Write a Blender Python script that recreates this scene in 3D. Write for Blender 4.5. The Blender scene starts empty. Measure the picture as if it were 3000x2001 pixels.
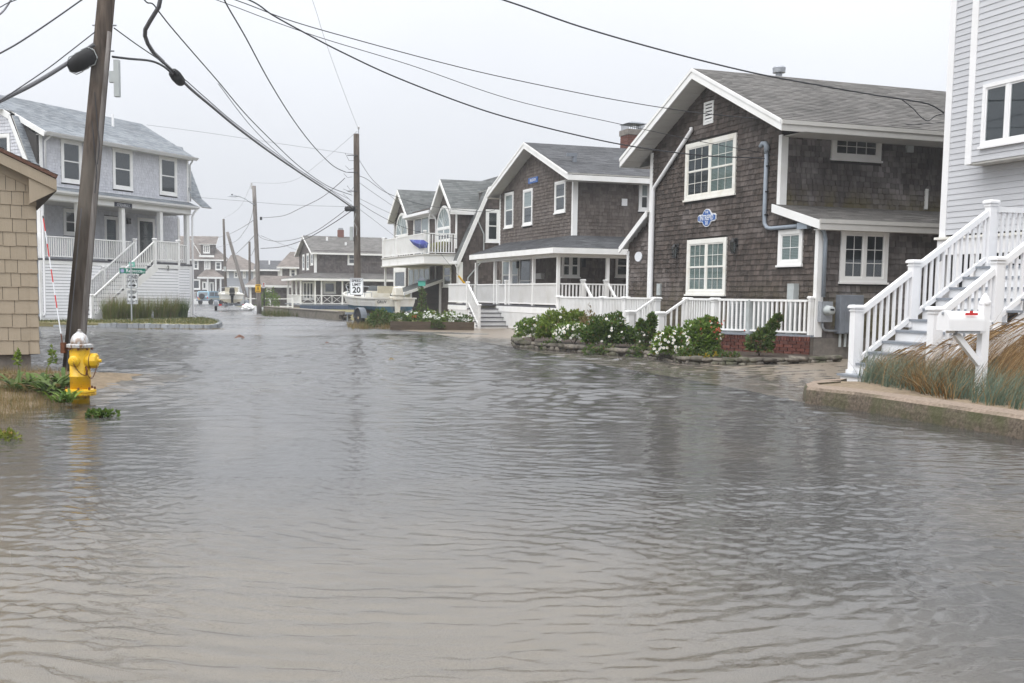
import bpy, bmesh, math, random
from math import sin, cos, pi, radians, atan2, sqrt
from mathutils import Vector, Matrix, noise
rnd = random.Random(11)
sc = bpy.context.scene
col = sc.collection
# ------------------------------------------------------------------ camera
F_PX, CX, CY = 3140., 1373., 1141.          # focal length and principal point, in pixels of the 3000 x 2001 photograph
PITCH, ROLL, EYE = radians(-5.1), radians(.66), 1.4
FW = Vector((0, cos(PITCH), sin(PITCH))); _u = Vector((0, -sin(PITCH), cos(PITCH))); _x = Vector((1, 0, 0))
RX = _x*cos(ROLL) + _u*sin(ROLL); UP = -_x*sin(ROLL) + _u*cos(ROLL)
O = Vector((0, 0, EYE))
cd = bpy.data.cameras.new('camera'); cam = bpy.data.objects.new('camera', cd); col.objects.link(cam)
cd.sensor_width = 36; cd.lens = F_PX/3000*36; cd.clip_start = .05; cd.clip_end = 2500
cd.shift_x = (1500-CX)/3000; cd.shift_y = (CY-1000.5)/3000
cam.matrix_world = Matrix(((RX.x, UP.x, -FW.x, O.x), (RX.y, UP.y, -FW.y, O.y), (RX.z, UP.z, -FW.z, O.z), (0, 0, 0, 1)))
sc.camera = cam
# ------------------------------------------------------------------ sky and sun (overcast)
SUN_AZ, SUN_EL = radians(222), radians(55)      # light comes from behind the camera's left shoulder
w = bpy.data.worlds.new('World'); sc.world = w; w.use_nodes = True
nt = w.node_tree; nt.nodes.clear()
def wn(t, **k):
    n = nt.nodes.new(t)
    for a, b in k.items(): setattr(n, a, b)
    return n
sky = wn('ShaderNodeTexSky', sky_type='NISHITA', sun_disc=False, sun_elevation=SUN_EL, sun_rotation=pi/2-SUN_AZ)
sky.dust_density = 6; sky.air_density = 1.0
tc = wn('ShaderNodeTexCoord'); sep = wn('ShaderNodeSeparateXYZ'); nt.links.new(tc.outputs['Generated'], sep.inputs[0])
rmp = wn('ShaderNodeMapRange'); rmp.inputs[1].default_value = 0; rmp.inputs[2].default_value = 1; rmp.inputs[3].default_value = 0; rmp.inputs[4].default_value = 1
pw = wn('ShaderNodeMath', operation='POWER'); pw.inputs[1].default_value = 1.5; nt.links.new(rmp.outputs[0], pw.inputs[0])
nt.links.new(sep.outputs[2], rmp.inputs[0])
mixg = wn('ShaderNodeMix', data_type='RGBA'); mixg.inputs[6].default_value = (4.5, 4.66, 4.98, 1); mixg.inputs[7].default_value = (15.4, 15.6, 16.0, 1)
nt.links.new(pw.outputs[0], mixg.inputs[0])
nz = wn('ShaderNodeTexNoise'); nz.inputs['Scale'].default_value = 2.2; nz.inputs['Detail'].default_value = 5
nt.links.new(tc.outputs['Generated'], nz.inputs['Vector'])
mr2 = wn('ShaderNodeMapRange'); mr2.inputs[1].default_value = .3; mr2.inputs[2].default_value = .7; mr2.inputs[3].default_value = .95; mr2.inputs[4].default_value = 1.04
nt.links.new(nz.outputs[0], mr2.inputs[0])
vs = wn('ShaderNodeVectorMath', operation='SCALE'); nt.links.new(mixg.outputs[2], vs.inputs[0]); nt.links.new(mr2.outputs[0], vs.inputs['Scale'])
mixs = wn('ShaderNodeMix', data_type='RGBA'); mixs.inputs[0].default_value = .04
nt.links.new(vs.outputs[0], mixs.inputs[6]); nt.links.new(sky.outputs[0], mixs.inputs[7])
bg = wn('ShaderNodeBackground'); bg.inputs[1].default_value = .11; nt.links.new(mixs.outputs[2], bg.inputs[0])
wo = wn('ShaderNodeOutputWorld'); nt.links.new(bg.outputs[0], wo.inputs[0])
sl = bpy.data.lights.new('sun', 'SUN'); sl.energy = 1.3; sl.angle = radians(50); sl.color = (1, .985, .96)
so = bpy.data.objects.new('sun', sl); col.objects.link(so); so.location = (-20, -20, 40)
sd = Vector((cos(SUN_AZ)*cos(SUN_EL), sin(SUN_AZ)*cos(SUN_EL), sin(SUN_EL)))
so.rotation_euler = sd.to_track_quat('Z', 'Y').to_euler()
vsn = sc.view_settings; vsn.view_transform = 'Standard'; vsn.look = 'None'; vsn.exposure = .68; vsn.gamma = 1; vsn.use_curve_mapping = False
sc.cycles.max_bounces = 7; sc.cycles.transparent_max_bounces = 12; sc.cycles.caustics_reflective = False; sc.cycles.caustics_refractive = False
# ------------------------------------------------------------------ pixel -> place
def ray(px, py): return FW + RX*((px-CX)/F_PX) - UP*((py-CY)/F_PX)
def gz(px, py, z=0.):
    d = ray(px, py); return O + d*((z-EYE)/d.z)
def atd(px, depth, z=0.):                      # the point at height z, at that depth, seen in column px
    py = 860.
    for _ in range(30):
        d = ray(px, py); P = O + d*(depth/d.dot(FW)); py += (P.z-z)*F_PX/depth
    P.z = z; return P
def proj(P):
    d = Vector(P)-O; k = d.dot(FW); return CX+F_PX*d.dot(RX)/k, CY-F_PX*d.dot(UP)/k
# ------------------------------------------------------------------ materials
MATS = {}
class NT:
    def __init__(s, name):
        s.m = bpy.data.materials.new(name); s.m.use_nodes = True; s.t = s.m.node_tree; s.t.nodes.clear()
        s.out = s.n('ShaderNodeOutputMaterial'); MATS[name] = s.m
    def n(s, t, **k):
        x = s.t.nodes.new(t)
        for a, b in k.items(): setattr(x, a, b)
        return x
    def l(s, a, b): s.t.links.new(a, b)
    def pos(s, scale=(1, 1, 1)):
        g = s.n('ShaderNodeNewGeometry'); mp = s.n('ShaderNodeMapping'); mp.inputs['Scale'].default_value = scale
        s.l(g.outputs['Position'], mp.inputs[0]); return mp.outputs[0]
    def noise(s, scale, detail=3, stretch=(1, 1, 1), rough=.55, vec=None):
        x = s.n('ShaderNodeTexNoise'); x.inputs['Scale'].default_value = scale; x.inputs['Detail'].default_value = detail; x.inputs['Roughness'].default_value = rough
        s.l(vec or s.pos(stretch), x.inputs['Vector']); return x.outputs[0]
    def mr(s, v, a, b, c, d):
        x = s.n('ShaderNodeMapRange')
        for i, q in enumerate((a, b, c, d)): x.inputs[i+1].default_value = q
        s.l(v, x.inputs[0]); return x.outputs[0]
    def mix(s, fac, a, b, blend='MIX'):
        x = s.n('ShaderNodeMix', data_type='RGBA', blend_type=blend)
        for i, q in ((0, fac), (6, a), (7, b)):
            if isinstance(q, (int, float)): x.inputs[i].default_value = q
            elif isinstance(q, (tuple, list)): x.inputs[i].default_value = (*q[:3], 1)
            else: s.l(q, x.inputs[i])
        return x.outputs[2]
    def math(s, op, a, b=0.):
        x = s.n('ShaderNodeMath', operation=op)
        for i, q in enumerate((a, b)):
            if isinstance(q, (int, float)): x.inputs[i].default_value = q
            else: s.l(q, x.inputs[i])
        return x.outputs[0]
    def rand(s):
        g = s.n('ShaderNodeNewGeometry'); o = s.n('ShaderNodeObjectInfo')
        return s.math('FRACT', s.math('ADD', g.outputs['Random Per Island'], o.outputs['Random']))
    def bsdf(s, color, rough=.8, bump=None, bd=.01, spec=.3, metal=0., trans=0.):
        b = s.n('ShaderNodeBsdfPrincipled')
        for nm, q in (('Base Color', color), ('Roughness', rough), ('Specular IOR Level', spec), ('Metallic', metal)):
            if isinstance(q, (int, float)): b.inputs[nm].default_value = q
            elif isinstance(q, (tuple, list)): b.inputs[nm].default_value = (*q[:3], 1)
            else: s.l(q, b.inputs[nm])
        if bump is not None:
            bp = s.n('ShaderNodeBump'); bp.inputs['Distance'].default_value = bd; bp.inputs['Strength'].default_value = 1
            s.l(bump, bp.inputs['Height']); s.l(bp.outputs[0], b.inputs['Normal'])
        s.l(b.outputs[0], s.out.inputs[0]); return b
def plain(name, c, rough=.7, var=.12, scale=6, stretch=(1, 1, 1), bump=.0, spec=.3, metal=0, rv=0., dirt=None, damt=.5, dscale=2.):
    t = NT(name)
    nz = t.noise(scale, 4, stretch)
    k = t.mr(nz, .25, .75, 1-var, 1+var)
    cc = t.mix(1, c, t.mix(0, (1, 1, 1), (1, 1, 1)), 'MULTIPLY')
    v = t.n('ShaderNodeVectorMath', operation='SCALE'); t.l(cc, v.inputs[0]); t.l(k, v.inputs['Scale']); c2 = v.outputs[0]
    if rv:
        v2 = t.n('ShaderNodeVectorMath', operation='SCALE'); t.l(c2, v2.inputs[0]); t.l(t.mr(t.rand(), 0, 1, 1-rv, 1+rv), v2.inputs['Scale']); c2 = v2.outputs[0]
    if dirt:
        dn = t.noise(dscale, 5, stretch); c2 = t.mix(t.mr(dn, .5, .72, 0, damt), c2, dirt)
    t.bsdf(c2, rough, nz if bump else None, bump, spec, metal); return t.m
def shingle_mat(name, a, b, light, moss=None, lightamt=.5, streak=.35, rough=.85, mossz=(0, 1), mossamt=.7):
    t = NT(name)
    c = t.mix(t.mr(t.rand(), 0, 1, 0, 1), a, b)
    st = t.noise(9, 4, (1, 1, .13))
    v = t.n('ShaderNodeVectorMath', operation='SCALE'); t.l(c, v.inputs[0]); t.l(t.mr(st, .25, .75, 1-streak, 1+streak), v.inputs['Scale'])
    big = t.noise(.55, 4, (1, 1, 1.3))
    c2 = t.mix(t.math('MULTIPLY', t.mr(big, .5, .68, 0, lightamt), t.mr(t.rand(), .1, .8, .3, 1)), v.outputs[0], light)
    if moss:
        g = t.n('ShaderNodeNewGeometry'); sp = t.n('ShaderNodeSeparateXYZ'); t.l(g.outputs['Position'], sp.inputs[0])
        mz = t.mr(sp.outputs[2], mossz[0], mossz[1], 1, 0)
        mn = t.mr(t.noise(2.1, 5, (1, 1, .5)), .4, .6, 0, 1)
        c2 = t.mix(t.math('MULTIPLY', t.math('MULTIPLY', mz, mn), mossamt), c2, moss)
    fine = t.noise(60, 3, (1, 1, .06))
    t.bsdf(c2, rough, fine, .004, .25); return t.m
M = MATS
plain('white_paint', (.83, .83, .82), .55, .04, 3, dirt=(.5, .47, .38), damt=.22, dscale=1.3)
plain('white_vinyl', (.82, .82, .83), .42, .02, 3, dirt=(.62, .6, .55), damt=.18, dscale=1.1)
plain('cream_paint', (.80, .79, .74), .55, .05, 4, dirt=(.45, .38, .22), damt=.3, dscale=3)
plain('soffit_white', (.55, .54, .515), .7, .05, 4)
plain('grey_tread', (.23, .25, .28), .5, .1, 8)
plain('dark_tread', (.09, .09, .1), .6, .1, 8)
plain('grey_clapboard', (.53, .54, .565), .6, .04, 2.5, (1, 1, 4), rv=.03)
plain('white_clapboard', (.86, .865, .885), .5, .03, 2.5, rv=.02, dirt=(.55, .53, .48), damt=.2, dscale=.9)
plain('dark_siding', (.045, .04, .038), .8, .25, 6, (1, 1, 6), rv=.2)
plain('house_core', (.05, .045, .042), .9, .1, 3)
shingle_mat('shingle_intrepid', (.048, .039, .034), (.10, .080, .069), (.24, .215, .205), (.145, .125, .05), .5, .32, mossz=(.3, 1.9), mossamt=.55)
shingle_mat('shingle_side_upper', (.060, .052, .049), (.115, .1, .095), (.30, .275, .275), (.12, .10, .035), .9, .36, mossz=(3.5, 4.15), mossamt=.8)
shingle_mat('shingle_side_lower', (.072, .064, .06), (.135, .118, .112), (.34, .315, .315), (.12, .105, .035), .9, .36, mossz=(.9, 1.75), mossamt=.75)
shingle_mat('shingle_freedom', (.082, .067, .058), (.145, .122, .108), (.19, .17, .163), None, .35, .3)
shingle_mat('shingle_gambrel', (.060, .047, .041), (.108, .088, .078), (.15, .13, .123), None, .3, .3)
shingle_mat('shingle_far', (.07, .059, .055), (.133, .113, .106), (.19, .176, .172), None, .4, .3)
shingle_mat('shingle_grey', (.52, .53, .57), (.61, .62, .665), (.64, .65, .69), None, .25, .06, .7)
shingle_mat('shingle_beige', (.355, .297, .222), (.385, .322, .243), (.37, .305, .23), None, .3, .07, .75)
def roof_mat(name, a, b, moss=None):
    t = NT(name); c = t.mix(t.rand(), a, b); g = t.noise(120, 2); v = t.n('ShaderNodeVectorMath', operation='SCALE'); t.l(c, v.inputs[0])
    t.l(t.mr(g, .3, .7, .7, 1.25), v.inputs['Scale']); big = t.noise(.6, 4); v2 = t.n('ShaderNodeVectorMath', operation='SCALE'); t.l(v.outputs[0], v2.inputs[0]); t.l(t.mr(big, .3, .7, .82, 1.15), v2.inputs['Scale'])
    t.bsdf(v2.outputs[0], .82, g, .003, .3); return t.m
roof_mat('roof_grey', (.11, .105, .099), (.19, .182, .173))
roof_mat('roof_dark', (.075, .077, .083), (.13, .134, .142))
roof_mat('roof_blue', (.19, .212, .235), (.31, .332, .355))
roof_mat('roof_green', (.09, .097, .096), (.15, .158, .156))
roof_mat('roof_brown', (.15, .128, .115), (.23, .2, .18))
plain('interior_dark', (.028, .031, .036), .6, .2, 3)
plain('curtain', (.42, .44, .44), .8, .12, 14, (1, 1, .05))
t = NT('blind'); ws = t.n('ShaderNodeTexWave', wave_type='BANDS', bands_direction='Z'); ws.inputs['Scale'].default_value = 9; t.l(t.pos(), ws.inputs[0])
t.bsdf(t.mix(t.mr(ws.outputs[1], .0, 1., .0, 1), (.14, .175, .16), (.34, .39, .365)), .6)
t = NT('glass'); fr = t.n('ShaderNodeFresnel'); gb_ = t.n('ShaderNodeNewGeometry'); t.l(t.mr(gb_.outputs['Backfacing'], 0, 1, 1.45, 1/1.45), fr.inputs[0]); tr = t.n('ShaderNodeBsdfTransparent'); tr.inputs[0].default_value = (.72, .78, .78, 1)
gl = t.n('ShaderNodeBsdfGlossy'); gl.inputs['Roughness'].default_value = .03; gl.inputs[0].default_value = (.9, .93, .96, 1); mx = t.n('ShaderNodeMixShader')
t.l(t.mr(fr.outputs[0], 0, 1, .05, .95), mx.inputs[0]); t.l(tr.outputs[0], mx.inputs[1]); t.l(gl.outputs[0], mx.inputs[2]); t.l(mx.outputs[0], t.out.inputs[0])
plain('galvanised', (.36, .38, .41), .45, .15, 20, spec=.5, metal=.4)
plain('conduit_grey', (.27, .31, .36), .5, .1, 10)
plain('panel_grey', (.20, .22, .25), .55, .1, 6, dirt=(.1, .09, .07), damt=.4)
plain('box_light', (.42, .45, .45), .5, .08, 6, dirt=(.2, .19, .15), damt=.35)
plain('black_metal', (.02, .02, .021), .4, .1, 10)
plain('dark_rubber', (.018, .018, .019), .7, .2, 12)
plain('cable_black', (.030, .031, .036), .55, .15, 20)
plain('cable_grey', (.13, .13, .14), .5, .1, 20)
plain('copper_brown', (.12, .06, .04), .7, .3, 20)
plain('brick_red', (.115, .04, .029), .8, .3, 22, rv=.3, dirt=(.09, .07, .06), damt=.5, dscale=6)
plain('mortar', (.16, .14, .12), .9, .2, 20)
plain('chimney_brick', (.15, .058, .042), .85, .3, 14, rv=.25)
plain('granite', (.26, .275, .29), .75, .35, 45, rv=.25, dirt=(.16, .16, .14), damt=.5, bump=.01)
plain('field_stone', (.115, .102, .085), .85, .45, 9, rv=.5, dirt=(.075, .085, .04), damt=.75, dscale=3, bump=.02)
plain('concrete_old', (.2, .18, .15), .85, .3, 7, dirt=(.09, .085, .06), damt=.7, dscale=1.5, bump=.01)
plain('concrete_block', (.205, .185, .165), .9, .25, 9, dirt=(.12, .11, .09), damt=.6, dscale=1.6, bump=.006)
plain('timber_old', (.085, .064, .045), .85, .35, 5, (1, 1, 6), bump=.01)
plain('mulch', (.055, .04, .03), .95, .4, 25, bump=.03)
plain('soil_sand', (.20, .155, .105), .95, .35, 14, dirt=(.13, .095, .06), damt=.7, dscale=2.5, bump=.02)
plain('lawn_soil', (.17, .15, .07), .95, .35, 10, bump=.02)
plain('stop_yellow', (.72, .41, .015), .45, .1, 6)
plain('sign_white', (.72, .74, .77), .35, .03, 5)
plain('sign_black', (.012, .012, .014), .5, .05, 5)
plain('sign_green', (.0, .165, .11), .35, .06, 5)
plain('sign_green_pale', (.10, .42, .33), .35, .06, 5)
plain('sign_blue', (.035, .115, .36), .4, .06, 8)
plain('sign_red', (.55, .03, .03), .5, .05, 5)
plain('navy_board', (.03, .035, .06), .5, .1, 5)
plain('blue_skirt', (.055, .085, .145), .6, .12, 4, rv=.12)
plain('lilac_seal', (.35, .36, .55), .5, .3, 60)
# leaves
def leaf_mat(name, a, b, dead=None, deadamt=0.12):
    t = NT(name); r = t.rand(); c = t.mix(r, a, b)
    if dead: c = t.mix(t.mr(r, 1-deadamt, 1-deadamt+.02, 0, 1), c, dead)
    b1 = t.n('ShaderNodeBsdfPrincipled'); t.l(c, b1.inputs['Base Color']); b1.inputs['Roughness'].default_value = .55; b1.inputs['Specular IOR Level'].default_value = .3
    tl = t.n('ShaderNodeBsdfTranslucent'); t.l(c, tl.inputs[0]); mx = t.n('ShaderNodeMixShader'); mx.inputs[0].default_value = .3
    t.l(b1.outputs[0], mx.inputs[1]); t.l(tl.outputs[0], mx.inputs[2]); t.l(mx.outputs[0], t.out.inputs[0]); return t.m
leaf_mat('leaf_dark', (.03, .068, .012), (.12, .19, .03), (.16, .09, .03), .06)
leaf_mat('leaf_mid', (.055, .115, .014), (.18, .27, .04), (.2, .13, .04), .05)
leaf_mat('leaf_lime', (.075, .14, .014), (.22, .28, .045), (.24, .16, .05), .06)
leaf_mat('leaf_weed', (.045, .09, .018), (.12, .17, .04), (.2, .14, .06), .08)
leaf_mat('ornamental', (.085, .115, .022), (.22, .25, .055), (.27, .2, .1), .14)
leaf_mat('beach_green', (.075, .11, .075), (.19, .245, .185), (.27, .19, .09), .16)
leaf_mat('beach_tan', (.12, .066, .022), (.30, .18, .075), (.42, .28, .13), .3)
leaf_mat('dry_grass', (.17, .12, .05), (.33, .25, .12), (.1, .11, .03), .2)
leaf_mat('turf', (.05, .075, .018), (.11, .135, .035), (.19, .15, .06), .2)
leaf_mat('goldenrod', (.42, .29, .02), (.62, .44, .03))
leaf_mat('vine', (.12, .15, .02), (.24, .26, .05), (.3, .2, .05), .1)
plain('petal', (.84, .84, .82), .6, .03, 10)
plain('daisy_eye', (.62, .38, .02), .7, .1, 10)
plain('bloom_red', (.45, .09, .05), .6, .2, 10)
plain('twig', (.075, .05, .035), .9, .2, 10)
# ------------------------------------------------------------------ mesh helpers
sc.cycles.use_denoising = True
class MB:
    """collects shapes; M maps the shapes' own axes into the owner's axes"""
    def __init__(s, M=None): s.v = []; s.f = []; s.M = M
    def add(s, vs, fs):
        o = len(s.v)
        s.v += [tuple(s.M @ Vector(q)) if s.M else tuple(q) for q in vs]; s.f += [tuple(o+i for i in q) for q in fs]; return s
    def box(s, a, b):
        x0, y0, z0 = a; x1, y1, z1 = b
        return s.add([(x0, y0, z0), (x1, y0, z0), (x1, y1, z0), (x0, y1, z0), (x0, y0, z1), (x1, y0, z1), (x1, y1, z1), (x0, y1, z1)],
                     [(0, 3, 2, 1), (4, 5, 6, 7), (0, 1, 5, 4), (1, 2, 6, 5), (2, 3, 7, 6), (3, 0, 4, 7)])
    def hexa(s, p):                                     # eight corners, bottom four then top four
        return s.add(p, [(0, 3, 2, 1), (4, 5, 6, 7), (0, 1, 5, 4), (1, 2, 6, 5), (2, 3, 7, 6), (3, 0, 4, 7)])
    def beam(s, p0, p1, wd, ht, up=(0, 0, 1)):
        p0, p1 = Vector(p0), Vector(p1); d = (p1-p0).normalized(); sd_ = d.cross(Vector(up))
        if sd_.length < 1e-4: sd_ = d.cross(Vector((1, 0, 0)))
        sd_.normalize(); u = sd_.cross(d)
        a, b = sd_*wd/2, u*ht/2
        return s.hexa([p0-a-b, p0+a-b, p1+a-b, p1-a-b, p0-a+b, p0+a+b, p1+a+b, p1-a+b])
    def tube(s, pts, r, n=6, cap=True):
        pts = [Vector(p) for p in pts]; rr = r if isinstance(r, (list, tuple)) else [r]*len(pts); vs = []; fs = []
        ref = None
        for i, p in enumerate(pts):
            d = (pts[min(i+1, len(pts)-1)]-pts[max(i-1, 0)]).normalized()
            a = d.orthogonal().normalized() if ref is None else (ref-d*ref.dot(d)).normalized()
            ref = a; b = d.cross(a)
            for k in range(n):
                t_ = 2*pi*k/n; vs.append(p+(a*cos(t_)+b*sin(t_))*rr[i])
        for i in range(len(pts)-1):
            for k in range(n): fs.append((i*n+k, i*n+(k+1) % n, (i+1)*n+(k+1) % n, (i+1)*n+k))
        if cap: fs.append(tuple(range(n-1, -1, -1))); fs.append(tuple((len(pts)-1)*n+k for k in range(n)))
        return s.add(vs, fs)
    def lathe(s, prof, c=(0, 0, 0), n=20, axis='z', wob=None):
        vs = []; fs = []; c = Vector(c)
        for i, (r, h) in enumerate(prof):
            for k in range(n):
                t_ = 2*pi*k/n; rr = r*(wob(t_, h) if wob else 1)
                q = {'z': Vector((rr*cos(t_), rr*sin(t_), h)), 'x': Vector((h, rr*cos(t_), rr*sin(t_))), 'y': Vector((rr*cos(t_), h, rr*sin(t_)))}[axis]
                vs.append(c+q)
        for i in range(len(prof)-1):
            for k in range(n): fs.append((i*n+k, i*n+(k+1) % n, (i+1)*n+(k+1) % n, (i+1)*n+k))
        fs.append(tuple(range(n-1, -1, -1))); fs.append(tuple((len(prof)-1)*n+k for k in range(n)))
        return s.add(vs, fs)
    def prism(s, poly, a, b, ax='y'):                  # polygon in the two other axes, extruded from a to b along ax
        n = len(poly)
        mk = {'y': lambda p, h: (p[0], h, p[1]), 'x': lambda p, h: (h, p[0], p[1]), 'z': lambda p, h: (p[0], p[1], h)}[ax]
        return s.add([mk(p, a) for p in poly]+[mk(p, b) for p in poly], [tuple(range(n-1, -1, -1)), tuple(range(n, 2*n))]+[(i, (i+1) % n, n+(i+1) % n, n+i) for i in range(n)])
    def quad(s, a, b, c, d): return s.add([a, b, c, d], [(0, 1, 2, 3)])
    def mesh(s, name, recalc=True, smooth=False, merge=False):
        me = bpy.data.meshes.new(name); me.from_pydata(s.v, [], s.f); me.validate(verbose=False)
        if recalc or merge:
            bm = bmesh.new(); bm.from_mesh(me)
            if merge: bmesh.ops.remove_doubles(bm, verts=bm.verts, dist=1e-4)
            if recalc: bmesh.ops.recalc_face_normals(bm, faces=bm.faces)
            bm.to_mesh(me); bm.free()
        if smooth:
            for p in me.polygons: p.use_smooth = True
        return me
    def build(s, name, m, parent=None, smooth=False, kind=None, label=None, recalc=True, merge=False, bevel=0):
        o = bpy.data.objects.new(name, s.mesh(name, recalc, smooth, merge)); col.objects.link(o)
        o.data.materials.append(MATS[m] if isinstance(m, str) else m)
        if parent is not None: o.parent = parent
        if kind: o['kind'] = kind
        if label: o['label'] = label
        if bevel:
            b = o.modifiers.new('bevel', 'BEVEL'); b.width = bevel; b.segments = 2; b.limit_method = 'ANGLE'
        return o
def tag(o, label, cat, group=None):
    o['label'] = label; o['category'] = cat
    if group: o['group'] = group
    return o
def thing(name, label, cat, loc=(0, 0, 0), rz=0., group=None):
    o = bpy.data.objects.new(name, None); col.objects.link(o); o.location = loc; o.rotation_euler = (0, 0, rz); o.empty_display_size = .3
    return tag(o, label, cat, group)
def copy_tree(o, parent=None):
    c = o.copy(); col.objects.link(c)
    if parent is not None: c.parent = parent
    for ch in o.children: copy_tree(ch, c)
    return c
UNIT = {}
def unit(name, m, build):                              # a mesh shared by alike pieces
    k = (name, m)
    if k not in UNIT:
        mb = MB(); build(mb); me = mb.mesh(name); me.materials.append(MATS[m]); UNIT[k] = me
    return UNIT[k]
def piece(name, me, parent, mat4):
    o = bpy.data.objects.new(name, me); col.objects.link(o); o.parent = parent; o.matrix_local = mat4; return o
def UBOX(m): return unit('unit_box', m, lambda b: b.box((-.5, -.5, 0), (.5, .5, 1)))
def TRS(loc, sx=1, sy=1, sz=1, rz=0.):
    return Matrix.Translation(loc) @ Matrix.Rotation(rz, 4, 'Z') @ Matrix.Diagonal((sx, sy, sz, 1))
def text_mesh(s, size, ext=.004, align='CENTER', sx=1., bold=0.):
    cu = bpy.data.curves.new('t', 'FONT'); cu.body = s; cu.size = size; cu.extrude = ext; cu.align_x = align; cu.align_y = 'CENTER'; cu.resolution_u = 3; cu.offset = bold
    o = bpy.data.objects.new('t', cu); col.objects.link(o); dg = bpy.context.evaluated_depsgraph_get(); me = bpy.data.meshes.new_from_object(o.evaluated_get(dg))
    bpy.data.objects.remove(o); bpy.data.curves.remove(cu)
    if sx != 1: me.transform(Matrix.Diagonal((sx, 1, 1, 1)))
    return me
def lettering(s, size, m, parent, M4, name='lettering', sx=1., bold=0., ext=.004):
    me = text_mesh(s, size, ext, sx=sx, bold=bold); me.materials.clear(); me.materials.append(MATS[m]); me.name = name
    return piece(name, me, parent, M4)
# ------------------------------------------------------------------ houses: frames and faces
class Frame:
    """a house's own axes: x and y on the ground, z up; knows where the photograph's pixels fall on its planes"""
    def __init__(s, o, deg):
        a = radians(deg); s.o = Vector(o); s.a = a; s.x = Vector((cos(a), sin(a), 0)); s.y = Vector((-sin(a), cos(a), 0))
    def loc(s, P): d = Vector(P)-s.o; return Vector((d.dot(s.x), d.dot(s.y), d.z))
    def w(s, p): return s.o+s.x*p[0]+s.y*p[1]+Vector((0, 0, p[2]))
    def on_y(s, px, py, y=0.):
        d = ray(px, py); return s.loc(O+d*((y-(O-s.o).dot(s.y))/d.dot(s.y)))
    def on_x(s, px, py, x=0.):
        d = ray(px, py); return s.loc(O+d*((x-(O-s.o).dot(s.x))/d.dot(s.x)))
    def on_z(s, px, py, z=0.): return s.loc(gz(px, py, z+s.o.z))
    def mw(s): return Matrix.Translation(s.o) @ Matrix.Rotation(s.a, 4, 'Z')
class Face:
    """a wall plane of a house: a along it, d out of it, z up"""
    def __init__(s, fr, axis, at, out):                # axis 'x': plane x = at, a runs along y; 'y': plane y = at, a runs along x
        s.fr = fr; s.axis = axis; s.at = at
        if axis == 'x': s.M = Matrix(((0, out, 0, at), (1, 0, 0, 0), (0, 0, 1, 0), (0, 0, 0, 1)))
        else: s.M = Matrix(((1, 0, 0, 0), (0, out, 0, at), (0, 0, 1, 0), (0, 0, 0, 1)))
    def uv(s, px, py):
        q = s.fr.on_x(px, py, s.at) if s.axis == 'x' else s.fr.on_y(px, py, s.at)
        return (q.y if s.axis == 'x' else q.x), q.z
    def rect(s, x0, y0, x1, y1):                       # top-left and bottom-right pixels
        a0, z1 = s.uv(x0, y0); a1, z0 = s.uv(x1, y1); return min(a0, a1), max(a0, a1), z0, z1
    def mb(s): return MB(s.M)
class Shingles:
    """one building's wall shingles: the 300 that show largest are pieces, the rest one joined part"""
    def __init__(s, parent, fr, m, limit=300): s.p = parent; s.fr = fr; s.m = m; s.rec = []; s.limit = limit
    def face(s, face, poly, holes=(), e=.13, w0=.09, w1=.22, d=0., thick=.028, even=False):
        zs = [p[1] for p in poly]; z = min(zs); row = 0; jit = random.Random(len(s.rec)+5)
        while z < max(zs)-.02:
            zm = min(z+e*.5, max(zs)-.005); xs = []
            n = len(poly)
            for i in range(n):
                (xa, za), (xb, zb) = poly[i], poly[(i+1) % n]
                if (za <= zm) != (zb <= zm): xs.append(xa+(xb-xa)*(zm-za)/(zb-za))
            xs.sort(); iv = [(xs[i], xs[i+1]) for i in range(0, len(xs)-1, 2)]
            for h in holes:
                if h[2] < zm < h[3]:
                    nv = []
                    for a, b in iv:
                        if h[0] > a: nv.append((a, min(b, h[0])))
                        if h[1] < b: nv.append((max(a, h[1]), b))
                    iv = [q for q in nv if q[1]-q[0] > .015]
            for a, b in iv:
                u = a-(jit.uniform(0, w1) if not even else (0 if row % 2 else w1/2))
                while u < b:
                    wd = jit.uniform(w0, w1) if not even else w1
                    u0, u1 = max(u, a), min(u+wd-.007, b)
                    if u1-u0 > .012: s.rec.append((face.M, u0, u1-u0, z+jit.uniform(-.006, .006)*(not even), e+.012, d+jit.uniform(0, .003), thick))
                    u += wd
            z += e; row += 1
    def finish(s, name='shingle'):
        W = s.fr.mw()
        def key(r):
            P = W @ (r[0] @ Vector((r[1]+r[2]/2, 0, r[3]))); x, y = proj(P)
            inside = (-60 < x < 3060) and (-60 < y < 2060)
            return -(r[2]*r[4]/(P-O).length_squared)*(1 if inside else 1e-4)*(1 if P.dot(FW) > 0 else 0)
        s.rec.sort(key=key); me = unit('shingle_wedge', s.m, lambda b: b.hexa([(0, 0, 0), (1, 0, 0), (1, 1, 0), (0, 1, 0), (0, 0, 1), (1, 0, 1), (1, .25, 1), (0, .25, 1)]))
        for M4, u, wd, z, h, d, th in s.rec[:s.limit]:
            piece(name, me, s.p, M4 @ Matrix.Translation((u, d, z)) @ Matrix.Diagonal((wd, th, h, 1)))
        mb = MB()
        for M4, u, wd, z, h, d, th in s.rec[s.limit:]:
            q = [(u, d, z), (u+wd, d, z), (u+wd, d+th, z), (u, d+th, z), (u, d, z+h), (u+wd, d, z+h), (u+wd, d+th*.25, z+h), (u, d+th*.25, z+h)]
            mb.add([M4 @ Vector(v) for v in q], [(2, 3, 7, 6), (0, 1, 2, 3), (1, 2, 6, 5), (3, 0, 4, 7)])
        if mb.v: mb.build('wall_shingles', s.m, s.p, kind='stuff', recalc=False)
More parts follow.
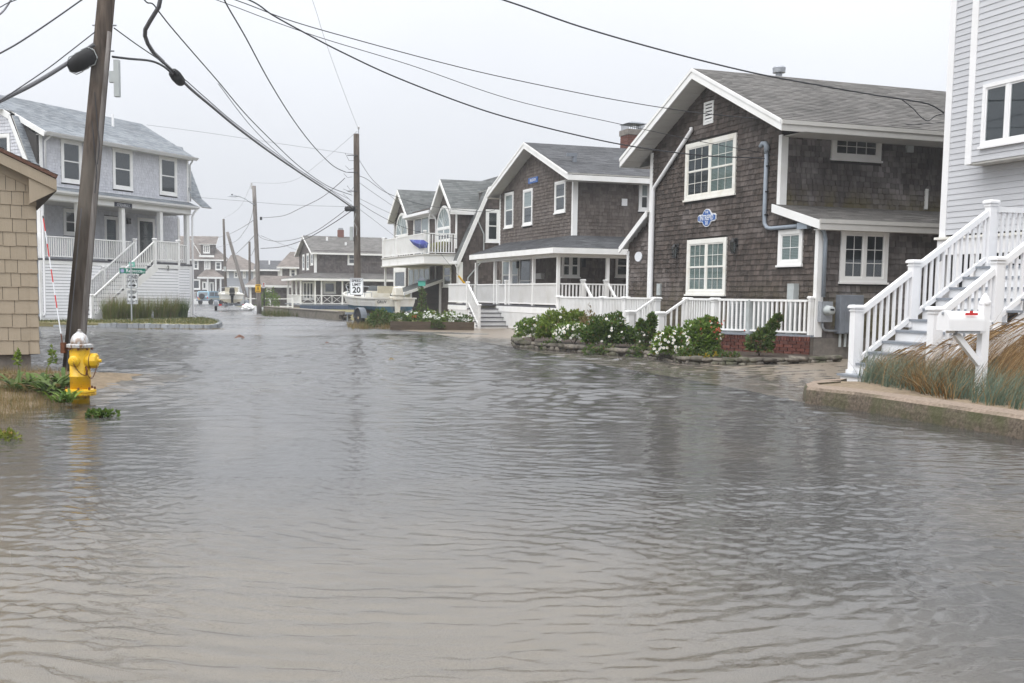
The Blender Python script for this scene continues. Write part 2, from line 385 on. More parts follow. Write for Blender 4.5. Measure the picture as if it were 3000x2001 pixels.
def boards(parent, face, a0, a1, z0, z1, e, m, name='clapboard', th=.014, holes=(), d=0., gap=0.):
    """horizontal boards, each a piece; holes cut them"""
    me = unit('board_wedge', m, lambda b: b.hexa([(0, 0, 0), (1, 0, 0), (1, 1, 0), (0, 1, 0), (0, 0, 1), (1, 0, 1), (1, .3, 1), (0, .3, 1)]))
    z = z0
    while z < z1-.01:
        h = min(e, z1-z); iv = [(a0(z+h/2) if callable(a0) else a0, a1(z+h/2) if callable(a1) else a1)]
        for hh in holes:
            if hh[2] < z+h/2 < hh[3]:
                nv = []
                for a, b in iv:
                    if hh[0] > a: nv.append((a, min(b, hh[0])))
                    if hh[1] < b: nv.append((max(a, hh[1]), b))
                iv = nv
        for a, b in iv:
            if b-a > .02: piece(name, me, parent, face.M @ Matrix.Translation((a, d, z)) @ Matrix.Diagonal((b-a, th, h+.004-gap, 1)))
        z += e
def trim(parent, face, a0, a1, z0, z1, name='trim_board', m='white_paint', d0=0., d1=.03, **k):
    return face.mb().box((a0, d0, z0), (a1, d1, z1)).build(name, m, parent, **k)
def window(parent, face, a0, a1, z0, z1, units=1, kind='hung', casing=.09, grid=(0, 0), back='interior_dark', m='white_paint', sill=True, d=0., half=None, top=None):
    """a window standing proud of the wall: casing and sashes, with each pane, muntin and blind as its pieces"""
    mb = face.mb(); c = casing
    mb.box((a0, d, z0), (a0+c, d+.045, z1)).box((a1-c, d, z0), (a1, d+.045, z1)).box((a0+c, d, z1-c), (a1-c, d+.047, z1)).box((a0+c, d, z0), (a1-c, d+.047, z0+c*.8))
    if sill: mb.box((a0-.03, d, z0-.045), (a1+.03, d+.075, z0))
    w = mb.build('window', m, parent)
    ua, ub, uz0, uz1 = a0+c, a1-c, z0+c*.8, z1-c; n = units; mw_ = .07 if n > 1 else 0; uw = (ub-ua-mw_*(n-1))/n
    bk = back if isinstance(back, (list, tuple)) else [back]*n
    for i in range(n):
        p0 = ua+i*(uw+mw_); p1 = p0+uw; s = .035; mid = (uz0+uz1)/2
        if i: face.mb().box((p0-mw_, d, uz0), (p0, d+.04, uz1)).build('mullion', m, w)
        if kind == 'hung': sl_ = [(uz0, mid+.012, .026), (mid-.012, uz1, .034)]
        else: sl_ = [(uz0, uz1, .03)]
        for j, (q0, q1, dd) in enumerate(sl_):
            sm = face.mb(); sm.box((p0, d+.006, q0), (p0+s, d+dd, q1)).box((p1-s, d+.006, q0), (p1, d+dd, q1)).box((p0+s, d+.006, q0), (p1-s, d+dd-.002, q0+s*1.2)).box((p0+s, d+.006, q1-s), (p1-s, d+dd-.002, q1))
            sm.build('sash', m, w)
            face.mb().quad((p0+s, d+dd-.01, q0+s), (p1-s, d+dd-.01, q0+s), (p1-s, d+dd-.01, q1-s), (p0+s, d+dd-.01, q1-s)).build('pane', 'glass', w, recalc=False)
            gx, gzz = grid; gm = face.mb(); tk = .007
            for k in range(1, gx): x = p0+s+(p1-p0-2*s)*k/gx; gm.box((x-tk, d+dd-.009, q0+s), (x+tk, d+dd-.003, q1-s))
            for k in range(1, gzz): zz = q0+s+(q1-q0-2*s)*k/gzz; gm.box((p0+s, d+dd-.0088, zz-tk), (p1-s, d+dd-.0032, zz+tk))
            if gm.v: gm.build('muntin', m, w)
            b = bk[i]
            if half is not None and j == 0: b = half
            face.mb().quad((p0+s*.5, d+.007+.004*j, q0+s*.5), (p1-s*.5, d+.007+.004*j, q0+s*.5), (p1-s*.5, d+.007+.004*j, q1-s*.5), (p0+s*.5, d+.007+.004*j, q1-s*.5)).build('blind' if b in ('blind', 'curtain') else 'dark_interior', b, w, recalc=False)
    return w
def hole(r, g=.02): return (r[0]-g, r[1]+g, r[2]-g-.04, r[3]+g)
def post(parent, p, h, wd=.11, m='white_paint', cap=True, name='post', base=False):
    x, y, z = p; mb = MB().box((x-wd/2, y-wd/2, z), (x+wd/2, y+wd/2, z+h))
    if cap:
        k = wd*.72; mb.box((x-k, y-k, z+h), (x+k, y+k, z+h+.03)); j = wd*.55; mb.hexa([(x-k, y-k, z+h+.03), (x+k, y-k, z+h+.03), (x+k, y+k, z+h+.03), (x-k, y+k, z+h+.03), (x-j, y-j, z+h+.055), (x+j, y-j, z+h+.055), (x+j, y+j, z+h+.055), (x-j, y+j, z+h+.055)])
        mb.box((x-wd*.6, y-wd*.6, z+h-.05), (x+wd*.6, y+wd*.6, z+h-.03))
    if base: mb.box((x-wd*.66, y-wd*.66, z), (x+wd*.66, y+wd*.66, z+.06))
    return mb.build(name, m, parent)
def railing(parent, p0, p1, h=.85, gap=.08, step=.11, bw=.032, m='white_paint', rw=.07, rh=.05, ends=(0, 1)):
    """a run of railing between two points at deck level; each baluster is a piece of it"""
    p0, p1 = Vector(p0), Vector(p1); d = p1-p0; L = Vector((d.x, d.y, 0)).length; mb = MB()
    mb.beam(p0+Vector((0, 0, h)), p1+Vector((0, 0, h)), rw, rh)
    r = mb.build('railing', m, parent); MB().beam(p0+Vector((0, 0, gap)), p1+Vector((0, 0, gap)), rw*.75, rh*.8).build('bottom_rail', m, r); me = UBOX(m); n = max(1, int(round(L/step))); a = atan2(d.y, d.x)
    for i in range(n):
        q = p0+d*((i+.5)/n); piece('baluster', me, r, TRS((q.x, q.y, q.z+gap), bw, bw, h-gap, a))
    return r
def roof_slab(parent, e0, e1, r1, r0, m, th=.06, ex=.14, tab=.3, under='soffit_white', name='roof', tabs=True, poly=None):
    """one roof slope: eave corners e0, e1 then ridge corners r1, r0; the shingle tabs are one joined piece of it"""
    e0, e1, r0, r1 = map(Vector, (e0, e1, r0, r1)); nrm = (e1-e0).cross(r0-e0).normalized()
    if nrm.z < 0: nrm = -nrm
    dn = -nrm*th
    o = MB().hexa([e0+dn, e1+dn, r1+dn, r0+dn, e0, e1, r1, r0]).build(name, under, parent)
    if tabs:
        mb = MB(); L = ((r0-e0).length+(r1-e1).length)/2; n = max(1, int(L/ex)); jit = random.Random(n*7+int(L*100))
        for i in range(n):
            t0, t1 = i/n, (i+1.06)/n; A0, B0 = e0.lerp(r0, t0), e1.lerp(r1, t0); A1, B1 = e0.lerp(r0, min(t1, 1)), e1.lerp(r1, min(t1, 1))
            wdt = (B0-A0).length
            if wdt < .05: continue
            u = -jit.random()*tab
            while u < wdt:
                k0, k1 = max(u, 0)/wdt, min(u+tab-.006, wdt)/wdt; u += tab*jit.uniform(.75, 1.25)
                if k1-k0 < .01/wdt: continue
                k1 = min(1, u/wdt-.006/wdt); lo = nrm*(.013+jit.uniform(0, .006)); hi = nrm*.004
                q = [A0.lerp(B0, k0), A0.lerp(B0, k1), A1.lerp(B1, k1), A1.lerp(B1, k0)]
                mb.add([q[0]+lo, q[1]+lo, q[2]+hi, q[3]+hi, q[0], q[1]], [(0, 1, 2, 3), (4, 5, 1, 0)])
        mb.build('roof_shingles', m, o, kind='stuff', recalc=False)
        MB().hexa([e0+nrm*.001, e1+nrm*.001, r1+nrm*.001, r0+nrm*.001, e0+nrm*.0035, e1+nrm*.0035, r1+nrm*.0035, r0+nrm*.0035]).build('underlay', m, o)
    return o
def path_tube(name, pts, r, m, label, cat, group=None, n=6):
    o = MB().tube(pts, r, n).build(name, m, smooth=True); return tag(o, label, cat, group)
def sag(p0, p1, s, n=24):
    p0, p1 = Vector(p0), Vector(p1); return [p0.lerp(p1, i/n)-Vector((0, 0, 4*s*(i/n)*(1-i/n))) for i in range(n+1)]
# ------------------------------------------------------------------ ground, road, water
t = NT('wet_asphalt')
pos = t.pos(); agg = t.noise(150, 2); mid = t.noise(1.3, 5); big = t.noise(.16, 4, (1, .6, 1))
g = t.n('ShaderNodeNewGeometry'); sp = t.n('ShaderNodeSeparateXYZ'); t.l(g.outputs['Position'], sp.inputs[0])
base = t.mix(t.mr(agg, .3, .7, 0, 1), (.048, .049, .053), (.135, .136, .142))
base = t.mix(t.mr(mid, .35, .7, 0, .35), base, (.085, .082, .078))
# sand washed over the asphalt, thickest where the near street dips
wx = t.math('ADD', sp.outputs[0], t.mr(big, 0, 1, -2.5, 2.5))
wy = t.math('ADD', sp.outputs[1], t.mr(mid, 0, 1, -1.5, 1.5))
s1 = t.math('MULTIPLY', t.mr(wx, .3, 2.4, 1, 0), t.mr(wy, 5.2, 8.6, 1, 0))
s2 = t.mr(t.noise(.5, 5, (1, .45, 1)), .52, .66, 0, .55)
sand = t.math('MAXIMUM', s1, t.math('MULTIPLY', s2, t.mr(sp.outputs[1], 9, 15, 1, .25)))
base = t.mix(t.math('MULTIPLY', sand, .85), base, t.mix(t.mr(agg, .3, .7, 0, 1), (.27, .225, .165), (.43, .37, .285)))
wet = t.mr(t.noise(.35, 4, (1, .4, 1)), .38, .62, .12, .30)
t.bsdf(base, wet, agg, .004, .8)
t = NT('driveway_concrete'); n1 = t.noise(70, 3); n2 = t.noise(.9, 5)
t.bsdf(t.mix(t.mr(n2, .3, .7, 0, 1), t.mix(n1, (.18, .145, .11), (.28, .225, .175)), (.23, .195, .155)), .3, n1, .004, .4)
t = NT('flood_water')
fine = t.noise(26, 3, (1, 1.4, 1), .6); fine2 = t.noise(9, 2, (1, 1.6, 1))
h = t.math('ADD', t.math('MULTIPLY', fine, .0014), t.math('MULTIPLY', fine2, .0012))
bp = t.n('ShaderNodeBump'); bp.inputs['Distance'].default_value = 1; bp.inputs['Strength'].default_value = 1; t.l(h, bp.inputs['Height'])
fr = t.n('ShaderNodeFresnel'); fr.inputs[0].default_value = 1.5; t.l(bp.outputs[0], fr.inputs['Normal'])
tr = t.n('ShaderNodeBsdfTransparent'); tr.inputs[0].default_value = (.90, .89, .86, 1)
df = t.n('ShaderNodeBsdfDiffuse'); df.inputs[0].default_value = (.38, .378, .37, 1)
m1 = t.n('ShaderNodeMixShader'); m1.inputs[0].default_value = .13; t.l(tr.outputs[0], m1.inputs[1]); t.l(df.outputs[0], m1.inputs[2])
gl = t.n('ShaderNodeBsdfGlossy'); gy_ = t.n('ShaderNodeNewGeometry'); sy_ = t.n('ShaderNodeSeparateXYZ'); t.l(gy_.outputs['Position'], sy_.inputs[0]); rg_ = t.math('MULTIPLY', t.mr(sy_.outputs[1], 4, 16, .06, .13), t.mr(t.noise(.42, 3, (1, .6, 1)), .42, .58, .55, 1.05)); t.l(rg_, gl.inputs['Roughness']); t.l(bp.outputs[0], gl.inputs['Normal'])
m2 = t.n('ShaderNodeMixShader'); t.l(fr.outputs[0], m2.inputs[0]); t.l(m1.outputs[0], m2.inputs[1]); t.l(gl.outputs[0], m2.inputs[2]); t.l(m2.outputs[0], t.out.inputs[0])

def smooth(a, b, x): k = min(1, max(0, (x-a)/(b-a))); return k*k*(3-2*k)
def far_z(y): return -.5*smooth(72, 150, y)
def road_z(x, y):
    n = noise.noise(Vector((x*.22, y*.16, 3.1)))
    return -.075*(1-smooth(29, 37.5, y+2.5*n))+.014*smooth(29, 37.5, y+2.5*n)+.012*noise.noise(Vector((x*.5, y*.4, .5)))*(1-smooth(33, 40, y))
def sheet(name, xs, ys, zf, m):
    mb = MB(); nx = len(xs)
    mb.v = [(x, y, zf(x, y)) for y in ys for x in xs]
    mb.f = [(j*nx+i, j*nx+i+1, (j+1)*nx+i+1, (j+1)*nx+i) for j in range(len(ys)-1) for i in range(nx-1)]
    o = mb.build(name, m, recalc=False); o['kind'] = 'structure'; return o
fr_ = lambda a, b, n: [a+(b-a)*i/n for i in range(n+1)]
GY = [(-60, -.2), (26, -.2), (38, -.012), (72, -.012), (90, -.08), (110, -.24), (130, -.4), (150, -.515), (700, -.6)]
sheet('ground', [-420, -60, -30, 0, 30, 60, 420], [a for a, b in GY], lambda x, y: dict(GY)[y], 'lawn_soil')
sheet('road', fr_(-34, 34, 136), fr_(-9, 45, 108), road_z, 'wet_asphalt')
def strip(name, pts, m, dz=0.):
    mb = MB()
    for (a, b) in pts: mb.v += [(a[0], a[1], far_z(a[1])+dz), (b[0], b[1], far_z(b[1])+dz)]
    mb.f = [(2*i, 2*i+1, 2*i+3, 2*i+2) for i in range(len(pts)-1)]
    o = mb.build(name, m, recalc=False); o['kind'] = 'structure'; return o
strip('street', [((-34, 44), (-1.5, 44)), ((-14, 50), (-4.4, 50)), ((-15.4, 56), (-6.9, 56)), ((-19.5, 72), (-11.8, 70)), ((-23, 84), (-16, 82)), ((-29, 104), (-21, 100)), ((-37, 128), (-27, 125)), ((-52, 165), (-37, 160))], 'wet_asphalt', .02)
DRV = [gz(1090, 962), gz(1250, 975), gz(1480, 1012), gz(1600, 1038), gz(1800, 1075), gz(2000, 1108), gz(2180, 1140), gz(2360, 1180)]
mb = MB(); ring = [(p.x, p.y) for p in DRV]+[(5.8, 13.2), (16, 13.2), (16, 44), (-3.2, 44.5)]
mb.add([(x, y, (-.008 if i < 9 else .06)+.02*smooth(30, 40, y)) for i, (x, y) in enumerate(ring)], [tuple(range(len(ring)))])
dv = mb.build('driveway', 'driveway_concrete', recalc=False); dv['kind'] = 'structure'
bm = bmesh.new(); bm.from_mesh(dv.data); bmesh.ops.triangulate(bm, faces=bm.faces); bmesh.ops.recalc_face_normals(bm, faces=bm.faces)
if sum(f.normal.z for f in bm.faces) < 0: bmesh.ops.reverse_faces(bm, faces=bm.faces)
bm.to_mesh(dv.data); bm.free()
import numpy as np
ng = np.random.default_rng(5)
def wave_field(X, Y):
    """ripples: trains of short waves in several directions, each strong in its own patches"""
    Z = np.zeros_like(X); wx_ = X+.35*np.sin(Y*.9+X*.4)+.2*np.sin(X*1.7-Y*.6+1); wy_ = Y+.3*np.sin(X*1.1+2)+.2*np.sin(Y*1.5+X*.7)
    def patch(k, lo):
        p = sum(np.sin(X*a+Y*b+c) for a, b, c in zip(ng.normal(0, k, 5), ng.normal(0, k, 5), ng.uniform(0, 6.28, 5)))/2.2
        return lo+(1-lo)/(1+np.exp(-2.2*p))
    far = np.clip((Y-9)/7, 0, 1); far = far*far*(3-2*far)
    for (ang, spread, l0, l1, slope, pk, lo, n, wn_, wf_) in ((104, 16, .10, .28, .075, .5, .2, 16, 1, 0), (58, 14, .065, .18, .105, .7, .06, 18, 1, 0), (138, 18, .07, .2, .10, .6, .06, 16, 1, 0), (95, 60, .4, 1.3, .016, .2, .5, 8, 1, .6), (90, 90, .045, .09, .085, .9, .15, 22, 1, 0), (90, 42, .24, .55, .135, .22, .55, 34, 0, 1)):
        A = patch(pk, lo)*(wn_*(1-far)+wf_*far); S = np.zeros_like(X)
        for _ in range(n):
            a = np.radians(ang+ng.normal(0, spread)); L = np.exp(ng.uniform(np.log(l0), np.log(l1))); k = 2*np.pi/L; ph = ng.uniform(0, 6.28); q = np.sin(k*(np.cos(a)*wx_+np.sin(a)*wy_)+ph)
            S += (slope/k*np.sqrt(2./n)*1.3)*(q+.25*(1-np.abs(q)))
        Z += A*S
    return Z*(1-.9*np.clip((Y-30)/8, 0, 1))
wv, wf = [], []
wst = ng.bit_generator.state
for (x0_, x1_, y0_, y1_, c_) in ((-4.6, 5.4, 2.2, 8, .022), (-8.6, 8.6, 8, 16, .036), (-33.5, 15.5, 16, 39.5, .09)):
    nx, ny = int((x1_-x0_)/c_), int((y1_-y0_)/c_); X, Y = np.meshgrid(np.linspace(x0_, x1_, nx+1), np.linspace(y0_, y1_, ny+1)); ng.bit_generator.state = wst; Z = wave_field(X, Y)
    ed = np.clip(np.minimum(X-x0_, x1_-X)/.4, 0, 1); Z = Z*ed-.0; base = sum(len(a) for a in wv); wv.append(np.stack([X.ravel(), Y.ravel(), Z.ravel()], 1)); I, J = np.meshgrid(np.arange(nx), np.arange(ny)); q = (J*(nx+1)+I).ravel()+base; wf.append(np.stack([q, q+1, q+nx+2, q+nx+1], 1))
for (x0_, x1_, y0_, y1_) in ((-33.5, 15.5, -8.8, 2.2), (-33.5, -4.6, 2.2, 8), (5.4, 15.5, 2.2, 8), (-33.5, -8.6, 8, 16), (8.6, 15.5, 8, 16)):
    base = sum(len(a) for a in wv); wv.append(np.array([(x0_, y0_, 0), (x1_, y0_, 0), (x1_, y1_, 0), (x0_, y1_, 0)], float)); wf.append(np.array([[base, base+1, base+2, base+3]]))
wv = np.concatenate(wv).astype(np.float32); wf = np.concatenate(wf).astype(np.int32); wme = bpy.data.meshes.new('flood_water'); wme.vertices.add(len(wv)); wme.vertices.foreach_set('co', wv.ravel()); wme.loops.add(wf.size); wme.loops.foreach_set('vertex_index', wf.ravel()); wme.polygons.add(len(wf)); wme.polygons.foreach_set('loop_start', np.arange(0, wf.size, 4, dtype=np.int32)); wme.polygons.foreach_set('loop_total', np.full(len(wf), 4, dtype=np.int32)); wme.polygons.foreach_set('use_smooth', np.ones(len(wf), dtype=bool)); wme.update(calc_edges=True); wme.materials.append(MATS['flood_water'])
wt = bpy.data.objects.new('flood_water', wme); col.objects.link(wt); wt['kind'] = 'structure'
# puddles standing on the far street
for i, (px, py, rx, ry) in enumerate([(700, 968, 1.6, .5), (845, 985, 2.6, .35), (1150, 1003, 2.2, .3)]):
    pass
# ------------------------------------------------------------------ kerbed island in front of the white-skirted house
def blades(mb, c, n, r, h0, h1, w0, w1, lean=(0, 0), spread=.5, segs=3, rr=None, z0=0., curl=.5):
    """grass-like blades from a round foot"""
    rr = rr or rnd
    for _ in range(n):
        a = rr.uniform(0, 2*pi); q = sqrt(rr.random())*r; x, y = c[0]+q*cos(a), c[1]+q*sin(a)
        h = rr.uniform(h0, h1); b = rr.uniform(0, 2*pi); sp_ = rr.random()*spread; dx, dy = cos(a)*sp_*.7+cos(b)*sp_*.3+lean[0], sin(a)*sp_*.7+sin(b)*sp_*.3+lean[1]
        wd = rr.uniform(w0, w1); ta = rr.uniform(0, pi); wx_, wy_ = cos(ta)*wd/2, sin(ta)*wd/2; vs = []
        for k in range(segs+1):
            s = k/segs; cx_, cy_ = x+dx*h*(s**(1+curl)), y+dy*h*(s**(1+curl)); cz = z0+h*(s-.35*min(1.2, (dx*dx+dy*dy))*s*s); tp = 1-.85*s
            vs += [(cx_-wx_*tp, cy_-wy_*tp, cz), (cx_+wx_*tp, cy_+wy_*tp, cz)]
        mb.add(vs, [(2*k, 2*k+1, 2*k+3, 2*k+2) for k in range(segs)])
isl = [gz(158, 958), gz(250, 959), gz(400, 961), gz(520, 963), gz(600, 965), gz(632, 963), gz(645, 956), gz(636, 948), gz(610, 942), gz(585, 938)]
ip = [Vector((p.x, p.y, 0)) for p in isl]
back = [Vector((-12.6, 49.5, 0)), Vector((-16.0, 43.5, 0)), Vector((-17.5, 41.2, 0))]
ib = MB(); ring = ip+back; nn = len(ring); ib.add([(p.x, p.y, .15) for p in ring]+[(p.x, p.y, -.1) for p in ring], [tuple(range(nn))]+[(i, (i+1) % nn, nn+(i+1) % nn, nn+i) for i in range(nn)])
isle = ib.build('grass_verge', 'lawn_soil'); isle['kind'] = 'structure'
gm = MB(); rr = random.Random(3)
from mathutils.geometry import intersect_point_tri_2d, tessellate_polygon
tris = tessellate_polygon([ring])
def in_ring(x, y): return any(intersect_point_tri_2d(Vector((x, y)), ring[a].xy, ring[b].xy, ring[c].xy) for a, b, c in tris)
cnt = 0
while cnt < 5200:
    x, y = rr.uniform(-17.5, -9), rr.uniform(40.2, 50)
    if in_ring(x, y): blades(gm, (x, y), 1, .02, .03, .10, .012, .025, spread=.8, segs=1, rr=rr, z0=.15); cnt += 1
go = gm.build('verge_grass', 'turf', recalc=False, kind='stuff'); tag(go, 'short patchy grass of the kerbed verge before the stairs', 'grass')
kb = thing('granite_kerb', 'granite block kerb edging the grass verge below the street signs', 'kerb', (ip[0].x, ip[0].y, 0))
pts = ip; dd = 0.; i = 0
seg = [(pts[k+1]-pts[k]).length for k in range(len(pts)-1)]; tot = sum(seg)
def along(s):
    for k, L in enumerate(seg):
        if s <= L or k == len(seg)-1: return pts[k].lerp(pts[k+1], s/L), (pts[k+1]-pts[k]).normalized()
        s -= L
s = 0.; jit = random.Random(5); gme = [unit('granite_block%d' % q, 'granite', lambda b, q=q: b.hexa([(-.5+.02*((q*3+i) % 3), -.5, 0) if i == 0 else p for i, p in enumerate([(-.5, -.5, 0), (.5, -.5, 0), (.5, .5, 0), (-.5, .5, 0), (-.48, -.45+.04*q, 1), (.49, -.47+.03*q, 1-.05*q), (.48, .5, 1), (-.49, .48, 1-.03*q)])])) for q in range(3)]
while s < tot-.05:
    L = jit.uniform(.17, .30) if jit.random() < .85 else .42
    p, d = along(min(s+L/2, tot)); nrm = Vector((d.y, -d.x, 0)); q = p+nrm*.02-Vector((kb.location.x, kb.location.y, 0))
    ht = .17+jit.uniform(-.012, .012) if s > 1.6 else .08
    piece('kerb_stone', gme[jit.randrange(3)], kb, TRS((q.x, q.y, -.02), L-.014, .16, ht+.02, atan2(d.y, d.x)+jit.uniform(-.03, .03))); s += L
# ------------------------------------------------------------------ concrete retaining wall and sandy bed on the right
wp = [gz(2480, 1148), gz(2420, 1152), gz(2375, 1159), gz(2354, 1170), gz(2362, 1182), gz(2420, 1191), gz(2500, 1201), gz(2700, 1236), gz(3000, 1287), gz(3500, 1375)]
wp = [Vector((p.x, p.y, 0)) for p in wp]
def off(pl, k):
    out = []
    for i, p in enumerate(pl):
        d = (pl[min(i+1, len(pl)-1)]-pl[max(i-1, 0)]).normalized(); out.append(p+Vector((-d.y, d.x, 0))*k)
    return out
def refine(pl, step):
    out = []
    for a, b in zip(pl, pl[1:]):
        n = max(1, int((b-a).length/step)); out += [a.lerp(b, k/n) for k in range(n)]
    return out+[pl[-1]]
wr = refine(wp, .1); c_ = gz(2400, 1168); wi = []
for p_, q_ in zip(wr, off(wr, .36)):
    far_ = smooth(.5, 1.6, (p_-wp[4]).length) if wr.index(p_) > 6 else 0.
    wi.append(p_.lerp(Vector((c_.x+.2, c_.y+.1, 0)), .45)*(1-far_)+q_*far_)
mb = MB(); n = len(wr); jit = random.Random(8)
for i in range(n):
    a, b = wr[i], wi[i]; th_ = .205+.03*min(1, i/n*2); nz_ = noise.noise(a*2.1)*.02; chip = .035*max(0, noise.noise(a*4+Vector((9, 0, 0)))-.25)
    o_ = (a-b).normalized()
    mb.v += [tuple(a+o_*(.03+nz_)+Vector((0, 0, -.2))), tuple(a+o_*(nz_+.02)+Vector((0, 0, .1))), tuple(a+o_*nz_+Vector((0, 0, th_-.035-chip*2))), tuple(a-o_*(.035+chip)+Vector((0, 0, th_-chip*.4))), tuple(b+Vector((0, 0, th_+.004))), tuple(b+Vector((0, 0, -.2)))]
for i in range(n-1):
    for k in range(5): mb.f.append((i*6+k, i*6+k+1, (i+1)*6+k+1, (i+1)*6+k))
mb.f += [(5, 4, 3, 2, 1, 0), tuple((n-1)*6+k for k in range(6))]
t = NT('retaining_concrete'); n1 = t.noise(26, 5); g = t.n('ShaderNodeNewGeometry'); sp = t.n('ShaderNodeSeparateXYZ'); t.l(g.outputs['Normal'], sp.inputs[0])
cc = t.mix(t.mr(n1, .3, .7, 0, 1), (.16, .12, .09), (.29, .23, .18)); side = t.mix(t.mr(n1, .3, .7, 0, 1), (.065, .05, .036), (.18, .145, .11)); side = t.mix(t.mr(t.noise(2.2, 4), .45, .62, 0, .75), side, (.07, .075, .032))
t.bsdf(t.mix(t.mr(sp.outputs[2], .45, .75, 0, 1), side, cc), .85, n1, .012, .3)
rw = mb.build('retaining_wall', 'retaining_concrete'); tag(rw, 'low weathered concrete retaining wall with mossy face beside the grey house stairs', 'wall')
bed = [wi[i] for i in range(0, n, 2)]+[Vector((14, 6.5, 0)), Vector((14, 15.6, 0)), Vector((6.6, 15.6, 0))]
bd = MB().add([(p.x, p.y, .195) for p in bed], [tuple(range(len(bed)))]).build('sand_bed', 'soil_sand', recalc=False); bd['kind'] = 'structure'
bm = bmesh.new(); bm.from_mesh(bd.data); bmesh.ops.triangulate(bm, faces=bm.faces); bmesh.ops.recalc_face_normals(bm, faces=bm.faces)
if sum(f.normal.z*f.calc_area() for f in bm.faces) < 0: bmesh.ops.reverse_faces(bm, faces=bm.faces)
bm.to_mesh(bd.data); bm.free()
# ------------------------------------------------------------------ sandy bank by the hydrant
def bank_z(x, y):
    # high at the left under the shed, falls into the water along a ragged line
    e = gz(30, 1246); e2 = gz(205, 1188); d = (e2-e); nrm = Vector((-d.y, d.x, 0)).normalized(); k = (Vector((x, y, 0))-e).dot(nrm)
    kk = min(k+.3*noise.noise(Vector((x*1.6, y*1.6, 4))), (-5.12-x+.25*noise.noise(Vector((x*2, y*2, 0))))*1.2, 18.0-y)
    return max(-.12, min(.13, -.012+.13*kk*.8))+.012*noise.noise(Vector((x*5, y*5, 1)))
sb0 = sheet('sand_bank', fr_(-13, -4.4, 86), fr_(9.5, 19, 95), bank_z, 'soil_sand')
bm = bmesh.new(); bm.from_mesh(sb0.data); bmesh.ops.delete(bm, geom=[f for f in bm.faces if max(v.co.z for v in f.verts) < -.045], context='FACES'); bm.to_mesh(sb0.data); bm.free()
# ------------------------------------------------------------------ brown shingled gable house with the blue name board
FI = Frame(gz(2385, 1055), 19.3)
hi = thing('shingled_gable_house', 'dark brown shingled gable house with a blue name board and white railings', 'house', FI.o, FI.a)
GF = Face(FI, 'x', 0., -1); SU = Face(FI, 'y', 1.5, -1); SL = Face(FI, 'y', 0., -1)
EZ, RZ, Y0, Y1, YM = 5.4, 7.24, 1.5, 7.72, 4.61           # eave and ridge heights, wall corners
ET = 5.40; sl_ = (RZ-ET)/(8.54-4.61)
wz = lambda y: RZ-.12-abs(y-YM)*sl_                        # underside of the roof over the gable wall
DEP = 9.5
MB().prism([(Y0+.02, .3), (Y1-.02, .3), (Y1-.02, wz(Y1)-.05), (YM, wz(YM)-.05), (Y0+.02, wz(Y0)-.05)], .012, DEP, 'x').build('wall', 'house_core', hi)
MB().prism([(.02, .3), (Y0+.1, .3), (Y0+.1, 3.42), (.02, 2.98)], .012, 5.5, 'x').build('lean_to_wall', 'house_core', hi)
MB().prism([(Y1-.1, .2), (9.2, .2), (9.2, 2.9), (Y1-.1, 3.7)], .10, 5.5, 'x').build('rear_wing_wall', 'house_core', hi)
MB().box((.0, -.02, -.1), (5.5, .0, .5)).build('foundation', 'concrete_block', hi); MB().box((-.02, .0, -.1), (.0, 9.2, .5)).build('foundation', 'concrete_block', hi)
# windows
W1 = GF.rect(2013, 425, 2156, 567); W1 = (W1[0], W1[1], 4.0, 5.50); W2 = GF.rect(2017, 706, 2127, 863); W2 = (W2[0], W2[1], 1.46, 2.92)
W3 = GF.rect(2285, 675, 2352, 775); W4 = SU.rect(2437, 372, 2578, 473); W4 = (W4[0], W4[1], W4[2], 5.36); W5 = SL.rect(2463, 671, 2595, 828)
window(hi, GF, *W1, 2, casing=.12, grid=(3, 2), back=['blind', 'interior_dark'], m='cream_paint')
window(hi, GF, *W2, 2, casing=.12, grid=(3, 2), back='blind', m='cream_paint')
window(hi, GF, *W3, 1, 'fixed', casing=.11, grid=(2, 2), back='blind')
window(hi, SU, *W4, 1, 'fixed', casing=.12, grid=(4, 2), back='interior_dark')
window(hi, SL, *W5, 2, 'fixed', casing=.11, grid=(2, 3), back='interior_dark')
VT = (4.48, 4.95, 5.9, 6.48)
# shingles
ss = Shingles(hi, FI, 'shingle_intrepid', 170); su_ = Shingles(hi, FI, 'shingle_side_upper', 60); sl2 = Shingles(hi, FI, 'shingle_side_lower', 70)
holes = [hole(W1), hole(W2), hole(W3), VT]
ss.face(GF, [(Y0, .5), (Y1, .5), (Y1, wz(Y1)), (YM, wz(YM)), (Y0, wz(Y0))], holes)
ss.face(GF, [(0, .5), (Y0, .5), (Y0, 3.42), (0, 2.98)], holes)
su_.face(SU, [(0, 3.3), (7.2, 3.3), (7.2, EZ), (0, EZ)], [hole(W4)])
sl2.face(SL, [(0, .5), (5.0, .5), (5.0, 3.0), (0, 3.0)], [hole(W5)], w0=.12, w1=.27)
RW = Face(FI, 'x', .09, -1)
ss.face(RW, [(Y1+.06, .4), (9.2, .4), (9.2, 2.92), (Y1+.06, 3.62)])
ss.finish(); su_.finish(); sl2.finish()
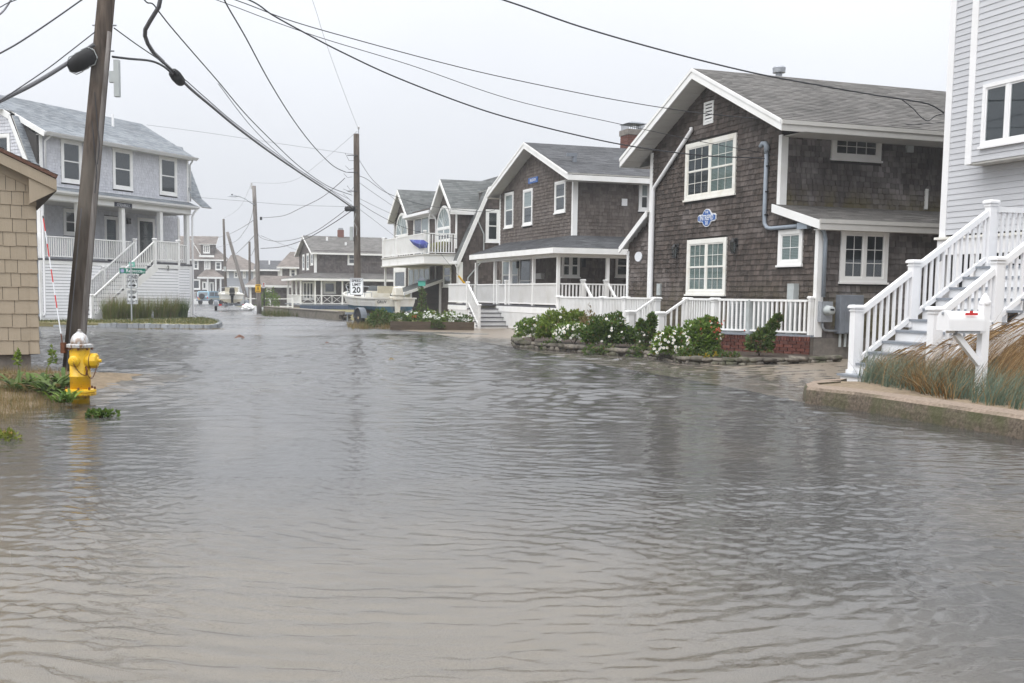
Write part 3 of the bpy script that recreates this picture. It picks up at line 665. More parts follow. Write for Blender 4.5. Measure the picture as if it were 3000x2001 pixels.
# roof
OV, EO = .6, 8.54-4.61                                     # rake overhang and eave half-span
for s_, nm in ((-1, 'r'), (1, 'l')):
    ye = YM+s_*EO; roof_slab(hi, (-OV, ye, ET), (DEP+.3, ye, ET), (DEP+.3, YM, RZ+.02), (-OV, YM, RZ+.02), 'roof_grey', th=.05, ex=.135)
    # rake board, soffit edge and cornice along the eave
    mb = MB(); mb.add([(-OV-.03, ye, ET-.02), (-OV-.03, YM, RZ), (-OV-.03, YM, RZ-.24), (-OV-.03, ye, ET-.25), (-OV, ye, ET-.02), (-OV, YM, RZ), (-OV, YM, RZ-.24), (-OV, ye, ET-.25)], [(0, 1, 2, 3), (7, 6, 5, 4), (0, 4, 5, 1), (3, 2, 6, 7), (0, 3, 7, 4), (1, 5, 6, 2)]); mb.build('rake_board', 'white_paint', hi)
    mb = MB(); mb.add([(-OV-.05, ye, ET+.01), (-OV-.05, YM, RZ+.025), (-OV-.05, YM, RZ-.06), (-OV-.05, ye, ET-.08), (-OV-.03, ye, ET+.01), (-OV-.03, YM, RZ+.025), (-OV-.03, YM, RZ-.06), (-OV-.03, ye, ET-.08)], [(0, 1, 2, 3), (7, 6, 5, 4), (0, 4, 5, 1), (3, 2, 6, 7), (0, 3, 7, 4), (1, 5, 6, 2)]); mb.build('rake_moulding', 'white_paint', hi)
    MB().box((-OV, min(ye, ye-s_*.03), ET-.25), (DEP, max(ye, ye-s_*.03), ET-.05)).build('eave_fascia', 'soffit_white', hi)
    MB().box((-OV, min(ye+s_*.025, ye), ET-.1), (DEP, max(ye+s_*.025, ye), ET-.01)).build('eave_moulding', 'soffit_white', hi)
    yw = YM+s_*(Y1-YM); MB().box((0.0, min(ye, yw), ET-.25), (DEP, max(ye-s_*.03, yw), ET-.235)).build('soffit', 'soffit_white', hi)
    k0, k1 = wz(yw), wz(YM)
    mb = MB(); zz = lambda y: RZ-.235-abs(y-YM)*sl_
    n_ = 14                                                 # beaded boards under the rake overhang, each one a piece
    for q in range(n_):
        ya, yb = YM+s_*EO*(q/n_), YM+s_*EO*((q+1)/n_-.004)
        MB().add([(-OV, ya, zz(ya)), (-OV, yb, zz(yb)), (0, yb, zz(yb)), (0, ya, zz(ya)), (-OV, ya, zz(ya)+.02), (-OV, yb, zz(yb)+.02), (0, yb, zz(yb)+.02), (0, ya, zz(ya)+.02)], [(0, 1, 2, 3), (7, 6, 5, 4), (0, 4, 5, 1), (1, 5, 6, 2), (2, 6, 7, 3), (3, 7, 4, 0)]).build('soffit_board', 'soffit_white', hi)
roof_slab(hi, (-.16, -.26, 3.10), (6, -.26, 3.10), (6, 1.52, 3.58), (-.16, 1.52, 3.58), 'roof_grey', th=.04, ex=.12)
mb = MB(); mb.add([(-.19, -.26, 3.10), (-.19, 1.56, 3.59), (-.19, 1.56, 3.40), (-.19, -.26, 2.91), (-.15, -.26, 3.10), (-.15, 1.56, 3.59), (-.15, 1.56, 3.40), (-.15, -.26, 2.91)], [(0, 1, 2, 3), (7, 6, 5, 4), (0, 4, 5, 1), (3, 2, 6, 7), (0, 3, 7, 4), (1, 5, 6, 2)]).build('rake_board', 'white_paint', hi)
MB().box((-.21, -.30, 3.04), (6, -.265, 3.13)).build('eave_moulding', 'soffit_white', hi); MB().box((-.19, -.285, 2.90), (6, -.25, 3.035)).build('eave_fascia', 'soffit_white', hi); MB().box((-.15, -.25, 2.90), (6, 0, 2.92)).build('soffit', 'soffit_white', hi)
roof_slab(hi, (-.12, 9.42, 2.86), (5.5, 9.42, 2.86), (5.5, 7.74, 3.86), (-.12, 7.74, 3.86), 'roof_grey', th=.04, ex=.12)
MB().add([(-.15, 9.42, 2.87), (-.15, 7.74, 3.87), (-.15, 7.74, 3.69), (-.15, 9.42, 2.69), (-.11, 9.42, 2.87), (-.11, 7.74, 3.87), (-.11, 7.74, 3.69), (-.11, 9.42, 2.69)], [(0, 1, 2, 3), (7, 6, 5, 4), (0, 4, 5, 1), (3, 2, 6, 7), (0, 3, 7, 4), (1, 5, 6, 2)]).build('rake_board', 'white_paint', hi)
# corner boards
for a, z0, z1, fa, fb in ((0., .54, 2.93, GF, SL), (Y0, 3.5, 5.0, GF, SU)):
    pass
MB().box((-.035, -.035, .52), (.0, .085, 2.93)).build('corner_board', 'white_paint', hi); MB().box((.0, -.035, .52), (.15, .0, 2.93)).build('corner_board', 'white_paint', hi)
MB().box((-.035, Y0-.035, 3.5), (.0, Y0+.09, 5.2)).build('corner_board', 'white_paint', hi); MB().box((.0, Y0-.035, 3.52), (.15, Y0, 5.16)).build('corner_board', 'white_paint', hi)
MB().box((-.04, Y1-.1, .5), (.0, Y1+.05, 5.5)).build('corner_board', 'white_paint', hi); MB().box((.04, 9.12, .4), (.09, 9.24, 2.75)).build('corner_board', 'white_paint', hi)
# attic vent with louvres
v = MB(GF.M).box((4.48, 0, 5.9), (4.54, .04, 6.48)).box((4.89, 0, 5.9), (4.95, .04, 6.48)).box((4.54, 0, 6.42), (4.89, .042, 6.48)).box((4.54, 0, 5.9), (4.89, .042, 5.96)).build('attic_vent', 'white_paint', hi)
MB(GF.M).box((4.54, 0, 5.96), (4.89, .006, 6.42)).build('vent_backing', 'interior_dark', v)
for q in range(5):
    z = 5.975+q*.09; MB(GF.M).hexa([(4.54, .035, z), (4.89, .035, z), (4.89, .03, z-.005), (4.54, .03, z-.005), (4.54, .012, z+.06), (4.89, .012, z+.06), (4.89, .007, z+.055), (4.54, .007, z+.055)]).build('louvre', 'white_paint', v)
# name board: cross of a bar and a disc, white rim, lettering THE / INTREPID / 30
def board_shape(a, z, sx, k):                              # outline of the board
    pts = []
    for q in range(48):
        th = 2*pi*q/48; rx = .44*sx-k; rz = .1*sx-k; R_ = .235*sx-k
        c_, s_ = cos(th), sin(th); rect = min(rx/max(abs(c_), 1e-6), rz/max(abs(s_), 1e-6)); pts.append((a+c_*max(rect*(1 if abs(s_) > .02 else 1), R_), z+s_*max(rect, R_)))
    return pts
na, nz_ = 4.62, 3.46
nb = MB(GF.M).prism(board_shape(na, nz_, 1, 0), .02, .05).build('name_board', 'sign_white', hi); MB(GF.M).prism(board_shape(na, nz_, 1, .022), .05, .055).build('board_face', 'sign_blue', nb)
TM = lambda a, z, d=.056: Matrix.Translation((-d, a, z)) @ Matrix(((0, 0, -1, 0), (-1, 0, 0, 0), (0, 1, 0, 0), (0, 0, 0, 1)))
lettering('INTREPID', .2, 'sign_white', nb, TM(na, nz_), sx=.78, bold=.002); lettering('THE', .10, 'sign_white', nb, TM(na, nz_+.145)); lettering('30', .15, 'sign_white', nb, TM(na, nz_-.14))
ov = MB(RW.M).prism([(8.52+.22*cos(2*pi*q/28), 2.56+.145*sin(2*pi*q/28)) for q in range(28)], .02, .045).build('oval_plaque', 'sign_white', hi)
# lanterns
for px, py in ((1987, 735), (2160, 720)):
    a, z = GF.uv(px, py); l = MB(GF.M).box((a-.06, .016, z-.02), (a+.06, .03, z+.2)).box((a-.015, .03, z+.13), (a+.015, .1, z+.16)).build('lantern', 'black_metal', hi)
    MB().lathe([(.02, .19), (.09, .11), (.1, .09), (.02, .09)], (-.12, a, z), 6).build('lantern_roof', 'black_metal', l)
    MB().lathe([(.055, -.17), (.085, .09)], (-.12, a, z), 6).build('lantern_glass', 'glass', l)
    for q in range(6): MB().beam((-.12+.057*cos(q*pi/3), a+.057*sin(q*pi/3), z-.17), (-.12+.088*cos(q*pi/3), a+.088*sin(q*pi/3), z+.09), .012, .012).build('lantern_bar', 'black_metal', l)
    MB().lathe([(.07, -.2), (.06, -.165)], (-.12, a, z), 6).build('lantern_base', 'black_metal', l)
# white drain pipe bending down the gable
MB().tube([(-.075, 5.5, 5.9), (-.08, 5.47, 5.84), (-.085, 7.40, 4.50), (-.085, 7.45, 4.40), (-.085, 7.45, 1.36), (-.085, 7.45, .6)], .055, 10).build('drain_pipe', 'white_vinyl', hi, smooth=True)
# grey electric service: mast, bend, box, meter and panel
mb = MB().tube([(-.09, 1.98, 4.86), (-.09, 1.98, 3.4), (-.09, 1.96, 3.16), (-.09, 1.86, 3.06), (-.09, 1.7, 3.03), (-.09, .7, 3.03)], .047, 10); cn = mb.build('service_conduit', 'conduit_grey', hi, smooth=True)
MB().tube([(-.09, 1.98, 4.84), (-.09, 1.98, 4.98), (-.10, 2.02, 5.05), (-.13, 2.10, 5.06), (-.15, 2.16, 4.98)], [.062, .066, .066, .062, .05], 10).build('weather_head', 'conduit_grey', cn, smooth=True)
for z in (3.9, 4.5, 3.35): MB().box((-.12, 1.915, z), (-.02, 2.045, z+.03)).build('pipe_strap', 'black_metal', cn)
MB().box((-.15, .25, 2.95), (-.03, .62, 3.1)).build('conduit_box', 'conduit_grey', cn)
MB().tube([(-.09, .3, 3.03), (-.09, .05, 3.03), (-.05, -.08, 2.97), (.05, -.1, 2.86), (.1, -.1, 2.7), (.1, -.1, 1.42)], .045, 10).build('service_conduit', 'conduit_grey', hi, smooth=True)
mt = MB().box((.02, -.16, .86), (.32, -.02, 1.32)).build('meter_box', 'galvanised', hi); MB().lathe([(.115, 0), (.115, -.05), (.10, -.07), (.1, -.16), (.085, -.18), (0.01, -.182)], (.17, -.16, 1.12), 20, 'y').build('meter_dome', 'box_light', mt, smooth=True)
MB().box((.12, -.347, 1.12), (.22, -.340, 1.16)).build('meter_dial', 'sign_black', mt)
MB().tube([(.12, -.09, .86), (.12, -.09, .76), (.18, -.09, .68), (.3, -.09, .66), (.52, -.09, .66)], .028, 8).build('service_conduit', 'galvanised', hi, smooth=True)
pb = MB().box((.5, -.2, .6), (1.13, -.02, 1.47)).build('panel_box', 'panel_grey', hi, bevel=.008); MB().box((.63, -.212, .63), (1.1, -.2, 1.4)).build('panel_door', 'panel_grey', pb); MB().box((.80, -.217, 1.19), (.88, -.213, 1.26)).build('panel_label', 'sign_white', pb)
for x in (.6, .74, .86): MB().tube([(x, -.1, .6), (x, -.1, .3)], .03, 8).build('panel_conduit', 'box_light', pb)
MB().box((-.07, 6.95, 1.42), (-.02, 7.15, 1.75)).build('disconnect_box', 'box_light', hi)
MB().lathe([(.09, 6.9), (.09, 7.55), (.17, 7.55), (.18, 7.68), (.15, 7.72), (.02, 7.73)], (2.6, 5.45, 0), 16).build('flue_pipe', 'galvanised', hi, smooth=False)
MB().box((3.55, 1.42, 4.98), (3.75, 1.5, 5.14)).build('eave_light', 'box_light', hi)
MB().box((4.2, 1.44, 3.62), (4.28, 1.5, 4.12)).build('end_trim', 'white_paint', hi)
# porch deck, brick base, railings and steps
XR = -1.12; DZ = .56
dk = MB().prism([(XR-.06, 2.0), (XR-.06, 11.7), (.0, 11.7), (.0, .0), (-.12, .0)], DZ-.05, DZ, 'z').build('porch_deck', 'grey_tread', hi)
bk = MB().prism([(XR+.02, 2.0), (XR+.02, 3.4), (.0, 3.4), (-.0, .02), (-.1, .02)], .0, DZ-.05, 'z').build('brick_base', 'mortar', hi)
bu = unit('brick', 'brick_red', lambda b: b.box((0, -.05, 0), (1, .0, 1)))
A_, B_ = Vector((-.12, .0, 0)), Vector((XR, 2.0, 0)); C_ = Vector((XR, 3.45, 0))
for P, Q in ((A_, B_), (B_, C_)):
    L = (Q-P).length; ang = atan2(Q.y-P.y, Q.x-P.x)+pi
    for c_ in range(6):
        u = 0 if c_ % 2 else -.1
        solid = c_ == 5
        while u < L:
            u0, u1 = max(u, 0), min(u+(.066 if solid else .2), L)
            if u1-u0 > .02:
                q = P.lerp(Q, u1/L); nrm = Vector((Q.y-P.y, -(Q.x-P.x), 0)).normalized()*(-1)
                piece('brick', bu, bk, Matrix.Translation((q.x, q.y, .03+c_*.078)) @ Matrix.Rotation(ang, 4, 'Z') @ Matrix.Diagonal((u1-u0-.01, -.6 if False else .6, .068 if not solid else .1, 1)))
            u += .07 if solid else .21
skirt = Face(FI, 'x', XR+.05, -1)
PY = [2.38, 3.64, 5.24, 7.0, 8.44, 11.58]
for y in PY: post(hi, (XR, y, 0.0), 1.32, .15)
post(hi, (-.1, .06, DZ), .82, .09)
railing(hi, (-.14, .12, DZ), (XR+.03, 2.3, DZ), .77, .06, .118, .045)
railing(hi, (XR, 2.45, DZ), (XR, 3.56, DZ), .77, .06, .115, .045)
for a, b in ((5.32, 6.92), (7.08, 8.36), (8.52, 11.5)): railing(hi, (XR, a, .12), (XR, b, .12), 1.21, .06, .1, .045)
XS = -1.9
for y in (3.64, 5.24): post(hi, (XS, y, 0), .96, .15); railing(hi, (XS+.07, y, .06), (XR-.07, y, .47), .85, .10, .15, .04)
for q in range(2): MB().box((XR-.06-.3*(q+1), 3.73, 0), (XR-.06-.3*q, 5.15, DZ-.05-.17*(q+1))).build('step', 'timber_old', hi)
# air conditioner behind the railing and a light grey duct cover
ac = MB().box((-.78, 1.45, DZ), (-.2, 2.35, DZ+.78)).build('condenser', 'box_light', hi)
for q in range(11): MB().box((-.795, 1.6, DZ+.1+q*.055), (-.78, 2.2, DZ+.115+q*.055)).build('condenser_slat', 'panel_grey', ac)
MB().box((-.17, .62, DZ), (-.02, .86, 1.72)).build('line_cover', 'box_light', hi)
# ------------------------------------------------------------------ shingled house with wrap-around porch (blue FREEDOM board)
def gable_boards(parent, x0, ya, za, yb, zb, hgt, th=.03, name='rake_board', m='white_paint'):
    """a sloping board in the plane x = x0, from (ya, za) to (yb, zb), hgt deep below that line"""
    q = [(x0-th, ya, za-hgt), (x0, ya, za-hgt), (x0, yb, zb-hgt), (x0-th, yb, zb-hgt), (x0-th, ya, za), (x0, ya, za), (x0, yb, zb), (x0-th, yb, zb)]
    return MB().hexa(q).build(name, m, parent)
FF = Frame(gz(1632, 980), 18.9)
hf = thing('porch_house', 'brown shingled house with a white-railed wrap-around porch and small blue board', 'house', FF.o, FF.a)
X0, Y0f = 1.3, 1.7
GFf = Face(FF, 'x', X0, -1); SFf = Face(FF, 'y', Y0f, -1)
yl = FF.on_x(1465, 700, X0).y; zt = FF.on_x(1678, 520, X0).z
ap = FF.on_x(1538, 418, X0-.5); lt = FF.on_x(1428, 563, X0-.5); rt = FF.on_x(1663, 510, X0-.5)
ym = (lt.y+rt.y)/2; ez = (lt.z+rt.z)/2; rz = ap.z; half = (lt.y-rt.y)/2; slp = (rz-ez)/half
wzf = lambda y: rz-.12-abs(y-ym)*slp
D2 = 7.0
MB().prism([(Y0f+.02, .2), (yl-.02, .2), (yl-.02, wzf(yl)-.05), (ym, wzf(ym)-.05), (Y0f+.02, wzf(Y0f)-.05)], X0+.012, X0+D2, 'x').build('wall', 'house_core', hf)
zj = FF.on_x(1673, 690, X0).z                            # where the porch roof meets the wall
dz = FF.on_x(1500, 893, 0).z                            # porch deck height
we = FF.on_x(1632, 740, -.3).z                          # underside of porch eave
wins = [GFf.rect(1481, 567, 1505, 665), GFf.rect(1535, 557, 1561, 657), GFf.rect(1628, 534, 1658, 620)]
for k, r_ in enumerate(wins): window(hf, GFf, *r_, 1, casing=.09, back='interior_dark' if k == 2 else 'curtain', half='interior_dark')
sw = SFf.rect(1872, 532, 1903, 618); window(hf, SFf, *sw, 1, casing=.1, back='curtain', half='interior_dark')
pw = [GFf.rect(1474, 762, 1498, 850), GFf.rect(1499, 761, 1520, 850)]
for r_ in pw: window(hf, GFf, *r_, 1, casing=.06, back='curtain', half='interior_dark', sill=False)
dr = GFf.rect(1524, 753, 1558, 880); dr = (dr[0], dr[1], dz, dr[3])
d_ = GFf.mb().box((dr[0], 0, dr[2]), (dr[0]+.1, .04, dr[3])).box((dr[1]-.1, 0, dr[2]), (dr[1], .04, dr[3])).box((dr[0]+.1, 0, dr[3]-.1), (dr[1]-.1, .042, dr[3])).build('door', 'white_paint', hf)
GFf.mb().box((dr[0]+.1, .0, dr[2]), (dr[1]-.1, .012, dr[3]-.1)).build('door_leaf', 'interior_dark', d_); GFf.mb().quad((dr[0]+.16, .02, dr[2]+.2), (dr[1]-.16, .02, dr[2]+.2), (dr[1]-.16, .02, dr[3]-.16), (dr[0]+.16, .02, dr[3]-.16)).build('pane', 'glass', d_, recalc=False)
GFf.mb().box((dr[0]+.1, .02, dr[2]+.95), (dr[1]-.1, .03, dr[2]+1.0)).build('door_rail', 'white_paint', d_)
p1 = SFf.rect(1646, 743, 1697, 812); window(hf, SFf, *p1, 2, casing=.06); p2 = SFf.rect(1803, 745, 1848, 812); window(hf, SFf, *p2, 1, casing=.07)
ss = Shingles(hf, FF, 'shingle_freedom')
hl = [hole(q) for q in wins+pw]+[dr]
ss.face(GFf, [(Y0f, dz), (yl, dz), (yl, wzf(yl)), (ym, wzf(ym)), (Y0f, wzf(Y0f))], hl, e=.13)
ss.face(SFf, [(X0, dz), (X0+D2, dz), (X0+D2, ez), (X0, ez)], [hole(sw), hole(p1), hole(p2)], e=.13)
ss.finish()
for s_ in (-1, 1):
    ye = ym+s_*half
    roof_slab(hf, (X0-.5, ye, ez+.02), (X0+D2, ye, ez+.02), (X0+D2, ym, rz+.02), (X0-.5, ym, rz+.02), 'roof_dark', th=.05, ex=.14)
    gable_boards(hf, X0-.5, ye, ez, ym, rz, .22); gable_boards(hf, X0-.53, ye, ez+.02, ym, rz+.02, .08, .02, 'rake_moulding')
    MB().hexa([(X0-.5, ye, ez-.23), (X0, ye, ez-.23), (X0, ym, rz-.23), (X0-.5, ym, rz-.23), (X0-.5, ye, ez-.21), (X0, ye, ez-.21), (X0, ym, rz-.21), (X0-.5, ym, rz-.21)]).build('soffit', 'soffit_white', hf)
    MB().box((X0-.5, min(ye, ye+s_*.03), ez-.24), (X0+D2, max(ye, ye+s_*.03), ez-.05)).build('eave_fascia', 'white_paint', hf); yw = ym+s_*(yl-Y0f)/2
    MB().box((X0-.5, min(ye, yw), ez-.25), (X0+D2, max(ye, yw), ez-.235)).build('soffit', 'soffit_white', hf)
MB().box((X0-.035, Y0f-.035, zj-.1), (X0, Y0f+.09, ez-.2)).build('corner_board', 'white_paint', hf); MB().box((X0, Y0f-.035, zj-.1), (X0+.16, Y0f, ez-.2)).build('corner_board', 'white_paint', hf); MB().box((X0-.035, yl-.09, zj-.2), (X0, yl+.04, wzf(yl))).build('corner_board', 'white_paint', hf)
fb = GFf.mb(); a_, z_ = GFf.uv(1564, 528); fbo = GFf.mb().box((a_-.5, .02, z_-.11), (a_+.5, .045, z_+.11)).build('name_board', 'sign_blue', hf)
lettering('FREEDOM', .16, 'sign_white', fbo, Matrix.Translation((X0-.048, a_, z_)) @ Matrix(((0, 0, -1, 0), (-1, 0, 0, 0), (0, 1, 0, 0), (0, 0, 0, 1))), sx=.9)
a_, z_ = SFf.uv(1828, 592); SFf.mb().box((a_-.11, 0, z_-.14), (a_+.11, .06, z_+.12)).build('dryer_vent', 'white_vinyl', hf)
# roof gear
q = FF.on_y(1683, 490, Y0f+1.0); MB().box((q.x-.22, q.y-.16, q.z-.12), (q.x+.22, q.y+.1, q.z-.06)).build('vent_flashing', 'white_paint', hf); MB().box((q.x-.07, q.y-.05, q.z-.12), (q.x+.07, q.y+.05, q.z+.42)).box((q.x-.32, q.y-.06, q.z+.4), (q.x+.08, q.y+.06, q.z+.52)).build('bent_vent', 'panel_grey', hf)
c0 = FF.on_y(1833, 430, ym+.3); ch = MB().box((c0.x, ym+.1, rz-.4), (c0.x+.78, ym+.78, rz+.62)).build('chimney', 'mortar', hf)
bk2 = unit('chimney_brick', 'chimney_brick', lambda b: b.box((0, 0, 0), (1, 1, 1)))
for k in range(13):
    for fx, n_ in (('f', 4), ('s', 4)):
        for j in range(n_):
            o_ = (0 if k % 2 else .095); u0 = max(0, j*.19-o_+.0); u1 = min(.78 if fx == 'f' else .68, (j+1)*.19-o_+(.19 if j == n_-1 else 0)-.012)
            if u1-u0 < .03: continue
            if fx == 'f': piece('brick', bk2, ch, Matrix.Translation((c0.x+u0, ym+.085, rz-.36+k*.075)) @ Matrix.Diagonal((u1-u0, .02, .062, 1)))
            else: piece('brick', bk2, ch, Matrix.Translation((c0.x-.015, ym+.1+u0, rz-.36+k*.075)) @ Matrix.Diagonal((.02, u1-u0, .062, 1)))
MB().box((c0.x-.05, ym+.05, rz+.62), (c0.x+.83, ym+.83, rz+.84)).build('chimney_cap', 'concrete_block', ch); MB().hexa([(c0.x-.06, ym+.04, rz+1.08), (c0.x+.84, ym+.04, rz+1.08), (c0.x+.84, ym+.84, rz+1.08), (c0.x-.06, ym+.84, rz+1.08), (c0.x+.2, ym+.2, rz+1.16), (c0.x+.6, ym+.2, rz+1.16), (c0.x+.6, ym+.6, rz+1.16), (c0.x+.2, ym+.6, rz+1.16)]).build('spark_cover', 'panel_grey', ch)
mb = MB()
for i in range(9):
    for (xx, yy) in ((c0.x+.02+i*.09, ym+.12), (c0.x+.02, ym+.12+i*.08), (c0.x+.74, ym+.12+i*.08)): mb.box((xx-.008, yy-.008, rz+.84), (xx+.008, yy+.008, rz+1.08))
mb.build('spark_screen', 'panel_grey', ch)
# porch: hip roof round two sides, posts, deck, skirt, railings
yP = FF.on_x(1380, 745, -.3).y                          # far end of the porch
e0, jz = we+.19, zj
roof_slab(hf, (-.35, yP, e0), (-.35, -.35, e0), (X0, Y0f, jz), (X0, yP, jz), 'roof_dark', th=.03, ex=.12, name='porch_roof')
roof_slab(hf, (-.35, -.35, e0), (X0+D2, -.35, e0), (X0+D2, Y0f, jz), (X0, Y0f, jz), 'roof_dark', th=.03, ex=.12, name='porch_roof')
MB().box((-.38, -.38, e0-.2), (-.35, yP, e0-.01)).build('porch_fascia', 'white_paint', hf); MB().box((-.35, -.38, e0-.2), (X0+D2, -.35, e0-.01)).build('porch_fascia', 'white_paint', hf)
MB().box((-.05, -.05, e0-.32), (.07, yP, e0-.2)).build('porch_beam', 'white_paint', hf); MB().box((.07, -.05, e0-.32), (X0+D2, .07, e0-.2)).build('porch_beam', 'white_paint', hf)
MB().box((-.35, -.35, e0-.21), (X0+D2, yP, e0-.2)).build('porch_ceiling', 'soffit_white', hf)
MB().box((-.05, -.05, dz-.06), (X0+D2, yP, dz)).build('porch_deck', 'dark_tread', hf)
PYs = [FF.on_x(p, 800, 0).y for p in (1632, 1563, 1495, 1450, 1395)]; PYs[0] = .02
for y in PYs: post(hf, (0.01, y, dz), e0-.32-dz, .11, cap=False)
for p in (1780,): x = FF.on_y(p, 800, 0).x; post(hf, (x, 0.01, dz), e0-.32-dz, .11, cap=False)
rh_ = .80
for a, b in zip(PYs, PYs[1:]):
    if b < 7.2 or True: railing(hf, (0, a+.06, dz), (0, b-.06, dz), rh_, .07, .10, .035)
xr = FF.on_y(1838, 828, 0).x
xs_ = [0.06, FF.on_y(1708, 820, 0).x, FF.on_y(1775, 820, 0).x, xr+.6]
for a, b in zip(xs_, xs_[1:]): railing(hf, (a+.04, 0, dz), (b-.04, 0, dz), rh_, .07, .13, .045)
for p in (1708, 1775): post(hf, (FF.on_y(p, 820, 0).x, 0, dz), rh_+.12, .12)
for p in (1711, 1780):
    x = FF.on_y(p, 820, 0).x; MB().beam((x, -.05, dz+rh_+.02), (x+.12, -1.3, .62), .08, .06).build('stair_rail', 'white_paint', hf)
MB().box((-.08, -.02, dz-.28), (-.05, yP, dz-.06)).build('skirt_board', 'white_paint', hf); MB().box((-.05, -.08, dz-.28), (X0+D2, -.05, dz-.06)).build('skirt_board', 'white_paint', hf)
me = UBOX('white_paint'); n_ = int(yP/.13)
sk = MB().box((-.045, 0, .06), (-.035, yP, .12)).box((-.045, 0, dz-.32), (-.035, yP, dz-.28)).build('skirt_frame', 'white_paint', hf)
for k in range(n_): piece('skirt_slat', me, sk, TRS((-.055, .06+k*yP/n_, .08), .02, .085, dz-.36))
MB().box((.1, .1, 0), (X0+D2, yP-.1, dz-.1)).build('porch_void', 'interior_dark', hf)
# front steps at the far end
sa = FF.on_x(1500, 940, -.05).y; sb = sa+1.75; n_ = 6; rs = dz/n_; run = .27; xw0, xw1 = -1.3, -.08
yt = sb
MB().box((xw0, yt, dz-.06), (xw1, yP, dz)).build('landing', 'dark_tread', hf)
sk2 = MB().box((xw0-.02, yt, dz-.25), (xw0, yP, dz-.06)).build('skirt_board', 'white_paint', hf)
for k in range(int((yP-yt)/.13)): piece('skirt_slat', me, sk2, TRS((xw0-.0, yt+.06+k*.13, .08), .02, .085, dz-.33))
for k in range(n_):
    z = dz-rs*k; y = yt-run*k
    MB().box((xw0, y-run*(1), 0), (xw1, y-run*.0-.004, z-rs-.035)).build('riser', 'white_paint', hf); MB().box((xw0-.03, y-run-.03, z-rs-.035), (xw1+.03, y-.004, z-rs)).build('tread', 'dark_tread', hf) if k < n_-1 else None
post(hf, (xw0, yt, dz-.2), 1.05, .1); post(hf, (xw0, yt-run*n_+.2, 0), .95, .1)
railing(hf, (xw0, yt-.05, dz-.02), (xw0, yt-run*n_+.25, .1), .80, .1, .14, .035); railing(hf, (xw0, yt+.05, dz), (xw0, yP-.05, dz), .8, .07, .1, .035); railing(hf, (xw0, yP, dz), (0, yP, dz), .8, .07, .1, .035)
for p in (1461, 1486): post(hf, (-.02, FF.on_x(p, 820, 0).y, dz), rh_+.12, .12)
a_, z_ = GFf.uv(1588, 810); GFf.mb().hexa([(a_-.28, 0, z_-.1), (a_+.28, 0, z_-.1), (a_+.28, .15, z_-.1), (a_-.28, .15, z_-.1), (a_-.33, 0, z_+.12), (a_+.33, 0, z_+.12), (a_+.33, .2, z_+.12), (a_-.33, .2, z_+.12)]).build('wall_planter', 'soffit_white', hf)
for face, px, py in ((GFf, 1521, 775), (SFf, 1708, 770)):
    a_, z_ = face.uv(px, py); face.mb().box((a_-.06, .0, z_-.16), (a_+.06, .12, z_+.14)).build('wall_lantern', 'black_metal', hf)
# ------------------------------------------------------------------ gambrel house with balcony and two arched windows
FG = Frame(atd(1345, 54), 19.0)
hg = thing('gambrel_house', 'shingled gambrel house with twin arched dormer windows and a white balcony', 'house', FG.o, FG.a)
GS = Face(FG, 'x', 0., -1); GE = Face(FG, 'y', 0., -1)
ZB, ZK, XK, LEN = 3.08, 6.62, 1.42, 12.7                  # foot and knee of the steep slope
RZg, XM = 8.0, 4.2
MB().prism([(.02, .0), (.02, ZB), (XK, ZK-.1), (XM, RZg-.12), (2*XM-XK, ZK-.1), (2*XM-.02, ZB), (2*XM-.02, 0)], .014, LEN, 'y').build('wall', 'house_core', hg)
sg = Shingles(hg, FG, 'shingle_gambrel')
aw = GS.rect(1282, 607, 1321, 706); aw2 = GS.rect(1161, 628, 1196, 700); dw = GS.rect(1213, 633, 1259, 752); w1 = GS.rect(1300, 776, 1323, 840); sd_ = GS.rect(1198, 785, 1260, 845); dd_ = GS.rect(1155, 785, 1190, 850)
a1 = FG.on_x(1296, 524, -.35); l1 = FG.on_x(1263, 606, -.35); r1 = FG.on_x(1326, 604, -.35); a2 = FG.on_x(1170, 553, -.35); l2 = FG.on_x(1142, 631, -.35); r2 = FG.on_x(1195, 618, -.35)
d1 = (.55, 3.75, 2.15, 7.25, 5.88); d2 = (8.75, 12.45, 10.55, 7.45, 6.05)     # y0, y1, apex y, apex z, eave z
sg.face(GS, [(0, .1), (LEN, .1), (LEN, ZB+.0), (0, ZB+.0)], [hole(w1), hole(sd_), hole(dd_)], e=.14)
for (y0, y1, yc, za, ze) in (d1, d2):
    sg.face(GS, [(y0, ZB), (y1, ZB), (y1, ze), (yc, za-.15), (y0, ze)], [hole(aw), hole(aw2)], e=.14)
    MB().prism([(y0+.02, ZB), (y1-.02, ZB), (y1-.02, ze-.05), (yc, za-.2), (y0+.02, ze-.05)], .014, 3.2, 'x').build('dormer_wall', 'house_core', hg)
sg.face(GS, [(d1[1], ZB), (d2[0], ZB), (d2[0], 5.95), (d1[1], 5.95)], [hole(dw)], e=.14)
MB().box((.014, d1[1]-.1, ZB), (3, d2[0]+.1, 5.95)).build('dormer_wall', 'house_core', hg)
ew = GE.rect(1423, 613, 1463, 710)
sg.face(GE, [(0, .1), (5, .1), (5, 7.6), (XM, RZg-.1), (XK, ZK-.05), (0, ZB)], [hole(ew)], e=.14)
DS = Face(FG, 'y', d1[0], -1); sg.face(DS, [(0, ZB+.2), (1.6, ZB+3.3), (1.6, 5.8), (0, 5.8)], e=.14)
sg.finish()
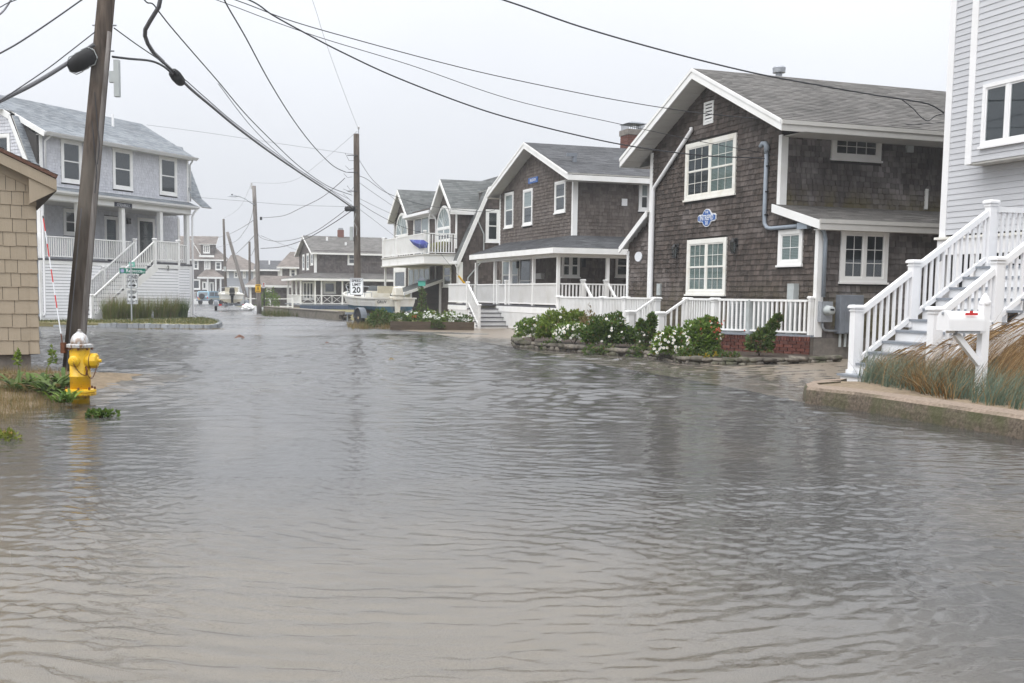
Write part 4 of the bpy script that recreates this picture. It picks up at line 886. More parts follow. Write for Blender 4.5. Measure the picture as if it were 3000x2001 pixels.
# roofs
roof_slab(hg, (-.18, -.12, ZB-.05), (-.18, d1[0]-.02, ZB-.05), (XK, d1[0]-.02, ZK), (XK, -.12, ZK), 'roof_green', th=.06, ex=.15)
roof_slab(hg, (XK-.03, -.12, ZK), (XK-.03, LEN+.1, ZK), (XM, LEN+.1, RZg), (XM, -.12, RZg), 'roof_green', th=.06, ex=.15); roof_slab(hg, (2*XM+.1, -.12, ZB), (2*XM+.1, LEN+.1, ZB), (XM, LEN+.1, RZg), (XM, -.12, RZg), 'roof_green', th=.06, tabs=False)
roof_slab(hg, (-.5, d1[1]-.2, 5.78), (-.5, d2[0]+.2, 5.78), (2.5, d2[0]+.2, 6.9), (2.5, d1[1]-.2, 6.9), 'roof_green', th=.05, ex=.15)
MB().box((-.56, d1[1]-.05, 5.66), (-.48, d2[0]+.1, 5.80)).build('gutter', 'white_vinyl', hg); MB().box((-.48, d1[1], 5.6), (0, d2[0], 5.66)).build('soffit', 'soffit_white', hg)
for (y0, y1, yc, za, ze) in (d1, d2):
    for ye in (y0-.25, y1+.25):
        zl = za-(abs(ye-yc))*(za-ze)/abs((y0 if ye < yc else y1)-yc)
        roof_slab(hg, (-.4, ye, zl), (4, ye, zl), (4, yc, za+.02), (-.4, yc, za+.02), 'roof_green', th=.05, ex=.15)
        gable_boards(hg, -.4, ye, zl, yc, za, .24); MB().hexa([(-.4, ye, zl-.24), (0, ye, zl-.24), (0, yc, za-.24), (-.4, yc, za-.24), (-.4, ye, zl-.22), (0, ye, zl-.22), (0, yc, za-.22), (-.4, yc, za-.22)]).build('soffit', 'soffit_white', hg)
        MB().box((-.43, min(ye, ye+.03), zl-.3), (2.2, max(ye, ye+.03), zl-.02)).build('eave_fascia', 'white_paint', hg)
# end rake, corner boards
for (xa, za, xb, zb) in ((-.18, ZB-.1, XK, ZK), (XK, ZK, XM, RZg)):
    MB().hexa([(xa, -.16, za-.05), (xb, -.16, zb-.05), (xb, -.12, zb-.05), (xa, -.12, za-.05), (xa+.0, -.16, za+.12), (xb, -.16, zb+.08), (xb, -.12, zb+.08), (xa, -.12, za+.12)]).build('rake_board', 'white_paint', hg)
    MB().hexa([(xa+.05, -.15, za-.28), (xb+.08, -.15, zb-.22), (xb+.08, .0, zb-.22), (xa+.05, .0, za-.28), (xa, -.15, za-.05), (xb, -.15, zb-.05), (xb, .0, zb-.05), (xa, .0, za-.05)]).build('rake_soffit', 'white_paint', hg)
MB().box((-.22, -.16, ZB-.2), (-.14, .6, ZB-.04)).build('gutter', 'white_vinyl', hg)
MB().box((-.035, -.035, .1), (.0, .12, ZB-.1)).build('corner_board', 'white_paint', hg); MB().box((.0, -.035, .1), (.16, .0, ZB-.1)).build('corner_board', 'white_paint', hg)
MB().box((-.03, d1[0]-.04, ZB+.6), (.02, d1[0]+.12, 5.8)).build('corner_board', 'white_paint', hg); MB().box((-.03, LEN-.12, ZB), (.02, LEN+.03, 5.9)).build('corner_board', 'white_paint', hg)
MB().tube([(-.5, d1[1]+.1, 5.7), (-.2, d1[1]+.12, 5.5), (-.07, d1[1]+.12, 5.3), (-.07, d1[1]+.12, .3)], .045, 8).build('downspout', 'white_vinyl', hg, smooth=True)
MB().tube([(-.2, .14, ZB-.18), (-.09, .12, ZB-.4), (-.07, .12, .2)], .04, 8).build('downspout', 'white_vinyl', hg, smooth=True)
# windows: arched pair over sashes
for (q0, q1, z0, z1) in (aw, aw2):
    yc = (q0+q1)/2; R_ = (q1-q0)/2; zs = z1-R_*.95
    arc = [(yc+R_*cos(k*pi/16), zs+R_*.95*sin(k*pi/16)) for k in range(17)]; inn = [(yc+(R_-.16)*cos(k*pi/16), zs+(R_-.16)*.95*sin(k*pi/16)) for k in range(17)]
    wv = window(hg, GS, q0, q1, z0, zs+.02, 2, casing=.13, back='curtain', half='interior_dark')
    mb = GS.mb()
    for k in range(16): mb.hexa([(arc[k][0], 0, arc[k][1]), (arc[k+1][0], 0, arc[k+1][1]), (inn[k+1][0], 0, inn[k+1][1]), (inn[k][0], 0, inn[k][1]), (arc[k][0], .045, arc[k][1]), (arc[k+1][0], .045, arc[k+1][1]), (inn[k+1][0], .045, inn[k+1][1]), (inn[k][0], .045, inn[k][1])])
    mb.build('arch_casing', 'white_paint', wv)
    GS.mb().prism(inn, .018, .022).build('arch_glass', 'curtain', wv); GS.mb().add([(p[0], .03, p[1]) for p in inn], [tuple(range(17))]).build('pane', 'glass', wv, recalc=False)
    for k in (3, 5.5, 8, 10.5, 13): MB(GS.M).beam((yc, .034, zs+.02), (yc+(R_-.14)*cos(k*pi/16), .034, zs+(R_-.14)*.95*sin(k*pi/16)), .012, .02, (0, 1, 0)).build('muntin', 'white_paint', wv)
window(hg, GS, *w1, 1, casing=.13); window(hg, GE, *ew, 1, casing=.14, back='interior_dark'); window(hg, GS, *dw, 2, 'fixed', casing=.2, back=['curtain', 'interior_dark']); window(hg, GS, *sd_, 4, 'fixed', casing=.08, back='curtain'); window(hg, GS, *dd_, 1, 'fixed', casing=.25)
# window box with trailing vine
yb0, yb1 = aw[0]-.05, aw[1]+.05; wb = MB().box((-.28, yb0, aw[2]-.3), (-.03, yb1, aw[2]-.08)).build('window_box', 'timber_old', hg)
mb = MB(); rr = random.Random(4)
for _ in range(900):
    y = rr.uniform(yb0-.05, yb1+.05); k = rr.random(); lz = aw[2]-.1-(1.3 if abs(y-yb0) < .5 else .5)*k*k*rr.random()+.12*rr.random(); x = -.2-.15*rr.random(); a = rr.uniform(0, 2*pi); s = .05
    mb.add([(x, y, lz), (x+s*cos(a)*.5, y+s*sin(a), lz-.03), (x-.01, y+s*.3*cos(a), lz-.09)], [(0, 1, 2)])
mb.build('trailing_vine', 'vine', hg, kind='stuff', recalc=False)
# balcony: the deck stands out over the ground floor
bx0, by0, by1, bz = -1.7, FG.on_x(1263, 750, -1.7).y+2.2, 10.9, 3.3
bb = FG.on_x(1117, 775, -1.8); by1 = FG.on_x(1119, 760, bx0).y; by0 = FG.on_x(1245, 760, bx0).y; by0 = max(by0, .6)
bl = MB().box((bx0, by0, 2.92), (0, by1, 3.32)).build('balcony', 'white_paint', hg); MB().box((bx0-.05, by0-.04, 3.32), (0, by1+.04, 3.38)).build('balcony_deck', 'soffit_white', bl); MB().box((bx0-.05, by0-.04, 2.86), (0, by1+.04, 2.92)).build('balcony_moulding', 'soffit_white', bl)
for y in (by0+.05, (by0+by1)/2+1.2, by1-.05): post(hg, (bx0+.06, y, 3.38), 1.12, .11)
railing(hg, (bx0+.06, by0+.1, 3.38), (bx0+.06, by1-.1, 3.38), 1.02, .08, .14, .05); railing(hg, (bx0+.1, by1-.05, 3.38), (0, by1-.05, 3.38), 1.02, .08, .14, .05); railing(hg, (bx0+.1, by0+.05, 3.38), (0, by0+.05, 3.38), 1.02, .08, .14, .05)
post(hg, (bx0+.15, by1-.2, 0), 2.86, .1, cap=False)
# electrics on the end wall
MB().box((.22, -.16, .75), (.55, -.02, 1.55)).build('meter_box', 'galvanised', hg); MB().tube([(.42, -.06, 1.5), (.42, -.06, 2.2), (1.2, -.06, 3.1), (1.25, -.06, 3.3), (1.25, -.06, 4.4), (.95, -.06, 5.0), (.92, -.06, 5.6)], .03, 6).build('service_conduit', 'box_light', hg, smooth=True)
MB().tube([(.36, -.06, .75), (.36, -.06, .0)], .03, 6).build('service_conduit', 'galvanised', hg)
# low lean-to shed standing against the street front
ls = thing('lean_to_shed', 'low lean-to shed with grey shingle roof and white corner posts against the gambrel house', 'shed', FG.w((0, 3.0, 0)), FG.a)
FL = Frame(FG.w((0, 3.0, 0)), 19.0); LE = Face(FL, 'y', 0., -1)
MB().prism([(-1.72, 0), (-.06, 0), (-.06, 2.05), (-1.72, 1.5)], .02, 2.4, 'y').build('wall', 'house_core', ls)
boards(ls, LE, -1.68, -.06, 0, 1.52, .11, 'dark_siding'); boards(ls, LE, lambda z: -.06-(2.05-z)/.331, -.06, 1.52, 2.02, .11, 'dark_siding')
LS = Face(FL, 'x', -1.72, -1); boards(ls, LS, .1, 2.4, 0, 1.46, .11, 'white_clapboard')
for x in (-1.7, -.08): MB().box((x-.06, -.06, 0), (x+.06, .04, 1.5 if x < -1 else 2.02)).build('corner_post', 'white_paint', ls)
roof_slab(ls, (-2.05, -.2, 1.46), (-2.05, 2.6, 1.46), (-.01, 2.6, 2.16), (-.01, -.2, 2.16), 'roof_green', th=.05, ex=.13)
MB().hexa([(-2.05, -.24, 1.30), (-.01, -.24, 2.0), (-.01, -.2, 2.0), (-2.05, -.2, 1.30), (-2.05, -.24, 1.46), (-.01, -.24, 2.16), (-.01, -.2, 2.16), (-2.05, -.2, 1.46)]).build('rake_board', 'white_paint', ls); MB().box((-2.08, -.24, 1.28), (-2.04, 2.6, 1.45)).build('eave_fascia', 'white_paint', ls)
# ------------------------------------------------------------------ grey house with raised porch and white clapboard skirt (left)
FL_ = Frame(gz(118, 945), 64.1)
hl_ = thing('raised_grey_house', 'pale grey shingled gambrel house raised over a white clapboard skirt with long stairs', 'house', FL_.o, FL_.a)
LF = Face(FL_, 'y', 0., -1); LU = Face(FL_, 'y', .6, -1); LW = Face(FL_, 'y', 2.3, -1); LG = Face(FL_, 'x', .55, -1)
DK, LX, BM = 2.68, 9.4, 5.1                                # deck height, front length, beam underside
YR, RZL = 4.0, 9.89
MB().box((.06, .03, .25), (LX-.02, 8, DK-.05)).build('skirt_wall', 'panel_grey', hl_)
MB().box((3.0 if False else .6, 2.33, DK), (LX+1.7, 7.8, BM+.3)).build('wall', 'house_core', hl_)
MB().prism([(.63, BM+.2), (.63, 7.85), (YR, RZL-.3), (8, BM+.3)], .6, LX+.4, 'x').build('upper_wall', 'house_core', hl_)
# skirt boards, one by one
boards(hl_, LF, .1, LX-.06, .2, DK-.08, .132, 'white_clapboard', th=.02, d=.02, gap=.022)
MB().box((-.02, -.05, .12), (.12, 0, DK-.06)).build('corner_board', 'white_paint', hl_); MB().box((LX-.1, -.05, .02), (LX+.04, 0, DK-.06)).build('corner_board', 'white_paint', hl_); MB().box((LX, 0, .02), (LX+.04, 1.4, DK-.06)).build('skirt_end', 'white_paint', hl_)
MB().box((-.02, -.03, .1), (LX, .0, .2)).build('skirt_base', 'white_paint', hl_); MB().box((-.04, -.06, DK-.08), (LX+.06, 2.3, DK)).build('porch_deck', 'dark_tread', hl_); MB().box((-.02, -.04, DK-.24), (LX+.02, -.02, DK-.08)).build('deck_fascia', 'white_paint', hl_)
for x, m_ in ((.15, 'copper_brown'), (.42, 'copper_brown'), (.9, 'timber_old'), (1.25, 'timber_old'), (LX-.2, 'copper_brown')): MB().box((x, .25, -.05), (x+.18, .45, .25)).build('pile', m_, hl_)
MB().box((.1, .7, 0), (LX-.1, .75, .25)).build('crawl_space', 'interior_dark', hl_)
# porch posts, beam, gutter, ceiling
px_ = [FL_.on_y(p, 650, 0).x for p in (124, 233, 362, 473, 551)]
for x in px_: post(hl_, (x, .1, DK), BM-DK, .2, cap=False)
MB().box((-.02, -.02, BM), (LX+.05, .22, BM+.27)).build('porch_beam', 'white_paint', hl_); MB().box((-.1, -.1, BM+.02), (LX+.3, 2.3, BM+.03)).build('porch_ceiling', 'soffit_white', hl_)
MB().prism([(-.32, BM+.34), (-.19, BM+.27), (-.17, BM+.27), (-.17, BM+.40), (-.34, BM+.42)], -.25, LX+.35, 'x').build('gutter', 'white_vinyl', hl_); MB().box((-.2, -.17, BM+.27), (LX+.3, -.02, BM+.3)).build('soffit', 'soffit_white', hl_)
roof_slab(hl_, (-.25, -.3, BM+.40), (LX+.35, -.3, BM+.40), (LX+.6, .6, BM+.68), (.55, .6, BM+.68), 'roof_blue', th=.04, ex=.13, name='pent_roof')
# lower wall openings
ss = Shingles(hl_, FL_, 'shingle_grey')
wA = LW.rect(184, 610, 236, 690); dA = LW.rect(304, 632, 346, 745); dB = LW.rect(401, 637, 453, 760)
dA = (dA[0], dA[1], DK, dA[3]); dB = (dB[0], dB[1], DK, dB[3])
window(hl_, LW, *wA, 1, casing=.13)
for k, r_ in enumerate((dA, dB)):
    d_ = LW.mb().box((r_[0], 0, DK), (r_[0]+.14, .045, r_[3])).box((r_[1]-.14, 0, DK), (r_[1], .045, r_[3])).box((r_[0]+.14, 0, r_[3]-.16), (r_[1]-.14, .05, r_[3])).build('door', 'white_paint', hl_)
    LW.mb().box((r_[0]+.14, .0, DK), (r_[1]-.14, .02, r_[3]-.16)).build('door_leaf', 'navy_board' if k == 0 else 'interior_dark', d_); LW.mb().quad((r_[0]+.2, .03, DK+.15), (r_[1]-.2, .03, DK+.15), (r_[1]-.2, .03, r_[3]-.22), (r_[0]+.2, .03, r_[3]-.22)).build('pane', 'glass', d_, recalc=False)
ss.face(LW, [(.6, DK), (11.2, DK), (11.2, BM+.02), (.6, BM+.02)], [hole(wA), dA, dB], e=.14, w0=.13, w1=.2)
MB().box((11.1, 2.26, DK), (11.26, 2.3, BM)).build('corner_board', 'white_paint', hl_)
LA = Face(FL_, 'x', .6, -1); MB().box((.56, 2.28, DK), (.6, 2.42, BM)).build('corner_board', 'white_paint', hl_)
# upper floor: long shed dormer over the gambrel
UZ0, UZ1 = BM+.62, 7.86; UX0, UX1 = .75, 9.95
uw = [LU.rect(176, 404, 240, 538), LU.rect(328, 433, 388, 558), LU.rect(465, 457, 518, 574)]; uw = [(q[0], q[1], 6.02, 7.83) for q in uw]
for r_ in uw: window(hl_, LU, *r_, 1, casing=.14)
ss.face(LU, [(UX0, UZ0+.06), (UX1, UZ0+.06), (UX1, UZ1), (UX0, UZ1)], [hole(q) for q in uw], e=.125, w0=.11, w1=.2)
MB().box((.3, .57, UZ0), (UX1+.05, .6, UZ0+.07)).build('base_trim', 'white_paint', hl_); MB().box((UX0-.05, .565, UZ0), (UX0+.1, .6, UZ1)).build('corner_board', 'white_paint', hl_); MB().box((UX1-.08, .565, UZ0), (UX1+.05, .6, UZ1)).build('corner_board', 'white_paint', hl_)
for x, s_ in ((UX0+.2, 1), (UX1+.1, -1)): MB().tube([(x+.12*s_, .22, UZ1+.04), (x+.05*s_, .35, UZ1-.12), (x, .52, UZ1-.25), (x, .52, UZ0+.1)], .045, 8).build('downspout', 'white_vinyl', hl_, smooth=True)
MB().tube([(.25, -.25, BM+.3), (.22, -.12, BM+.12), (.2, -.06, BM-.1), (.2, -.06, .42), (.1, -.12, .28)], .05, 8).build('downspout', 'white_vinyl', hl_, smooth=True); MB().tube([(LX+.25, -.25, BM+.3), (LX+.16, -.1, BM+.1), (LX+.1, -.05, BM-.1), (LX+.1, -.05, .25), (LX+.3, -.2, .1)], .05, 8).build('downspout', 'white_vinyl', hl_, smooth=True)
rr_ = FL_.on_y(413, 362, YR).x
roof_slab(hl_, (UX0-.2, .12, 7.92), (10.05, .12, 7.92), (rr_, YR, RZL), (UX0-.2, YR, RZL), 'roof_blue', th=.05, ex=.135, tab=.34)
roof_slab(hl_, (-.1, 2.0, 8.87), (UX0-.2, 2.0, 8.87), (UX0-.2, YR, RZL), (-.1, YR, RZL), 'roof_blue', th=.05, ex=.135, tab=.34)
roof_slab(hl_, (-.1, 8.0, 7.9), (10, 8.0, 7.9), (rr_, YR, RZL), (-.1, YR, RZL), 'roof_blue', th=.05, tabs=False)
MB().add([(10.05, .12, 7.9), (rr_, YR, RZL), (10.05, 8, 7.9)], [(0, 1, 2)]).build('gable_end', 'shingle_grey', hl_, recalc=False)
MB().prism([(.0, 7.90), (.12, 7.80), (.14, 7.80), (.14, 7.93), (-.02, 7.94)], UX0-.2, 10.1, 'x').build('gutter', 'white_vinyl', hl_); MB().box((UX0-.2, .14, 7.82), (10.05, .6, 7.84)).build('soffit', 'soffit_white', hl_)
# gambrel end: steep lower slope beside the dormer, both ends
for xa, xb in ((.2, UX0), (UX1, UX1+.75)):
    roof_slab(hl_, (xa, -.28 if xa < 1 else -.3, BM+.42), (xb, -.28, BM+.42), (xb, .35, 6.0), (xa, .35, 6.0), 'roof_blue', th=.04, ex=.13); roof_slab(hl_, (xa, .35, 6.0), (xb, .35, 6.0), (xb, 1.55, 8.62), (xa, 1.55, 8.62), 'roof_blue', th=.04, ex=.13)
GEZ = [(.0, BM+.4), (.45, 6.0), (1.7, 8.62), (YR, RZL-.1)]
for (ya, za), (yb, zb) in zip(GEZ[1:], GEZ[2:]):
    MB().hexa([(.12, ya, za-.16), (.16, ya, za-.16), (.16, yb, zb-.2), (.12, yb, zb-.2), (.12, ya-.1, za+.06), (.16, ya-.1, za+.06), (.16, yb-.04, zb+.06), (.12, yb-.04, zb+.06)]).build('rake_board', 'white_paint', hl_)
mb = MB(); mb.hexa([(UX0-.24, .12, 7.72), (UX0-.2, .12, 7.72), (UX0-.2, 1.75, 8.52), (UX0-.24, 1.75, 8.52), (UX0-.24, .05, 7.93), (UX0-.2, .05, 7.93), (UX0-.2, 1.75, 8.76), (UX0-.24, 1.75, 8.76)]).build('dormer_rake', 'white_paint', hl_)
# side wall of the gable end seen past the dormer
LE_ = Face(FL_, 'x', .2, -1); MB().prism([(.5, BM), (.5, 6.0), (1.7, 8.5), (YR, RZL-.2), (7.6, 8.2), (7.6, BM)], .215, .6, 'x').build('gable_wall', 'house_core', hl_)
gw = LE_.rect(-40, 396, 32, 470); gw = (min(gw[0], gw[1]), max(gw[0], gw[1]), gw[3]-1.75, gw[3])
window(hl_, LE_, *gw, 1, casing=.14)
ss.face(LE_, [(.5, BM), (7.6, BM), (7.6, 8.1), (YR, RZL-.2), (1.7, 8.5), (.5, 6.0)], [hole(gw)], e=.14, w0=.12, w1=.2)
DE = Face(FL_, 'x', UX0, -1); ss.face(DE, [(.62, UZ0), (1.6, 8.35), (.62, 7.8)], e=.14, w0=.12, w1=.2)
ss.finish()
MB().lathe([(.06, 8.9), (.06, 9.75)], FL_.on_y(331, 370, 2.6).xy.to_3d(), 10).build('vent_pipe', 'white_vinyl', hl_)
# name board, house number, porch lamp
a_, z_ = LF.uv(360, 601); nb = LF.mb().box((a_-.55, .0, z_-.13), (a_+.55, .03, z_+.1)).build('name_board', 'navy_board', hl_)
MF = lambda a, z, d: Matrix.Translation((a, -d, z)) @ Matrix(((1, 0, 0, 0), (0, 0, -1, 0), (0, 1, 0, 0), (0, 0, 0, 1)))
lettering("O'SEABILLY", .17, 'sign_white', nb, MF(a_, z_-.01, .033), sx=.95); lettering('2', .32, 'black_metal', hl_, MF(FL_.on_y(490, 786, -1.3).x, FL_.on_y(490, 786, -1.3).z, 1.36), name='house_number')
a_, z_ = LW.uv(373, 650); LW.mb().box((a_-.1, 0, z_-.1), (a_+.1, .15, z_+.16)).build('porch_lamp', 'black_metal', hl_)
# railings on the porch
sx1 = FL_.on_y(452, 730, -1.25).x; sx2 = FL_.on_y(521, 740, -1.25).x; dx_ = FL_.on_y(395, 700, -.05).x
railing(hl_, (px_[0]+.1, .08, DK), (px_[1]-.1, .08, DK), .92, .1, .125, .04); railing(hl_, (px_[1]+.1, .08, DK), (px_[2]-.1, .08, DK), .92, .1, .125, .04); railing(hl_, (px_[2]+.1, .08, DK), (dx_-.1, .08, DK), .92, .1, .125, .04); railing(hl_, (-.05, .1, DK), (-.05, 2.2, DK), .92, .1, .125, .04)
railing(hl_, (sx2+.1, .08, DK), (px_[4]-.1, .08, DK), .92, .1, .125, .04)
# landing and long stair along the front
WY0, WY1 = -1.3, -.1; nr = 15; rs = DK/nr; run = .262; xb_ = sx1-run*nr
MB().box((sx1, WY0, DK-.1), (sx2, -.06, DK)).build('landing', 'dark_tread', hl_); LX2 = Face(FL_, 'y', WY0, -1)
MB().box((sx1+.02, WY0+.03, .05), (sx2-.02, -.1, DK-.12)).build('landing_wall', 'panel_grey', hl_); MB().prism([(xb_, .02), (sx1, DK-.2), (sx1, .02)], WY0+.03, WY0+.1, 'y').build('stair_wall', 'panel_grey', hl_)
boards(hl_, LX2, lambda z: xb_+(z+.22)/rs*run, sx2, .1, DK-.3, .132, 'white_clapboard', th=.02, d=.004, gap=.022); trim(hl_, LX2, sx1-.1, sx2, DK-.28, DK-.1, 'landing_fascia', d1=.025)
MB(LX2.M).hexa([(xb_-.1, -.02, -.02), (xb_+.3, -.02, -.02), (sx1+.2, -.02, DK-.34), (sx1-.1, -.02, DK-.1), (xb_-.1, .025, .12), (xb_+.3, .025, -.02), (sx1+.2, .025, DK-.34), (sx1-.1, .025, DK-.1)]).build('stringer', 'white_paint', hl_)
for k in range(nr):
    x = xb_+run*k; z = rs*(k+1)
    MB().box((x, WY0+.03, 0 if k == 0 else z-rs), (x+.02, WY1, z-.03)).build('riser', 'white_paint', hl_)
    if k < nr-1: MB().box((x-.03, WY0-.02, z-.03), (x+run, WY1, z)).build('tread', 'dark_tread', hl_)
for yy in (WY0+.03, WY1):
    post(hl_, (xb_+.05, yy, .0), 1.15, .12); post(hl_, (sx1, yy, DK-.3), 1.32, .12); xm_ = (xb_+sx1)/2; post(hl_, (xm_, yy, DK/2-.1), 1.15, .1)
    railing(hl_, (xb_+.1, yy, rs*.9), (xm_-.05, yy, DK/2+rs*.3), .9, .12, .13, .04); railing(hl_, (xm_+.05, yy, DK/2+rs*.3), (sx1-.05, yy, DK), .9, .12, .13, .04)
post(hl_, (sx2, WY0+.03, DK-.3), 1.32, .12); railing(hl_, (sx1+.06, WY0+.03, DK), (sx2-.06, WY0+.03, DK), .95, .1, .12, .04); railing(hl_, (sx2, WY0+.1, DK), (sx2, .0, DK), .95, .1, .12, .04)
MB().box((xb_-.35, WY0-.02, 0), (xb_-.02, WY1, rs*.8)).build('bottom_step', 'white_paint', hl_)
# ------------------------------------------------------------------ beige shed cut by the frame on the left
FB = Frame(gz(93, 1105), 25.4)
hb = thing('beige_shed', 'beige shingled shed corner with brown roof edge on a concrete block footing', 'shed', FB.o, FB.a)
BF = Face(FB, 'y', 0., -1); BS = Face(FB, 'x', .115, 1)
sr = .455; rk = lambda x: 3.20-sr*(x-.37)
MB().prism([(-4, .36), (.1, .36), (.1, rk(.1)-.14), (-4, rk(-4)-.14)], .01, 4.5, 'y').build('wall', 'house_core', hb)
MB().box((-4, .1, -.1), (-.0, 4.4, .36)).build('block_footing', 'concrete_block', hb); MB().box((-4, .1, .30), (-.28, .095, .36)).build('footing_joint', 'concrete_block', hb)
sb_ = Shingles(hb, FB, 'shingle_beige')
sb_.face(BF, [(-4, .37), (.02, .37), (.02, rk(.02)-.16), (-4, rk(-4)-.16)], e=.212, w0=.13, w1=.24, thick=.018)
sb_.face(BS, [(0.02, .37), (4.4, .37), (4.4, 2.9), (0.02, 2.9)], e=.212, w0=.13, w1=.24, thick=.018)
# corner shingles woven past the edge
for k in range(12): MB().hexa([(.0, -.03, .372+k*.212), (.125, -.03, .372+k*.212), (.125, .0, .372+k*.212), (.0, .0, .372+k*.212), (.0, -.012, .372+(k+1)*.212), (.112, -.012, .372+(k+1)*.212), (.112, .0, .372+(k+1)*.212), (.0, .0, .372+(k+1)*.212)]).build('corner_shingle', 'shingle_beige', hb)
sb_.finish()
XE = .44
roof_slab(hb, (XE, -.22, rk(XE)), (XE, 4.6, rk(XE)), (-4.2, 4.6, rk(-4.2)), (-4.2, -.22, rk(-4.2)), 'roof_brown', th=.05, ex=.14, under='copper_brown')
MB().hexa([(XE-.02, -.2, rk(XE)-.23), (XE-.02, -.17, rk(XE)-.23), (-4.2, -.17, rk(-4.2)-.23), (-4.2, -.2, rk(-4.2)-.23), (XE-.02, -.2, rk(XE)-.06), (XE-.02, -.17, rk(XE)-.06), (-4.2, -.17, rk(-4.2)-.06), (-4.2, -.2, rk(-4.2)-.06)]).build('rake_board', 'shingle_beige', hb)
MB().hexa([(.1, -.03, rk(.1)-.36), (.1, -.0, rk(.1)-.36), (-4.2, .0, rk(-4.2)-.36), (-4.2, -.03, rk(-4.2)-.36), (.1, -.03, rk(.1)-.2), (.1, -.0, rk(.1)-.2), (-4.2, .0, rk(-4.2)-.2), (-4.2, -.03, rk(-4.2)-.2)]).build('frieze_board', 'shingle_beige', hb)
MB().prism([(.02, 2.72), (.42, 2.94), (.42, rk(XE)-.06), (.02, rk(.02)-.06)], -.17, -.03, 'y').build('eave_return', 'shingle_beige', hb)
MB().box((.1, -.15, 2.93), (XE-.02, 4.5, 2.96)).build('soffit', 'timber_old', hb)
# ------------------------------------------------------------------ grey clapboard house on the right, with its stair
FR = Frame(atd(2738, 22.), 17.3)
hr = thing('grey_clapboard_house', 'tall light grey clapboard house with white trim and an overhanging bay', 'house', FR.o, FR.a)
RF = Face(FR, 'x', 0., -1); ZT = FR.on_x(2738, 697, 0).z
yb_ = FR.on_x(2833, 470, -.4).y; zb_ = FR.on_x(2840, 482, -.4).z
MB().box((.015, -6, ZT), (8, .0, 9.2)).build('wall', 'house_core', hr)
RB = Face(FR, 'x', -.4, -1); MB().box((-.385, -6, zb_+.03), (.0, yb_, 9.2)).build('bay_wall', 'house_core', hr); MB().box((-.4, -6, zb_-.01), (.0, yb_, zb_+.03)).build('bay_soffit', 'soffit_white', hr)
boards(hr, RF, -6, -.02, ZT+.04, 9.1, .1145, 'grey_clapboard', th=.018, holes=[(-6, yb_, zb_+.03, 9.2)])
RBS = Face(FR, 'y', yb_, 1)
cw = RB.rect(2885, 258, 3030, 415); cw = (cw[0]-.55, cw[1], FR.on_x(2940, 420, -.4).z, FR.on_x(2940, 236, -.4).z)
boards(hr, RB, -6, yb_-.1, zb_+.03, 9.1, .1145, 'grey_clapboard', th=.018, holes=[hole(cw)])
window(hr, RB, *cw, 3, 'fixed', casing=.07, m='white_vinyl', back='interior_dark')
MB().box((-.03, -.14, ZT), (.0, .03, 9.2)).build('corner_board', 'white_vinyl', hr); MB().box((.0, .0, ZT), (.14, .03, 9.2)).build('corner_board', 'white_vinyl', hr)
MB().box((-.43, yb_-.13, zb_), (-.4, yb_+.03, 9.2)).build('corner_board', 'white_vinyl', hr); MB().box((-.4, yb_, zb_), (-.015, yb_+.03, 9.2)).build('bay_return', 'grey_clapboard', hr)
MB().box((-.09, -6, ZT-.05), (.0, .1, ZT)).build('water_table', 'cream_paint', hr); MB().box((-.04, -6, ZT-.36), (.0, .06, ZT-.05)).build('skirt_board', 'white_vinyl', hr)
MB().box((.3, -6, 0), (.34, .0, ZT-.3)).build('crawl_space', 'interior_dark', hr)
for k in range(13): MB().box((-.02, -.12-k*.42, .1), (.02, -.02-k*.42, ZT-.36)).build('skirt_pale', 'white_vinyl', hr)
MB().box((0, -.1, 0), (.2, .05, ZT-.3)).build('corner_post', 'white_vinyl', hr)
fl = MB().lathe([(.02, 0), (.05, .02), (.075, .16), (.07, .2), (.01, .2)], (-.2, -.2, ZT-.5), 12).build('flood_lamp', 'galvanised', hr)
# stairs
FS = Frame(gz(2458, 1126), 17.3)
hs = thing('white_stair', 'white stair with grey treads and capped posts climbing to the grey house', 'stairs', FS.o, FS.a)
nr, rs, W_ = 11, .178, 1.8; run = 2.84/nr
xF = FR.on_x(2738, 697, 0); 
for k in range(nr):
    x = .02+run*k; z = rs*(k+1)
    MB().box((x, -W_, z-rs-(.1 if k == 0 else 0)), (x+.025, .0, z-.035)).build('riser', 'white_vinyl', hs)
    MB().box((x-.03, -W_-.05 if k else -W_-.1, z-.035), (x+run+.02, .06, z)).build('tread', 'grey_tread', hs)
xe = 2.86; zl = nr*rs
MB().box((xe, -W_-.05, zl-.04), (xe+2.0, .06, zl)).build('landing', 'grey_tread', hs); MB().box((xe, -W_, zl-.3), (xe+2.0, .0, zl-.04)).build('landing_beam', 'white_vinyl', hs)
MB().hexa([(.0, -.02, -.1), (.35, -.02, -.1), (xe+.05, -.02, zl-.35), (xe, -.02, zl-.04), (.0, .02, -.1), (.35, .02, -.1), (xe+.05, .02, zl-.35), (xe, .02, zl-.04)]).build('stringer', 'white_vinyl', hs)
